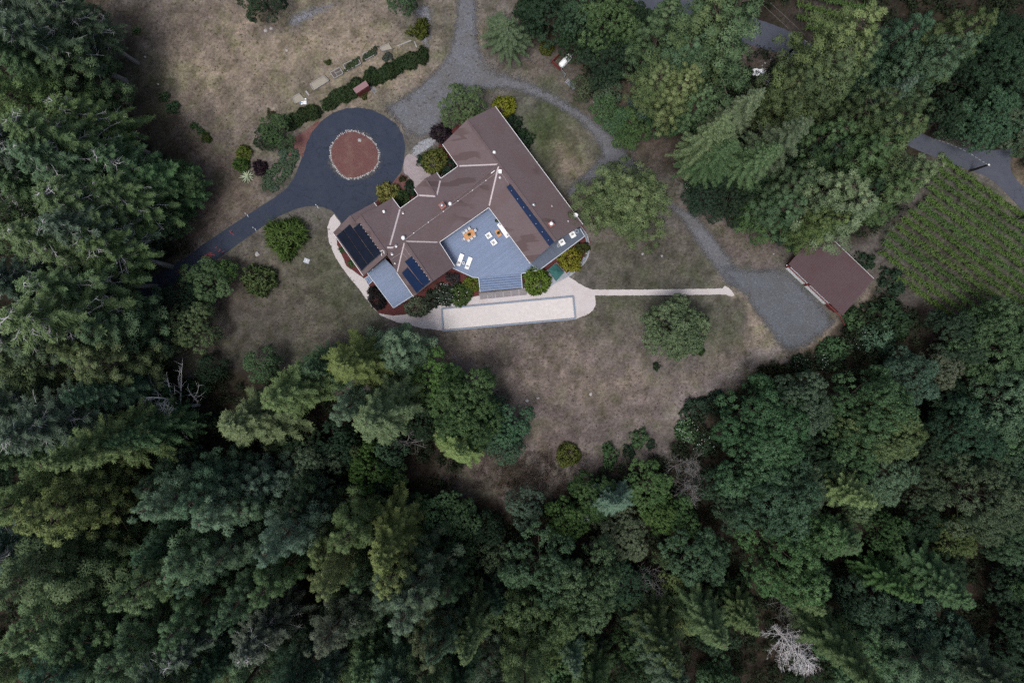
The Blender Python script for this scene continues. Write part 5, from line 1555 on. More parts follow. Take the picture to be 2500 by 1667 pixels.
def proto_redwood(seed, h=30.0, Rm=4.6, dens=1.0, tip=.35, gap=.0, base=.22, cs=1.0, nb0=5, zs=.031):
    """conifer whose boughs end in rounded clumps"""
    rng = np.random.default_rng(seed)
    L = Leaves(); segs = [([(0, 0, -.3), (0, 0, h * .5), (0, 0, h * .97)], [.55, .34, .05])]
    C = []; Rd = []; A = []; T = []
    z = h * base
    lop = rng.uniform(0, 6.28); lop2 = rng.uniform(0, 6.28)
    while z < h * .99:
        u = (z - h * base) / (h * (1 - base))
        prof = Rm * min(1.0, .6 + u * 3) * (1 - u) ** .82 * 1.10 + .16
        nb = nb0 if u < .8 else (4 if u < .93 else 3)
        a0 = rng.uniform(0, 6.28)
        for b in range(nb):
            if rng.random() < gap: continue
            az = a0 + b * 6.283 / nb + rng.normal() * .3
            l = prof * rng.uniform(.62, 1.18) * (1 + .18 * math.sin(2 * az + lop) + .16 * math.sin(3 * az + 4 * u + lop2))
            dirh = np.array([math.cos(az), math.sin(az), 0]); rise = .32 * u + .02
            st = np.array([0, 0, z])
            end = st + dirh * l + np.array([0, 0, rise * l - .035 * l * l])
            if rng.random() < .6: segs.append(([(0, 0, z), tuple(st * .5 + end * .5 + np.array([0, 0, .15])), tuple(end)], [.08, .05, .015]))
            m = 1 if l < 1.7 else (2 if l < 4.5 else 3)
            bt = rng.normal() * .22
            for k in range(m):
                s = (1.0, .66, .38)[k] + rng.uniform(-.10, .05)
                p = st * (1 - s) + end * s + rng.normal(size=3) * np.array([.3, .3, .2])
                C.append(p); Rd.append(cs * rng.uniform(.58, 1.15) * (.75 + .25 * s) * (1 - .55 * max(0, u - .6) / .4)); A.append(dirh * .5 + np.array([0, 0, .85]))
                T.append(bt + rng.normal() * .1 + tip * (s - .65) + .62 * (u - .55))  # young-needle hue, plus lit treetops and clump ends painted into the tint
        z += h * zs * rng.uniform(.8, 1.2)
    A = unit(np.array(A))
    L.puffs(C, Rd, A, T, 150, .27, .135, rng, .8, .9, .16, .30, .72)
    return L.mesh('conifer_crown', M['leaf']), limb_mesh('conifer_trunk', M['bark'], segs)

def proto_fir(seed, h=26.0, Rm=4.8, dead=0.0, base=.15, thin=1.0, power=1.0):
    """conifer with feathery drooping sprays; dead > 0 leaves part of the boughs bare"""
    rng = np.random.default_rng(seed)
    L = Leaves(); segs = [([(0, 0, -.3), (.1, 0, h * .5), (0, .1, h * .98)], [.48, .30, .04])]; bare = []
    O = []; D = []; LN = []; W = []; N = []; T = []
    z = h * base; lop = rng.uniform(0, 6.28)
    while z < h * .99:
        u = (z - h * base) / (h * (1 - base))
        prof = Rm * (1 - u) ** (.82 * power) * min(1, .6 + 3 * u) + .25
        nb = 5
        a0 = rng.uniform(0, 6.28)
        for b in range(nb):
            az = a0 + b * 6.283 / nb + rng.normal() * .22
            l = prof * rng.uniform(.62, 1.15) * (1 + .18 * math.sin(2 * az + lop))
            dh = np.array([math.cos(az), math.sin(az), 0.0]); perp = np.array([-dh[1], dh[0], 0.0])
            rise = .42 * u + .05; drp = .06 - .02 * u
            isdead = rng.random() < dead
            def pos(s): return np.array([0, 0, z]) + dh * l * s + np.array([0, 0, rise * l * s - drp * (l * s) ** 2])
            bend = rng.normal() * .12
            if isdead or rng.random() < .3:
                pts = [tuple(pos(s) + perp * bend * l * s * s) for s in (0, .35, .7, 1.0)]
                (bare if isdead else segs).append((pts, [.075, .055, .035, .012]))
            if isdead:
                for k in range(int(3 + l * 1.6)):
                    s = rng.uniform(.25, .95); sd = rng.choice([-1, 1]); q = pos(s) + perp * bend * l * s * s
                    e = q + (dh * .6 + perp * sd * rng.uniform(.4, .9) + np.array([0, 0, rng.uniform(-.15, .35)])) * rng.uniform(.3, .9)
                    bare.append(([tuple(q), tuple(e)], [.025, .008]))
                s0 = .75 if rng.random() < .6 else 1.2
            else: s0 = .12
            m = int(l * 14 * thin) + 3
            for k in range(m):
                s = s0 + (1 - s0) * (k + rng.random()) / m if s0 < 1 else 2
                if s > 1: break
                q = pos(s) + perp * bend * l * s * s
                for sd in (-1, 1):
                    ln = (.25 + .62 * (1 - s)) * min(1.25, .45 + l / 4.5) * rng.uniform(.7, 1.25)
                    dv = dh * .75 + perp * sd * (.75 + .3 * rng.normal()) + np.array([0, 0, -.22 + .18 * rng.normal()])
                    dv /= np.linalg.norm(dv)
                    for rep in range(2):
                        O.append(q + dv * ln * .35 * rep + rng.normal(size=3) * .05); D.append(dv + rng.normal(size=3) * .22); LN.append(ln); W.append(.115 * rng.uniform(.7, 1.3))
                        nn = np.array([0, 0, 1.0]) * .75 + dh * .35 + rng.normal(size=3) * .32; N.append(nn)
                        T.append(.55 * (s - .6) + .5 * (u - .5) + rng.normal() * .2)  # frond ends and upper crown lighter: light from above put into the tint
        z += .50 * rng.uniform(.75, 1.25) * h / 26
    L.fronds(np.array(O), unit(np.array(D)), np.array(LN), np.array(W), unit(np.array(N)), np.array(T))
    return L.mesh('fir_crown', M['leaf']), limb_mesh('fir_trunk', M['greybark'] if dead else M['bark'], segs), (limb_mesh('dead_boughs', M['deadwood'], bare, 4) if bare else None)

def proto_oak(seed, h=12.0, Rm=5.5, lobes=22, low=.28, k=52, lr=(1.3, 2.3), Ln=.24, W=.155, fine=1.0):
    """broad tree: limbs carrying lobes, each lobe a crowd of small leaf clumps"""
    rng = np.random.default_rng(seed)
    L = Leaves(); segs = []; C = []; Rd = []; A = []; T = []
    tips = []
    for i in range(lobes):
        u = (i + .5) / lobes
        phi = i * 2.39996 + rng.normal() * .35
        ct = 1 - 1.12 * u                               # from the top down past the equator
        st = math.sqrt(max(0, 1 - ct * ct))
        q = rng.uniform(.60, 1.05)
        c = np.array([Rm * q * st * math.cos(phi), Rm * q * st * math.sin(phi), h * low + h * .20 + (h * (1 - low) - h * .20) * .80 * max(-.1, ct) * rng.uniform(.74, 1.10)])
        tips.append((c, rng.uniform(*lr) * (.85 + .3 * st)))
    tr = [(0, 0, -.2), (.1, .05, h * .2), (.2, -.1, h * .4)]
    segs.append((tr, [.38, .30, .22]))
    for c, r in tips:
        mid = np.array([.1, 0, h * .3]) * .5 + c * .5 + rng.normal(size=3) * .3
        segs.append(([(.12, -.03, h * .27), tuple(mid), tuple(c)], [.14, .09, .03]))
        lt = rng.normal() * .16
        m = int(16 * r * r / 2.2 * fine) + 8
        d = unit(rng.normal(size=(m, 3)) + np.array([0, 0, .55]) + .5 * unit(c - np.array([0, 0, h * .45])))
        for j in range(m):
            rr = r * rng.uniform(.80, 1.04)
            C.append(c + d[j] * np.array([rr, rr, rr * .78])); Rd.append(rng.uniform(.30, .62)); A.append(unit(d[j] + np.array([0, 0, .5])))
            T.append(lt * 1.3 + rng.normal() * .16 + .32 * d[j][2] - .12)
    L.puffs(C, Rd, np.array(A), T, k, Ln, W, rng, .9, .8, .2, .35, .65)
    return L.mesh('oak_crown', M['leaf']), limb_mesh('oak_trunk', M['bark'], segs)

def proto_shrub(seed, n=55, kleaf=26, spread=1.0, hgt=.9, rough=.25, Ln=.20, W=.13, spiky=0):
    """unit shrub, radius about 1"""
    rng = np.random.default_rng(seed)
    L = Leaves()
    d = unit(rng.normal(size=(n, 3)) * np.array([1, 1, .8])); d[:, 2] = np.abs(d[:, 2])
    q = d * (1 - rough * rng.random((n, 1)) * 1.3) * .82
    ph = rng.uniform(0, 6.28, 3)
    az = np.arctan2(d[:, 1], d[:, 0])
    q *= (1 + rough * .7 * np.sin(2 * az + ph[0]) * .6 + rough * .5 * np.sin(3 * az + ph[1]))[:, None]
    q[:, 2] = q[:, 2] * hgt + .08
    T = rng.normal(size=n) * .2 + .25 * (d[:, 2] - .5)
    L.puffs(q, rng.uniform(.18, .32, n), unit(d + np.array([0, 0, .4])), T, kleaf, Ln, W, rng, .9, .7, .35)
    if spiky:
        O = np.repeat(q * .9, 2, 0)[:spiky]; D = unit(np.repeat(d, 2, 0)[:spiky] + rng.normal(size=(min(spiky, 2 * n), 3)) * .4)
        L.fronds(O, D, rng.uniform(.3, .55, len(O)), np.full(len(O), .10), unit(D * .3 + np.array([0, 0, 1.0])), rng.normal(size=len(O)) * .2 + .3)
    seg = [([(0, 0, -.05), (.03, 0, .3)], [.05, .03])] + [([(.03, 0, .15), tuple(q[i] * .8)], [.02, .008]) for i in range(0, n, 6)]
    return L.mesh('shrub_leaves', M['leaf']), limb_mesh('shrub_stem', M['bark'], seg, 4)

def proto_bare(seed, h=1.0, spread=.55, depth=4, kids=5, r0=.02):
    """leafless crown of branching twigs, unit height"""
    rng = np.random.default_rng(seed); segs = []
    def grow(p, d, l, r, lev):
        n = 3; pts = [p]; q = np.array(p, float); dd = np.array(d, float)
        for i in range(n):
            dd = unit(dd + rng.normal(size=3) * .18 + np.array([0, 0, .05])); q = q + dd * l / n; pts.append(tuple(q))
        segs.append((pts, [r, r * .8, r * .6, r * .35]))
        if lev <= 0: return
        for k in range(kids if lev < depth else kids * 3):
            s = rng.uniform(.25, 1.0) if lev < depth else .18 + .8 * k / (kids * 3)
            i = min(n - 1, int(s * n)); f = s * n - i
            o = np.array(pts[i]) * (1 - f) + np.array(pts[i + 1]) * f
            az = rng.uniform(0, 6.28); side = unit(np.array([math.cos(az), math.sin(az), rng.uniform(-.1, .45)]))
            grow(tuple(o), unit(dd * .45 + side * .9), l * rng.uniform(.42, .66) * (1.0 if lev < depth else spread * 1.9 * (1.15 - .6 * s)), r * .5, lev - 1)
    grow((0, 0, 0), (0, 0, 1), h, r0, depth)
    m = MB()
    for pts, rad in segs: m.tube(pts, rad, 3, False)
    return m

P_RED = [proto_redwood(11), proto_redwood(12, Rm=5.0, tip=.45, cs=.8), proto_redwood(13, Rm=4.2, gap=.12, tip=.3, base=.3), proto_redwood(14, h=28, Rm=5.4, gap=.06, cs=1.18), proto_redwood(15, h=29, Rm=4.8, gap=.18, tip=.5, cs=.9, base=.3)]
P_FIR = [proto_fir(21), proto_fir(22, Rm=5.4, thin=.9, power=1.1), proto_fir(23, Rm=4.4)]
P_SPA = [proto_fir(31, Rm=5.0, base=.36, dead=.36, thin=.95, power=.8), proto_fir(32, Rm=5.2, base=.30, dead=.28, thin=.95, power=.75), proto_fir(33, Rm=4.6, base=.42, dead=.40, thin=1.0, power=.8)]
P_OAK = [proto_oak(41, lobes=15, lr=(1.5, 2.5)), proto_oak(42, lobes=19, Rm=5.9, lr=(1.3, 2.3)), proto_oak(43, h=11, lobes=12, lr=(1.7, 2.7)), proto_oak(44, h=13, Rm=5.4, lobes=24, lr=(1.0, 1.9))]
P_PINE = [proto_redwood(16, h=21, Rm=7.0, tip=1.0, cs=1.0, base=.14, nb0=9, zs=.026)]  # strong tip paints lit clump ends and shaded inner boughs into the leaf colour
P_LONE = [proto_oak(45, h=10, Rm=5.0, lobes=34, lr=(1.0, 1.7), k=46)]
P_SHR = [proto_shrub(51), proto_shrub(52, n=70, rough=.12, hgt=.85), proto_shrub(53, n=42, rough=.45, spiky=60), proto_shrub(54, n=48, rough=.38)]
P_FLUF = [proto_shrub(55, n=60, rough=.3, Ln=.34, W=.07, kleaf=30, spiky=120)]
P_DENSE = [proto_shrub(56, n=90, rough=.06, hgt=.8, kleaf=24, Ln=.13, W=.10)]

COLS = {  # leaf colours
 'olive': (.110, .142, .056), 'yellow': (.162, .188, .064), 'tan': (.150, .178, .086), 'green': (.078, .126, .050), 'dark': (.033, .056, .028),
 'blue': (.072, .114, .064), 'pale': (.116, .162, .100), 'grey': (.088, .116, .070), 'bright': (.104, .170, .046), 'brown': (.094, .104, .060), 'lime': (.125, .150, .020), 'mid': (.088, .134, .062),
 'gold': (.150, .178, .078), 'pinegold': (.140, .165, .060), 'lawnpale': (.165, .205, .105),
}
COLS = {k: ((v[0] * .96, v[1] * 1.10, v[2] * 1.12) if k != 'lime' else v) for k, v in COLS.items()}
WORDS = {'olive': 'olive green', 'yellow': 'yellowish green', 'tan': 'tan tipped', 'green': 'green', 'dark': 'very dark green', 'blue': 'bluish green', 'pale': 'pale blue green', 'grey': 'grey green', 'bright': 'bright green', 'brown': 'brownish', 'lime': 'lime green', 'mid': 'mid green', 'gold': 'golden green', 'pinegold': 'golden green', 'lawnpale': 'light green'}
KINDS = {'R': ('conifer_tree', 'clumpy conifer', 'conifer'), 'F': ('fir_tree', 'feathery fir', 'fir tree'), 'S': ('fir_tree', 'thinning fir', 'fir tree'), 'O': ('broadleaf_tree', 'rounded broadleaf tree', 'tree'), 'P': ('pine_tree', 'pine', 'pine tree'), 'L': ('lawn_tree', 'lawn tree', 'tree')}
TREES = []
trng = np.random.default_rng(99)

def jitter(c, a=.12):
    k = 1 + trng.normal() * a
    return (max(.004, c[0] * k * (1 + trng.normal() * .05)), max(.004, c[1] * k), max(.003, c[2] * k * (1 + trng.normal() * .08)), 1)

def make_tree(kind, x, y, r_px, h, colour, label=None, apex=True):
    """apex=True: x, y is the treetop in the photograph; else the middle of the crown"""
    hh = h if apex else h * .62
    w = P(x, y, hh)
    rm = r_px / K0 * (CAM_H - h * .6) / CAM_H
    name, kw, cat = KINDS[kind]
    pool, ph, pr = {'R': (P_RED, (30, 30, 30, 28, 29), (4.9, 5.2, 4.5, 5.6, 5.0)), 'F': (P_FIR, (26,) * 3, (5.0, 5.6, 4.6)), 'S': (P_SPA, (26,) * 3, (5.2, 5.4, 4.8)), 'P': (P_PINE, (21,), (7.4,)), 'L': (P_LONE, (10,), (5.6,)), 'O': (P_OAK, (12, 12, 11, 13), (6.3, 6.6, 6.3, 5.9))}[kind]
    i = int(trng.integers(len(pool)))
    pt = pool[i]
    if h >= 18 and kind in 'RFS': rm *= {'R': .88, 'F': .86, 'S': .88}[kind]
    root = thing(name, label or '', cat, (w.x, w.y, 0), trng.uniform(0, 6.28))
    sx = rm / pr[i] * (1.04); sz = h / ph[i]
    root.scale = (sx * trng.uniform(.92, 1.08), sx * trng.uniform(.92, 1.08), sz)
    root.rotation_euler = (trng.normal() * .035, trng.normal() * .035, root.rotation_euler[2])
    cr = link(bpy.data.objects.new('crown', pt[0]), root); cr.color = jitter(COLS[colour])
    tk = link(bpy.data.objects.new('trunk', pt[1]), root)
    if len(pt) > 2 and pt[2] is not None: link(bpy.data.objects.new('dead_boughs', pt[2]), root)['kind'] = 'stuff'
    if kind in 'RFSO' and not label: root['group'] = {'R': 'clumpy conifers of the surrounding woods', 'F': 'feathery firs of the surrounding woods', 'S': 'thinning firs of the surrounding woods', 'O': 'broadleaf trees of the surrounding woods'}[kind]
    TREES.append((root, kind, colour, x, y, r_px, bool(label)))
    return root

# kind, x, y, radius (photo px), height m, colour [, label]; conifers by treetop, broadleaf by crown middle
T = make_tree
# west woods
for a_ in [
 ('S', -25, -10, 95, 30, 'grey'), ('S', 70, -30, 80, 26, 'grey'), ('O', 190, 60, 62, 9, 'dark'), ('O', 205, 115, 45, 7, 'dark'), ('R', 95, 130, 100, 22, 'mid'), ('O', 190, 185, 75, 12, 'blue'), ('O', 100, 95, 60, 10, 'dark'),
 ('S', 5, 285, 120, 33, 'olive'), ('S', 120, 262, 90, 26, 'olive'), ('O', 262, 300, 48, 9, 'green'), ('S', 20, 365, 110, 31, 'mid'), ('S', 235, 380, 105, 22, 'green'), ('F', 330, 420, 90, 17, 'green'),
 ('S', 100, 448, 120, 31, 'olive'), ('S', 230, 470, 105, 24, 'olive'), ('O', 410, 455, 75, 11, 'green'), ('O', 370, 535, 80, 12, 'dark'), ('O', 432, 545, 36, 7, 'green'), ('O', 320, 560, 60, 11, 'dark'),
 ('S', 75, 515, 110, 31, 'grey'), ('S', 14, 597, 125, 33, 'olive'), ('S', 175, 610, 100, 26, 'olive'), ('S', 60, 665, 110, 31, 'olive'), ('O', 285, 650, 60, 11, 'dark'), ('O', 345, 628, 42, 8, 'dark'),
 ('S', 12, 782, 125, 34, 'olive'), ('R', 180, 800, 95, 24, 'mid'), ('O', 285, 730, 45, 9, 'green'), ('O', 250, 760, 65, 12, 'mid'), ('S', -20, 700, 90, 28, 'grey'), ('O', 352, 768, 32, 6, 'grey'), ('O', 335, 815, 50, 8, 'grey'),
 ('S', -30, 845, 95, 30, 'grey'), ('R', 190, 905, 90, 24, 'olive'), ('O', 375, 885, 42, 7, 'olive'), ('F', 110, 860, 85, 26, 'olive'), ('S', 0, 1032, 120, 34, 'grey'), ('F', 160, 960, 90, 25, 'mid'),
 ('F', 92, 1118, 110, 36, 'olive'), ('F', 250, 1070, 85, 26, 'mid'), ('O', 400, 985, 55, 9, 'green'), ('O', 330, 930, 60, 9, 'dark'), ('O', 470, 1040, 45, 8, 'dark'), ('O', 20, 940, 70, 10, 'dark'), ('O', 120, 1030, 60, 10, 'dark'),
 ('O', 30, 1190, 70, 12, 'dark'), ('O', 230, 1180, 60, 10, 'dark'), ('O', 420, 1110, 50, 9, 'blue'),
]: T(*a_, apex=a_[0] != 'O')
# lower left woods
for a_ in [
 ('R', 2, 1318, 110, 34, 'yellow'), ('R', 120, 1262, 95, 27, 'olive'), ('R', -5, 1470, 125, 33, 'olive'), ('R', 130, 1440, 100, 25, 'mid'), ('R', 0, 1600, 115, 30, 'olive'), ('R', 120, 1610, 95, 26, 'mid'), ('R', 205, 1650, 80, 30, 'mid'),
 ('R', 335, 1283, 85, 30, 'pale'), ('R', 415, 1226, 80, 27, 'blue'), ('R', 478, 1266, 85, 27, 'pale'), ('R', 415, 1390, 85, 28, 'mid'), ('R', 345, 1205, 60, 22, 'dark'), ('R', 560, 1240, 75, 22, 'blue'), ('R', 520, 1385, 80, 25, 'blue'),
 ('R', 258, 1500, 85, 32, 'olive'), ('R', 300, 1385, 70, 25, 'blue'), ('R', 505, 1516, 75, 29, 'mid'), ('R', 384, 1565, 75, 28, 'mid'), ('R', 450, 1450, 65, 22, 'blue'), ('S', 585, 1610, 95, 26, 'brown'), ('S', 415, 1645, 85, 26, 'grey'), ('O', 600, 1540, 60, 10, 'dark'),
 ('R', 642, 1345, 85, 30, 'pale'), ('R', 610, 1450, 75, 27, 'mid'), ('R', 700, 1260, 70, 20, 'dark'), ('R', 812, 1360, 85, 28, 'olive'), ('R', 728, 1466, 70, 30, 'yellow'), ('F', 915, 1370, 105, 27, 'yellow'), ('R', 930, 1462, 75, 29, 'yellow'), ('R', 1000, 1482, 95, 28, 'grey'),
 ('R', 975, 1535, 85, 31, 'grey'), ('R', 925, 1503, 60, 27, 'grey'), ('R', 803, 1588, 80, 31, 'brown'), ('R', 1065, 1638, 70, 29, 'blue'), ('R', 1020, 1600, 75, 28, 'brown'), ('R', 870, 1560, 75, 26, 'grey'), ('F', 890, 1650, 90, 24, 'mid'), ('F', 1155, 1640, 90, 27, 'olive'), ('R', 810, 1520, 60, 23, 'green'),
 ('R', 865, 1420, 60, 22, 'green'), ('R', 760, 1390, 60, 22, 'olive'), ('O', 690, 1540, 60, 9, 'dark'), ('F', 720, 1640, 80, 22, 'grey'), ('R', 1085, 1480, 60, 22, 'dark'), ('O', 1120, 1350, 48, 9, 'green'), ('O', 1100, 1430, 45, 9, 'dark'), ('O', 1205, 1362, 38, 8, 'grey'), ('O', 1060, 1550, 60, 12, 'dark'),
 ('O', 960, 1240, 55, 9, 'dark'), ('O', 1060, 1270, 60, 9, 'green'), ('O', 1120, 1270, 55, 8, 'green'), ('O', 1190, 1300, 45, 7, 'dark'), ('O', 870, 1230, 55, 10, 'dark'), ('R', 620, 1190, 70, 18, 'grey'),
]: T(*a_, apex=a_[0] != 'O')
for i_, x_ in enumerate(range(-90, 2620, 92)):
    if 1840 < x_ < 2090: continue
    kk = ('R', 'R', 'F', 'R', 'S', 'R', 'F')[i_ % 7] if x_ < 1250 else ('O', 'F', 'O', 'R', 'O', 'F')[i_ % 6]
    cc = ('olive', 'mid', 'grey', 'blue', 'dark')[(i_ * 3) % 5]
    yy = 1712 + 26 * ((i_ * 7) % 3)
    if kk == 'O': T('O', x_, yy - 75 + 20 * ((i_ * 5) % 3), 72, 12, ('dark', 'green', 'mid')[i_ % 3], apex=False)
    else: T(kk, x_, yy, 92, 26 + (i_ * 5) % 7, cc)
for i_, y_ in enumerate(range(-60, 1500, 120)):
    T(('S', 'F', 'R')[i_ % 3], -70 - 15 * (i_ % 2), y_, 100, 28 + i_ % 4, ('grey', 'olive', 'mid')[(i_ * 2) % 3])
for i_, y_ in enumerate(range(860, 1640, 110)):
    T('O', 2545 + 15 * (i_ % 2), y_, 85, 13, ('dark', 'blue', 'green')[i_ % 3], apex=False)
# clump of trees below the bocce court
for a_ in [
 ('F', 560, 1062, 118, 23, 'tan'), ('F', 652, 962, 105, 28, 'yellow'), ('F', 815, 902, 118, 27, 'yellow'), ('R', 955, 872, 85, 17, 'pale'), ('F', 880, 1046, 125, 30, 'tan'), ('R', 828, 992, 60, 26, 'pale'), ('O', 1050, 928, 68, 10, 'bright'),
 ('O', 1137, 1000, 92, 14, 'green'), ('O', 1130, 1050, 70, 14, 'green'), ('O', 1238, 1030, 55, 9, 'blue'), ('O', 1235, 1085, 48, 8, 'blue'), ('O', 1100, 918, 26, 5, 'pale'), ('F', 1108, 1110, 80, 18, 'yellow'), ('O', 956, 1100, 42, 10, 'blue'), ('O', 902, 1140, 52, 11, 'bright'), ('O', 967, 1167, 34, 8, 'green'),
 ('O', 875, 1108, 30, 9, 'olive'), ('O', 757, 1150, 75, 11, 'grey'), ('F', 745, 920, 80, 20, 'mid'), ('O', 514, 900, 34, 5, 'dark'), ('F', 935, 975, 85, 20, 'olive'), ('O', 700, 1060, 60, 9, 'dark'), ('O', 1040, 1030, 50, 9, 'dark'), ('O', 820, 1090, 55, 8, 'dark'), ('O', 640, 890, 40, 7, 'green'),
]: T(*a_, apex=a_[0] != 'O')
# lower right woods
for a_ in [
 ('O', 1320, 1395, 95, 18, 'mid'), ('O', 1425, 1430, 95, 18, 'mid'), ('O', 1345, 1480, 95, 19, 'olive'), ('O', 1380, 1545, 65, 16, 'olive'), ('O', 1378, 1268, 48, 9, 'bright'), ('O', 1280, 1230, 48, 7, 'grey'), ('O', 1444, 1212, 60, 8, 'green'), ('F', 1516, 1262, 58, 14, 'pale'), ('O', 1513, 1315, 70, 6, 'brown'), ('O', 1698, 1361, 70, 13, 'blue'),
 ('O', 1660, 1425, 42, 7, 'yellow'), ('O', 1620, 1360, 26, 6, 'olive'), ('O', 1671, 1493, 52, 9, 'yellow'), ('O', 1430, 1570, 55, 9, 'dark'), ('O', 1546, 1575, 55, 9, 'green'), ('F', 1655, 1635, 85, 24, 'olive'), ('F', 1775, 1600, 95, 23, 'olive'), ('F', 1860, 1560, 75, 18, 'olive'), ('F', 1411, 1655, 62, 24, 'pale'), ('O', 1464, 1650, 40, 9, 'green'), ('O', 1330, 1640, 60, 10, 'green'),
 ('O', 1250, 1560, 55, 9, 'green'), ('F', 1215, 1500, 60, 16, 'dark'), ('O', 1580, 1190, 55, 7, 'green'), ('O', 1610, 1250, 45, 7, 'bright'), ('O', 1660, 1270, 48, 7, 'green'), ('O', 1530, 1430, 60, 7, 'dark'), ('O', 1560, 1500, 55, 7, 'dark'), ('O', 1740, 1180, 45, 7, 'dark'), ('O', 1780, 1460, 55, 8, 'dark'), ('O', 1740, 1540, 50, 8, 'dark'),
 ('O', 1922, 1361, 108, 17, 'green'), ('O', 1880, 1215, 100, 18, 'blue'), ('O', 1800, 1235, 55, 12, 'blue'), ('O', 1960, 1200, 65, 13, 'grey'), ('F', 2135, 1230, 65, 20, 'yellow'), ('O', 2085, 1210, 50, 9, 'olive'), ('F', 2097, 1345, 70, 13, 'green'), ('F', 2010, 1510, 65, 18, 'olive'), ('O', 2107, 1470, 62, 12, 'blue'), ('F', 2235, 1470, 62, 18, 'bright'), ('F', 2385, 1470, 85, 20, 'green'),
 ('O', 2262, 1562, 95, 15, 'blue'), ('O', 2087, 1580, 82, 14, 'mid'), ('O', 2393, 1216, 100, 15, 'grey'), ('O', 2443, 1310, 58, 11, 'blue'), ('O', 2330, 1300, 55, 8, 'olive'), ('O', 2460, 1595, 75, 10, 'dark'), ('O', 2180, 1400, 50, 7, 'dark'), ('O', 2300, 1400, 55, 8, 'dark'), ('O', 2480, 1440, 60, 9, 'dark'), ('O', 2000, 1420, 40, 6, 'dark'), ('O', 1980, 1640, 60, 9, 'dark'), ('O', 2190, 1650, 60, 8, 'dark'), ('O', 2350, 1650, 65, 9, 'dark'), ('O', 2160, 1300, 50, 8, 'green'), ('O', 2250, 1280, 50, 8, 'dark'),
 ('O', 1850, 1030, 108, 17, 'green'), ('O', 1835, 1130, 90, 16, 'green'), ('O', 1950, 995, 78, 14, 'grey'), ('O', 2110, 980, 92, 18, 'mid'), ('O', 2140, 1040, 85, 17, 'olive'), ('O', 2095, 1085, 70, 15, 'green'), ('O', 2225, 931, 68, 12, 'blue'), ('O', 2140, 1140, 85, 13, 'mid'), ('O', 2030, 1120, 70, 11, 'dark'), ('O', 2293, 899, 55, 8, 'brown'), ('O', 2427, 837, 90, 12, 'green'), ('O', 2340, 830, 70, 10, 'dark'), ('O', 2463, 993, 95, 13, 'blue'), ('O', 2355, 1065, 85, 12, 'dark'), ('O', 2452, 1120, 62, 10, 'blue'), ('O', 2270, 1080, 60, 9, 'dark'), ('O', 2250, 1180, 60, 9, 'grey'), ('O', 2320, 970, 50, 7, 'dark'), ('O', 2480, 900, 60, 9, 'blue'),
]: T(*a_, apex=a_[0] != 'O')
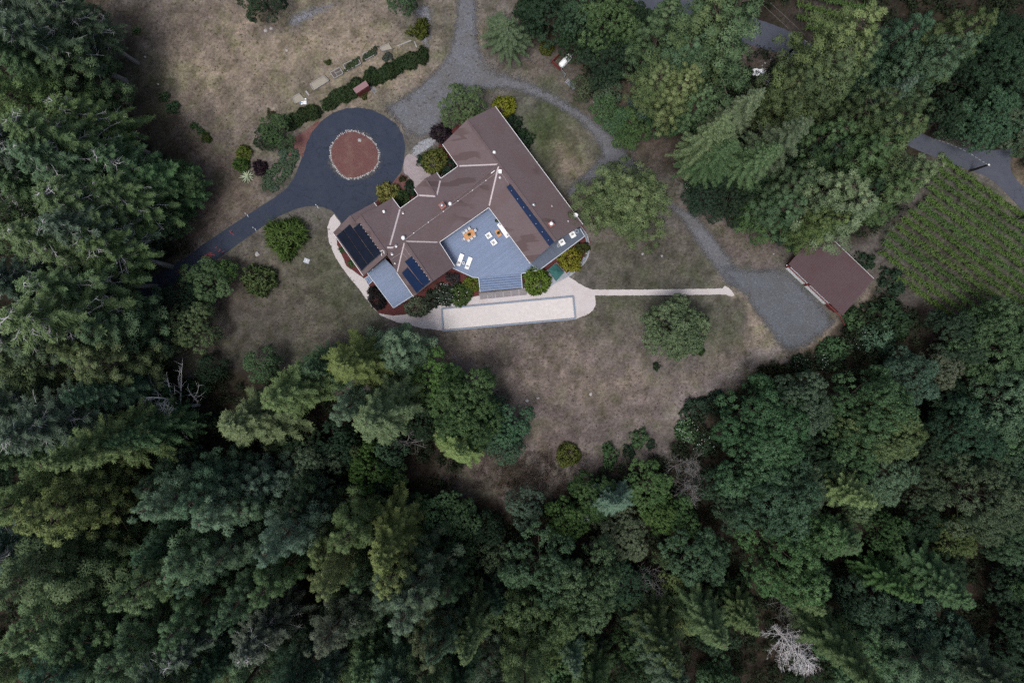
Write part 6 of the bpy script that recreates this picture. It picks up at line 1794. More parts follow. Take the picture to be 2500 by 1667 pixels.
# upper right woods
for a_ in [
 ('R', 1850, -38, 132, 35, 'olive'), ('R', 1768, 18, 118, 29, 'olive'), ('R', 1690, 95, 80, 24, 'mid'), ('R', 1640, 30, 75, 22, 'mid'), ('R', 1705, 160, 75, 24, 'yellow'), ('R', 1635, 175, 68, 20, 'olive'), ('R', 1740, 215, 55, 20, 'mid'), ('F', 1858, 215, 72, 25, 'tan'), ('F', 1826, 285, 85, 27, 'tan'), ('F', 1790, 345, 75, 22, 'mid'), ('F', 1975, 303, 95, 27, 'tan'), ('F', 1900, 340, 80, 22, 'mid'),
 ('R', 2165, 20, 115, 34, 'yellow'), ('R', 2090, 108, 92, 30, 'olive'), ('R', 1995, 180, 66, 22, 'olive'), ('R', 2140, 110, 90, 30, 'olive'), ('R', 2365, 66, 85, 31, 'mid'), ('R', 2270, 130, 80, 25, 'blue'), ('F', 2255, 185, 75, 23, 'grey'), ('F', 2200, 190, 65, 18, 'grey'), ('R', 2300, 5, 80, 28, 'blue'), ('R', 2420, 5, 95, 30, 'olive'), ('O', 2420, 170, 80, 11, 'dark'), ('O', 2350, 190, 60, 9, 'dark'), ('O', 2460, 110, 70, 10, 'dark'), ('O', 2470, 240, 60, 9, 'dark'), ('O', 2380, 240, 45, 7, 'dark'),
 ('R', 2172, 231, 82, 28, 'olive'), ('R', 2268, 228, 85, 31, 'olive'), ('R', 2273, 287, 82, 30, 'olive'), ('R', 2074, 282, 62, 23, 'green'), ('R', 2176, 350, 80, 27, 'mid'), ('R', 2278, 384, 82, 29, 'tan'), ('R', 2255, 442, 85, 27, 'olive'), ('R', 2107, 424, 84, 26, 'tan'), ('R', 2154, 488, 88, 26, 'tan'), ('R', 2062, 512, 64, 22, 'olive'), ('R', 1985, 430, 75, 20, 'mid'), ('R', 1950, 490, 70, 18, 'green'), ('R', 2180, 450, 75, 22, 'dark'), ('R', 2090, 350, 65, 20, 'dark'),
 ('O', 2408, 285, 74, 10, 'blue'), ('O', 2480, 290, 60, 9, 'grey'), ('O', 2310, 290, 48, 8, 'dark'), ('O', 2320, 318, 26, 5, 'grey'), ('O', 2495, 350, 30, 6, 'green'),
 ('O', 1487, 60, 66, 12, 'green'), ('O', 1345, 38, 62, 9, 'dark'), ('O', 1410, 50, 50, 9, 'blue'), ('O', 1475, 140, 62, 9, 'dark'), ('O', 1400, 105, 36, 7, 'dark'), ('O', 1300, 20, 40, 7, 'dark'), ('O', 1540, 120, 40, 8, 'green'), ('O', 1550, 55, 42, 8, 'dark'), ('O', 1426, 218, 34, 3.5, 'brown'), ('O', 1487, 225, 32, 3.5, 'grey'), ('O', 1480, 268, 34, 4, 'green'), ('O', 1540, 312, 46, 4, 'green'), ('O', 1512, 300, 34, 3.5, 'green'), ('O', 1620, 285, 46, 7, 'green'), ('O', 1660, 265, 40, 7, 'dark'), ('O', 1575, 250, 34, 5, 'grey'),
 ('O', 1730, 490, 50, 6, 'dark'), ('O', 1790, 500, 55, 8, 'dark'), ('O', 1850, 530, 55, 8, 'green'), ('O', 1760, 420, 50, 7, 'dark'), ('O', 1870, 460, 55, 8, 'dark'), ('O', 1930, 570, 35, 5, 'dark'), ('O', 1840, 430, 45, 8, 'green'), ('O', 1730, 330, 40, 7, 'dark'), ('O', 1990, 235, 40, 7, 'dark'), ('O', 1760, 275, 35, 6, 'dark'),
]: T(*a_, apex=a_[0] != 'O')
# trees standing alone on the grass
T('P', 1568, 438, 108, 24, 'pinegold', 'big round topped yellow green pine between the house and gravel drive')
T('L', 1653, 804, 72, 10, 'lawnpale', 'lone light green tree in the meadow below the straight path', apex=False)
T('F', 1237, 52, 66, 9, 'grey', 'pale feathery tree with drooping sprays beside the dirt track')
T('O', 504, 684, 54, 7, 'green', 'green tree with a yellow side lobe just below the asphalt drive', apex=False)
T('O', 552, 664, 26, 5, 'bright', 'small yellow green tree joined to the green tree below the drive', apex=False)
T('O', 468, 802, 66, 8, 'olive', 'olive tree with grey twigs showing in its middle, west lawn', apex=False)
T('O', 446, 730, 50, 6, 'dark', 'dark dense tree between the drive and the twiggy olive tree', apex=False)
T('O', 640, -2, 56, 7, 'dark', 'dark tree cut by the upper edge above the dry field', apex=False)
T('O', 985, 0, 38, 6, 'green', 'dark green tree at the upper edge beside the crushed stone bed', apex=False)
T('O', 676, 320, 40, 4, 'green', 'dark tangled garden tree left of the loop', apex=False)
T('O', 648, 340, 28, 3, 'dark', 'low dark shrub tree touching the tangled garden tree', apex=False)
T('O', 1126, 262, 54, 5, 'olive', 'broad olive green tree at the house corner above the roof', apex=False)

# labels for the woods: ordinal among trees of the same colour and kind from a landmark
MARKS = [('the bleached dead tree', 1942, 1592), ('the propane tank', 1375, 155), ('the barn', 2030, 665), ('the lower left photo corner', 0, 1667), ('the lower right photo corner', 2500, 1667), ('the upper left photo corner', 0, 0), ('the upper right photo corner', 2500, 0),
         ('the bocce court', 1240, 770), ('the brown brush pile', 1295, 1150), ('the utility pole transformer', 1955, 100), ('the white spiky agave', 606, 435), ('the small west deck', 950, 700), ('the lane junction', 2440, 400), ('the cable drum', 1432, 1262), ('the asphalt drive entrance', 340, 715), ('the fallen log', 258, 43), ('the grey leafless shrubs', 1675, 1150), ('the vineyard', 2340, 620), ('the lone meadow tree', 1653, 803), ('the dark garden carts', 465, 925), ('the left photo edge middle', 0, 833), ('the lower photo edge middle', 1250, 1667), ('the right photo edge middle', 2500, 833)]
ORD = ['closest', 'second closest', 'third closest', 'fourth closest', 'fifth closest', 'sixth closest', 'seventh closest', 'eighth closest', 'ninth closest', 'tenth closest', 'eleventh closest', 'twelfth closest']
def label_trees():
    fam = {}
    for t in TREES:
        if not t[6]: fam.setdefault((t[1], t[2]), []).append(t)
    for (kind, col), lst in fam.items():
        used = set()
        rank = {}
        for mk in MARKS:
            o = sorted(range(len(lst)), key=lambda i: (lst[i][3] - mk[1]) ** 2 + (lst[i][4] - mk[2]) ** 2)
            for r_, i in enumerate(o): rank[(mk[0], i)] = (r_, (lst[i][3] - mk[1]) ** 2 + (lst[i][4] - mk[2]) ** 2)
        for i, t in enumerate(lst):
            mk, (r_, _d) = min(((m[0], rank[(m[0], i)]) for m in MARKS), key=lambda q: (q[1][0], q[1][1]))
            t[0]['label'] = '%s %s, %s such to %s' % (WORDS[col], KINDS[kind][1], ORD[min(r_, 11)], mk)
label_trees()

# bare trees and shrubs
def bare_tree(x, y, h, spread, label, mat, seed, lean=(0, 0), depth=4, kids=4, name='dead_tree', r0=.022, cat='dead tree'):
    m = proto_bare(seed, 1.0, spread, depth, kids, r0)
    w = P(x, y, h * .55)
    o = thing(name, label, cat, (w.x, w.y, 0), random.uniform(0, 6))
    me = m.mesh('branches', M[mat]); c = link(bpy.data.objects.new('branches', me), o); c.scale = (h, h, h)
    c.rotation_euler = (lean[0], lean[1], 0)
    m2 = MB(); m2.tube([(0, 0, -.1), (0, 0, h * .25)], [h * r0 * 1.25, h * r0 * 1.0], 8); m2.build('trunk', M[mat], o)
    return o
def bleached_tree():
    rng = np.random.default_rng(71); h = 15.0
    w = P(1925, 1570, 7.0)
    o = thing('dead_tree', 'big bleached white dead tree near the lower edge of the woods', 'dead tree', (w.x, w.y, 0))
    tr = MB(); tr.tube([(0, 0, -.1), (.1, 0, h * .5), (0, .1, h)], [.26, .16, .03], 7); tr.build('trunk', M['whitewood'], o)
    m = MB(); tw = MB()
    for i in range(46):
        u = (i + rng.random()) / 46; z = h * (.22 + .76 * u); l = 4.3 * (1 - u) ** .55 * rng.uniform(.7, 1.1) + .3
        az = i * 2.4 + rng.normal() * .3; dh = np.array([math.cos(az), math.sin(az), 0]); pp = np.array([-dh[1], dh[0], 0])
        bd = rng.normal() * .25; rs = rng.uniform(.15, .5)
        f = lambda s: np.array([0, 0, z]) + dh * l * s + pp * bd * l * s * s + np.array([0, 0, l * (rs * s + .12 * s * s)])
        m.tube([f(s) for s in (0, .25, .5, .75, 1)], [.055, .045, .034, .022, .008], 4, False)
        for k in range(int(5 + l * 3)):
            s = rng.uniform(.2, 1); sd = rng.choice([-1, 1]); l2 = (.35 + .9 * (1 - s)) * rng.uniform(.6, 1.2)
            d2 = unit(dh * rng.uniform(.3, .9) + pp * sd * rng.uniform(.4, 1) + np.array([0, 0, rng.uniform(-.1, .6)]))
            p0 = f(s); p1 = p0 + d2 * l2 * .5 + rng.normal(size=3) * .05; p2 = p0 + d2 * l2 + rng.normal(size=3) * .12
            tw.tube([p0, p1, p2], [.018, .012, .005], 3, False)
            for q in range(5):
                t = rng.random(); b0_ = p0 * (1 - t) + p2 * t; d3 = unit(d2 + rng.normal(size=3) * .7); tw.tube([b0_, b0_ + d3 * rng.uniform(.2, .5)], [.008, .003], 3, False)
    m.build('boughs', M['whitewood'], o); tw.build('twigs', M['whitewood'], o)['kind'] = 'stuff'
bleached_tree()
bare_tree(1672, 1128, 5.0, .60, 'grey leafless shrub at the meadow edge, upper of the pair', 'greybark', 4, depth=3, kids=5, name='dead_shrub', cat='dead shrub')
bare_tree(1688, 1180, 5.5, .60, 'grey leafless shrub just below the upper grey leafless one', 'greybark', 5, depth=3, kids=5, name='dead_shrub', cat='dead shrub')
bare_tree(1575, 1400, 6.5, .60, 'grey leafless bush left of the round bluish oak', 'greybark', 6, depth=3, kids=5, name='dead_shrub', cat='dead shrub')
bare_tree(994, 1082, 7.0, .45, 'grey dead spiky treetop in the clump below the court', 'greybark', 7, depth=3, kids=4)
bare_tree(85, 522, 29.0, .22, 'tall bare grey snag among the west firs', 'deadwood', 8, depth=3, kids=6, r0=.011)
bare_tree(1945, 1468, 7.0, .6, 'grey twiggy dead crown above the bleached dead tree', 'greybark', 9, depth=3, kids=5)
bare_tree(1790, 1262, 5.0, .6, 'grey bare bush between two big rounded oaks', 'greybark', 10, depth=3, kids=5, name='dead_shrub', cat='dead shrub')
bare_tree(440, 1000, 12.0, .40, 'forked bare grey tree at the edge of the west lawn', 'deadwood', 14, depth=3, kids=4)
bare_tree(2290, 1395, 6.0, .5, 'small pale fallen top among the lower right woods', 'deadwood', 15, depth=2, kids=4)

# shrubs and garden plants
SHR = {'round': P_SHR[1], 'loose': P_SHR[0], 'spiky': P_SHR[2], 'rough': P_SHR[3], 'fluffy': P_FLUF[0], 'dense': P_DENSE[0]}
def shrub(x, y, r, colour, kind, label, hf=1.0, name='shrub', cat='shrub', group=None, stretch=(1, 1), rz=None, flowers=0):
    pt = SHR[kind]
    rm = r / K0
    w = P(x, y, rm * .6 * hf)
    o = thing(name, label, cat, (w.x, w.y, 0), trng.uniform(0, 6.28) if rz is None else rz, group)
    o.scale = (rm * stretch[0] * 1.08, rm * stretch[1] * 1.08, rm * hf)
    c = link(bpy.data.objects.new('leaves', pt[0]), o); c.color = jitter(COLS[colour] if isinstance(colour, str) else colour, .06)
    link(bpy.data.objects.new('stem', pt[1]), o)
    if flowers:
        m = MB()
        for k in range(flowers):
            d = unit(trng.normal(size=3)); d[2] = abs(d[2]); d *= trng.uniform(.85, 1.02)
            for q in range(3):
                aa = trng.uniform(0, 6.28); s = .026
                p = Vector((d[0], d[1], d[2] * .92 + .1)); u = Vector((math.cos(aa), math.sin(aa), .3)) * s; v2 = Vector((-math.sin(aa), math.cos(aa), .3)) * s
                m.add([p - u, p + v2, p + u, p - v2], [(0, 1, 2, 3)])
        m.build('blossom', M['flower'], o)
    return o
LIME = (.19, .205, .020); OLV = (.075, .090, .022)
shrub(1232, 259, 26, LIME, 'round', 'bright yellow shrub at the upper corner of the east wing', 1.1)
shrub(1255, 300, 22, 'dark', 'rough', 'dark green shrub along the east wall, nearer the yellow shrub'); shrub(1281, 338, 24, 'dark', 'rough', 'dark green shrub along the east wall, farther down'); shrub(1200, 282, 14, 'dark', 'rough', 'dark shrub tucked under the upper roof corner')
shrub(1077, 326, 24, (.030, .020, .026), 'loose', 'dark purple shrub at the left corner of the upper gable')
shrub(1061, 391, 29, (.110, .140, .034), 'round', 'yellow green round shrub between gravel walk and upper wing', 1.2); shrub(1092, 405, 18, (.030, .062, .042), 'dense', 'smooth blue green clipped shrub at the inner roof corner', 1.1); shrub(1030, 394, 15, 'dark', 'rough', 'dark low shrub beside the pinkish walk')
shrub(948, 477, 30, (.200, .200, .050), 'loose', 'variegated yellow shrub at the garage corner', 1.0); shrub(974, 484, 23, (.040, .075, .028), 'round', 'green shrub touching the variegated yellow shrub')
shrub(1001, 466, 15, 'dark', 'rough', 'dark shrub under the entry eave'); shrub(999, 448, 9, (.020, .032, .015), 'round', 'small dark ball shrub above the entry bed'); shrub(982, 436, 9, (.060, .060, .025), 'rough', 'small olive shrub at the mulch corner by the loop')
shrub(917, 728, 22, (.022, .019, .017), 'dense', 'dark brown rounded hedge shrub at the path left of the west deck', 1.0, stretch=(.85, 1.3), rz=.5)
shrub(1017, 749, 26, (.135, .170, .105), 'dense', 'grey green clipped dome shrub beside the pale path', .9, stretch=(1.15, .9), rz=0)
shrub(1052, 733, 24, (.048, .064, .044), 'rough', 'dull dark green shrub beside the grey green dome'); shrub(1086, 717, 27, (.045, .066, .038), 'loose', 'shrub speckled with bluish white blossom below the middle wing', .9, flowers=55); shrub(1124, 717, 27, (.056, .094, .028), 'round', 'deep green shrub beside the deck stair', .9, flowers=20)
shrub(1150, 693, 19, (.145, .180, .026), 'round', 'lime green shrub next to the upper left of the stair', 1.1); shrub(1106, 682, 18, (.05, .045, .05), 'spiky', 'grey purple wispy shrub in the mulch under the deck edge', .9)
shrub(1309, 684, 31, (.115, .165, .024), 'round', 'bright green shrub on the sofa side of the deck stair', 1.1); shrub(1394, 634, 27, (.180, .195, .022), 'round', 'round yellow shrub inside the flagstone curve', 1.1); shrub(1422, 607, 18, (.060, .070, .018), 'rough', 'olive shrub behind the round yellow shrub')
shrub(835, 611, 8, 'green', 'rough', 'tiny green plant in the upper west mulch bed'); shrub(859, 644, 10, 'green', 'rough', 'small green plant in the lower west mulch bed')
shrub(695, 577, 46, (.070, .110, .026), 'fluffy', 'large fluffy round green bush on the west lawn', .95); shrub(628, 682, 38, (.075, .105, .032), 'loose', 'olive green round bush on the west lawn below the fluffy one', 1.0)
shrub(595, 372, 18, (.085, .115, .020), 'loose', 'yellow green bush above the agave'); shrub(588, 402, 19, (.050, .095, .018), 'loose', 'bright green bush touching the agave'); shrub(633, 410, 18, (.028, .016, .022), 'loose', 'dark purple bush right of the agave')
gp = 'low grey green plants in the left garden'
for (x, y, r) in [(650, 432, 14), (664, 420, 14), (676, 408, 13), (692, 396, 12), (660, 447, 13), (705, 404, 13), (716, 388, 13), (700, 422, 12), (684, 440, 12), (668, 458, 12), (648, 456, 11), (720, 372, 10), (690, 372, 13), (704, 362, 12)]:
    shrub(x, y, r, 'grey', 'rough', 'low grey green plant in the patch between agave and loop', .6, 'low_plant', 'plant', gp)
# hedge rows
hedge_no = ['nearest the tangled garden tree', 'below the red shed', 'above the red shed']
for k, (pts, rr_, lab) in enumerate([([(712, 300), (728, 292), (745, 284), (758, 279), (766, 275)], 17, 'short dark hedge nearest the tangled garden tree'), ([(803, 254), (814, 247), (828, 240), (845, 232), (860, 222), (875, 212)], 18, 'dark hedge between the loop and the red shed'), ([(905, 196), (920, 192), (938, 185), (955, 176), (972, 167), (990, 157), (1008, 148), (1028, 140)], 18, 'longest dark hedge beyond the red shed toward the stones')]):
    o = thing('hedge', lab, 'hedge', P(*pts[len(pts) // 2]))
    base = o.location.copy()
    for j, (x, y) in enumerate(pts):
        for q in range(2):
            c = link(bpy.data.objects.new('bush', SHR['round' if (j + q) % 2 else 'rough'][0]), o); rm = (rr_ + random.uniform(-2, 3)) / K0
            w = P(x + random.uniform(-5, 5), y + random.uniform(-5, 5)) - base; c.location = w; c.scale = (rm, rm, rm * .9); c.rotation_euler = (0, 0, random.uniform(0, 6)); c.color = jitter((.040, .066, .024), .14)
shrub(905, 176, 14, 'dark', 'rough', 'dark bush beside the long hedge above the red shed'); shrub(868, 203, 12, (.018, .034, .014), 'rough', 'dark bush just behind the red shed')
shrub(887, 233, 10, (.085, .095, .022), 'rough', 'yellowish small plant in front of the red shed'); shrub(800, 152, 8, (.060, .090, .025), 'spiky', 'small green sapling alone in the dry field')
shrub(1024, 68, 25, (.080, .105, .020), 'spiky', 'spiky yellow green sapling beside the crushed stone bed', 1.6); shrub(1334, 116, 17, (.090, .105, .022), 'loose', 'yellow green bush near the propane tank')
shrub(1468, 188, 17, (.070, .110, .020), 'loose', 'bright green bush under the trees right of the propane tank')
shrub(400, 236, 13, 'green', 'rough', 'small green bush, upper of the row crossing the left field'); shrub(421, 262, 16, 'green', 'rough', 'small green bush just below the uppermost in the left field'); shrub(472, 306, 9, 'green', 'rough', 'smallest green bush in the row across the left field'); shrub(488, 319, 10, 'green', 'rough', 'small green bush second from the lower end of the field row'); shrub(502, 336, 13, (.05, .08, .02), 'rough', 'small green bush at the lower end of the field row'); shrub(332, 76, 9, 'green', 'rough', 'tiny green bush near the fallen log')
shrub(1387, 1113, 27, (.080, .100, .022), 'round', 'round yellow green bush at the lower meadow edge'); shrub(1490, 1115, 26, 'green', 'rough', 'dark leafy bush right of the round yellow green bush', 1.0, stretch=(.8, 1.2), rz=0); shrub(1561, 1071, 23, 'green', 'rough', 'green bush standing highest in the lower meadow'); shrub(1536, 1103, 16, 'dark', 'rough', 'small dark bush between the two meadow bushes'); shrub(1590, 1085, 13, 'dark', 'rough', 'small low bush right of the highest meadow bush', .6)
shrub(1704, 853, 17, (.035, .065, .018), 'rough', 'low green bush at the foot of the lone meadow tree'); shrub(1603, 895, 10, 'dark', 'rough', 'tiny dark green bush below the lone meadow tree')
shrub(1679, 1051, 28, 'green', 'loose', 'bush speckled with white flowers at the meadow corner', .9, flowers=60); shrub(1722, 1087, 27, 'dark', 'loose', 'white speckled bush below the flowering corner bush', .9, flowers=50)
shrub(1957, 892, 24, 'dark', 'loose', 'white flowering bush at the tip of the gravel yard', .9, flowers=60); shrub(2022, 877, 28, 'dark', 'loose', 'white flowering bush second from the gravel yard tip', .9, flowers=40); shrub(2105, 827, 26, 'dark', 'loose', 'white flowering bush below the barn corner', .9, flowers=45); shrub(2145, 862, 26, 'dark', 'loose', 'white flowering bush deepest in the woods below the barn', .9, flowers=40)
shrub(2040, 860, 36, 'green', 'loose', 'green bush between the white flowering bushes', .9); shrub(2149, 823, 42, 'blue', 'loose', 'bluish bush below the barn', .9); shrub(2091, 780, 30, 'green', 'rough', 'green bush against the barn brace'); shrub(2174, 783, 55, 'dark', 'rough', 'dark bush mass between barn and vineyard', .8)
shrub(1888, 925, 38, (.030, .036, .014), 'loose', 'dark olive bush on the bank of the meadow', .9); shrub(1704, 1000, 34, 'dark', 'rough', 'dark bush at the left end of the meadow bank', .9); shrub(1760, 985, 30, 'dark', 'rough', 'dark bush behind the left end of the meadow bank', .9)
shrub(1695, 455, 22, 'dark', 'loose', 'white blossomed bush right of the big round pine', .9, flowers=70)
shrub(660, 277, 11, (.060, .075, .035), 'spiky', 'small palm like plant at the field edge'); shrub(480, 952, 30, 'green', 'rough', 'low green bush in front of the lower left clump', .7); shrub(2180, 690, 34, 'dark', 'rough', 'dark bush behind the right corner of the barn', .8)
shrub(2110, 640, 26, 'dark', 'rough', 'dark low bush along the back of the barn', .7); shrub(1945, 590, 24, 'green', 'rough', 'green bush at the upper left corner of the barn', .8)
for k in range(2):
    pass

# crops in the beds
for (cx, cy, n_, lab, colr) in [(858, 159, 30, 'pale green leafy crop overflowing its raised bed', (.075, .105, .050)), (902, 134, 22, 'grey green crop filling the bed nearest the field edge', (.070, .095, .058))]:
    o = thing('crop', lab, 'plants', P(cx, cy, .3))
    for j in range(n_):
        u, v2 = trng.uniform(-1, 1), trng.uniform(-1, 1)
        c = link(bpy.data.objects.new('plant', SHR['spiky'][0]), o); c.location = P(cx + 15 * u - 1 * v2, cy - 9.5 * u + 8 * v2, .25) - o.location; s_ = trng.uniform(.25, .42); c.scale = (s_, s_, s_); c.rotation_euler = (0, 0, trng.uniform(0, 6)); c.color = jitter(colr, .15)
shrub(947, 139, 13, (.060, .075, .055), 'spiky', 'blue grey plants straggling beside the crumbling bed', .7, 'garden_plant', 'plant'); shrub(818, 182, 5, (.16, .15, .03), 'rough', 'small yellow plant inside the compartment bed', .8, 'garden_plant', 'plant')
# potted plants
for (pos, r, lab, sd) in POTS:
    o = pot_plant(pos, r, lab, sd)
    c = link(bpy.data.objects.new('leaves', SHR['round'][0]), o); c.location = (0, 0, r * .9); c.scale = (r * 1.05, r * 1.05, r * .9); c.color = (.055, .085, .022, 1)

# agave
ag = thing('agave', 'big variegated agave with pale striped spiky leaves', 'agave', P(606, 432))
M['agave'] = plain('pale_agave', (.36, .40, .26), .6, .25, 5, .3)
arng = np.random.default_rng(8)
for k in range(26):
    az = k * 2.39996; el = .25 + .9 * (k / 26); l = arng.uniform(1.2, 1.75) * (1 - .25 * k / 26)
    dh = Vector((math.cos(az), math.sin(az), 0)); side = Vector((-dh.y, dh.x, 0))
    vs = []; fs = []
    for i in range(5):
        t = i / 4; wd = .11 * (1 - t) ** .6 * (1 if t > 0 else .8) + .004
        c = dh * (l * t * math.cos(el * (1 - .6 * t))) + Vector((0, 0, .12 + l * math.sin(el) * t * (1 - .55 * t)))
        vs += [c - side * wd, c + Vector((0, 0, -.03)), c + side * wd]
    for i in range(4):
        for j in range(2):
            A = i * 3 + j; fs.append((A, A + 1, A + 4, A + 3))
    m = MB(); m.add(vs, fs); m.build('leaf', M['agave'] if k % 3 else M['leaf'], ag)
    if not k % 3: bpy.context.scene.objects[-1].color = (.08, .10, .06, 1) if False else (.1, .12, .07, 1)

# vineyards
def vine_row(p, q, label, seed, dens=1.0, hgt=1.25, group='vine rows', n=3):
    rng = np.random.default_rng(seed)
    A, B = P(*p), P(*q); Ld = (B - A).length; d = np.array((B - A).normalized()); s = np.array([-d[1], d[0], 0])
    o = thing('vine_row', label, 'vine row', A, 0, group)
    L = Leaves()
    k = int(Ld / .16); t = (np.arange(k) + rng.random(k)) * .16
    thick = .55 + .45 * np.sin(t * .55 + rng.uniform(0, 6)) * rng.uniform(.3, 1) + rng.normal(size=k) * .15
    keep = rng.random(k) < .93 * dens
    t = t[keep]; thick = np.clip(thick[keep], .25, 1.2); k = len(t)
    C = t[:, None] * d + s * rng.normal(size=(k, 1)) * .13; C[:, 2] = hgt + rng.normal(size=k) * .10
    L.puffs(C, .20 + .17 * thick, np.tile([0, 0, 1.0], (k, 1)), rng.normal(size=k) * .2 + .1, 30, .27, .17, rng, .9, .6, .35)
    m = int(Ld * 9 * dens); tt = rng.uniform(0, Ld, m); O = tt[:, None] * d + s * rng.normal(size=(m, 1)) * .2; O[:, 2] = hgt + .1
    sg = rng.choice([-1, 1], m)[:, None]
    D = unit(s * sg * rng.uniform(.4, 1.1, (m, 1)) + d * rng.normal(size=(m, 1)) * .5 + np.array([0, 0, .45]))
    ln = rng.uniform(.4, .95, m)
    L.fronds(O, D, ln, np.full(m, .12), unit(D * .2 + np.array([0, 0, 1.0]) + rng.normal(size=(m, 3)) * .2), rng.normal(size=m) * .15 + .3)
    D2 = unit(D + np.array([0, 0, -.5])); L.fronds(O + D * ln[:, None] * .7, D2, ln * .6, np.full(m, .10), unit(D2 * .2 + np.array([0, 0, 1.0])), np.full(m, .3))
    me = L.mesh('vine_leaves', M['leaf']); c = link(bpy.data.objects.new('leaves', me), o); c.color = jitter((.082, .140, .036), .06)
    st = MB()
    for x in np.arange(.5, Ld, 1.5): st.bar(d * x, d * x + np.array([0, 0, hgt]), .05, .05, up=(1, 0, 0))
    st.build('vine_stems', M['bark'], o)['kind'] = 'stuff'
    for x in np.arange(.1, Ld, 4.5):
        pt = link(bpy.data.objects.new('post', POST), o); pt.location = Vector(d * x)
    return o
pm = MB(); pm.box((0, 0, .8), (.07, .07, 1.6)); POST = pm.mesh('post', M['metal'])
o0 = (2138, 616); dd_ = (.815, .580); nn_ = (.580, -.815)
NR = 13
import itertools
names = ['lowest', 'second from below', 'third from below', 'fourth from below', 'fifth from below', 'sixth from below', 'seventh from below', 'middle upper', 'fifth from the lane', 'fourth from the lane', 'third from the lane', 'second from the lane', 'outermost, along the lane']
starts = [70, -2, -8, -12, -8, -4, 2, 10, 14, 4, -6, -10, -10]
for i in range(NR):
    off = (i - 1) * 24.5
    sx_, sy_ = o0[0] + nn_[0] * off + dd_[0] * starts[i], o0[1] + nn_[1] * off + dd_[1] * starts[i]
    ln_ = (2560 - sx_) / dd_[0]
    if i >= 9: ln_ = min(ln_, 330 - (i - 9) * 12)
    vine_row((sx_, sy_), (sx_ + dd_[0] * ln_, sy_ + dd_[1] * ln_), 'green vine row on the right slope, %s' % (names[i] + ' row' if i < 12 else names[i]), 300 + i, .75 + .25 * min(1, i / 4), group='vine rows of the right vineyard')
for i, (p, q) in enumerate((((1935, -12), (2100, 30)), ((1938, 20), (2080, 56)), ((1938, 48), (2065, 80)), ((1960, 74), (2050, 92)))):
    vine_row(p, q, ['uppermost', 'second', 'third', 'lowest short'][i] + ' vine row between the upper redwoods', 330 + i, 1.0, group='vine rows between the upper redwoods')

# undergrowth filling the woods, dry tufts on the field, brush pile
def undergrowth():
    rng = np.random.default_rng(61)
    L = Leaves(); C = []; Rd = []; T_ = []
    n = 0
    gx = rng.uniform(-120, 2620, 12000); gy = rng.uniform(-120, 1790, 12000)
    ins = inside(gx, gy, CLEAR); dist = dist_poly(gx, gy, CLEAR)
    ROAD_IN = inside(gx, gy, ROAD) | inside(gx, gy, LOOP); ROAD_D = np.minimum(dist_poly(gx, gy, ROAD), dist_poly(gx, gy, LOOP))
    for ii, (x, y, i_, d_) in enumerate(zip(gx, gy, ins, dist)):
        if i_ or d_ < 10: continue
        if ROAD_IN[ii] or ROAD_D[ii] < 22: continue
        if 1440 < x < 1720 and 180 < y < 500 and rng.random() < .8: continue
        if 1925 < x < 2080 and y < 130: continue
        if n > 5200: break
        n += 1
        r = rng.uniform(.7, 2.3); w = P(x, y)
        for j in range(6):
            a_ = rng.uniform(0, 6.28); q = r * rng.uniform(0, .8)
            C.append((w.x + q * math.cos(a_), w.y + q * math.sin(a_), r * rng.uniform(.3, .9))); Rd.append(rng.uniform(.4, .95)); T_.append(rng.normal() * .3)
    L.puffs(C, Rd, np.tile([0, 0, 1.0], (len(C), 1)), T_, 20, .36, .24, rng, .8, .6, .35)
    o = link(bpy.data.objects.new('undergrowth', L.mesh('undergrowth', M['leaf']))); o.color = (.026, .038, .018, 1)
    tag(o, 'dark leafy undergrowth beneath the woods', None, None, 'stuff')
undergrowth()
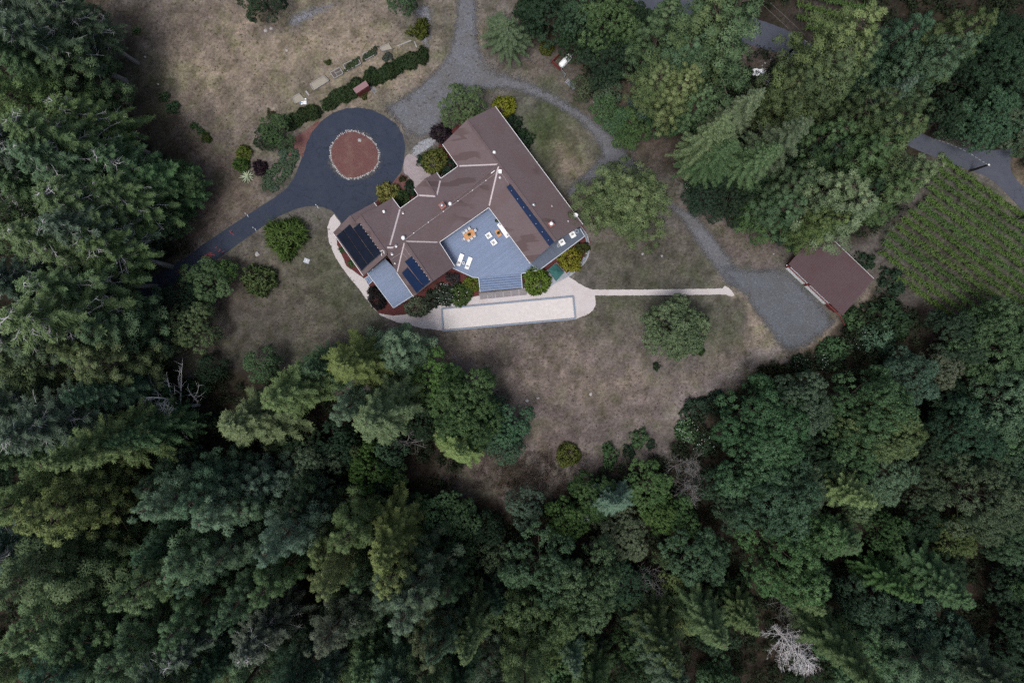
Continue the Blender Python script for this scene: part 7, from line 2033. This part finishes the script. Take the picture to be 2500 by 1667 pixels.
def brush():
    rng = np.random.default_rng(62); L = Leaves()
    n = 420; u = rng.normal(size=n) * .45; v2 = rng.normal(size=n) * .45
    C = []
    for a_, b_ in zip(u, v2):
        w = P(1295 + a_ * 150 + b_ * 10, 1153 + b_ * 62 - a_ * 14); C.append((w.x, w.y, max(.1, 1.1 * (1 - a_ * a_ - b_ * b_)) * rng.uniform(.5, 1)))
    L.puffs(C, rng.uniform(.3, .6, n), np.tile([0, 0, 1.0], (n, 1)), rng.normal(size=n) * .35, 26, .30, .07, rng, .8, .5, .45)
    o = link(bpy.data.objects.new('brush_pile', L.mesh('brush_pile', M['leaf']))); o.color = (.105, .078, .058, 1)
    tag(o, 'mound of dry brown brush at the lower meadow edge', 'brush pile')
brush()
def tufts():
    rng = np.random.default_rng(63); L = Leaves()
    N_ = 26000
    x = rng.uniform(230, 2200, N_); y = rng.uniform(-10, 1240, N_)
    k = inside(x, y, CLEAR) & (fbm(x * .03, y * .03, 3) + rng.normal(size=N_) * .12 > .5)
    house_px = [(800, 520), (845, 655), (925, 775), (1080, 810), (1405, 780), (1455, 740), (1440, 560), (1230, 255), (1060, 330), (1010, 380), (990, 330), (870, 258), (740, 380), (650, 480), (640, 560), (800, 505)]
    k &= ~inside(x, y, house_px) & ~inside(x, y, LOOP)
    for poly in ([(1000, 320), (1080, 215), (1200, 172), (1391, 243), (1513, 335), (1653, 495), (1738, 556), (1800, 650), (1918, 650), (2045, 782), (1925, 858), (1868, 790), (1742, 668), (1580, 470), (1388, 490), (1462, 378), (1343, 262), (1170, 222), (1030, 330)], [(1450, 704), (1772, 700), (1800, 727), (1450, 724)]):
        k &= ~inside(x, y, poly)
    x, y = x[k], y[k]; n = len(x)
    wx = (x - NX) / K0; wy = -(y - NY) / K0
    O = np.stack([wx, wy, np.zeros(n)], 1); C = O.copy(); C[:, 2] = .02
    L.puffs(C, np.full(n, .10), np.tile([0, 0, 1.0], (n, 1)), rng.normal(size=n) * .6, 8, .22, .055, rng, .6, .5, .4)
    o = link(bpy.data.objects.new('dry_grass', L.mesh('dry_grass', M['leaf']))); o.color = (.150, .126, .090, 1)
    tag(o, 'dry straw grass tufts over the fields and lawns', None, None, 'stuff')
tufts()
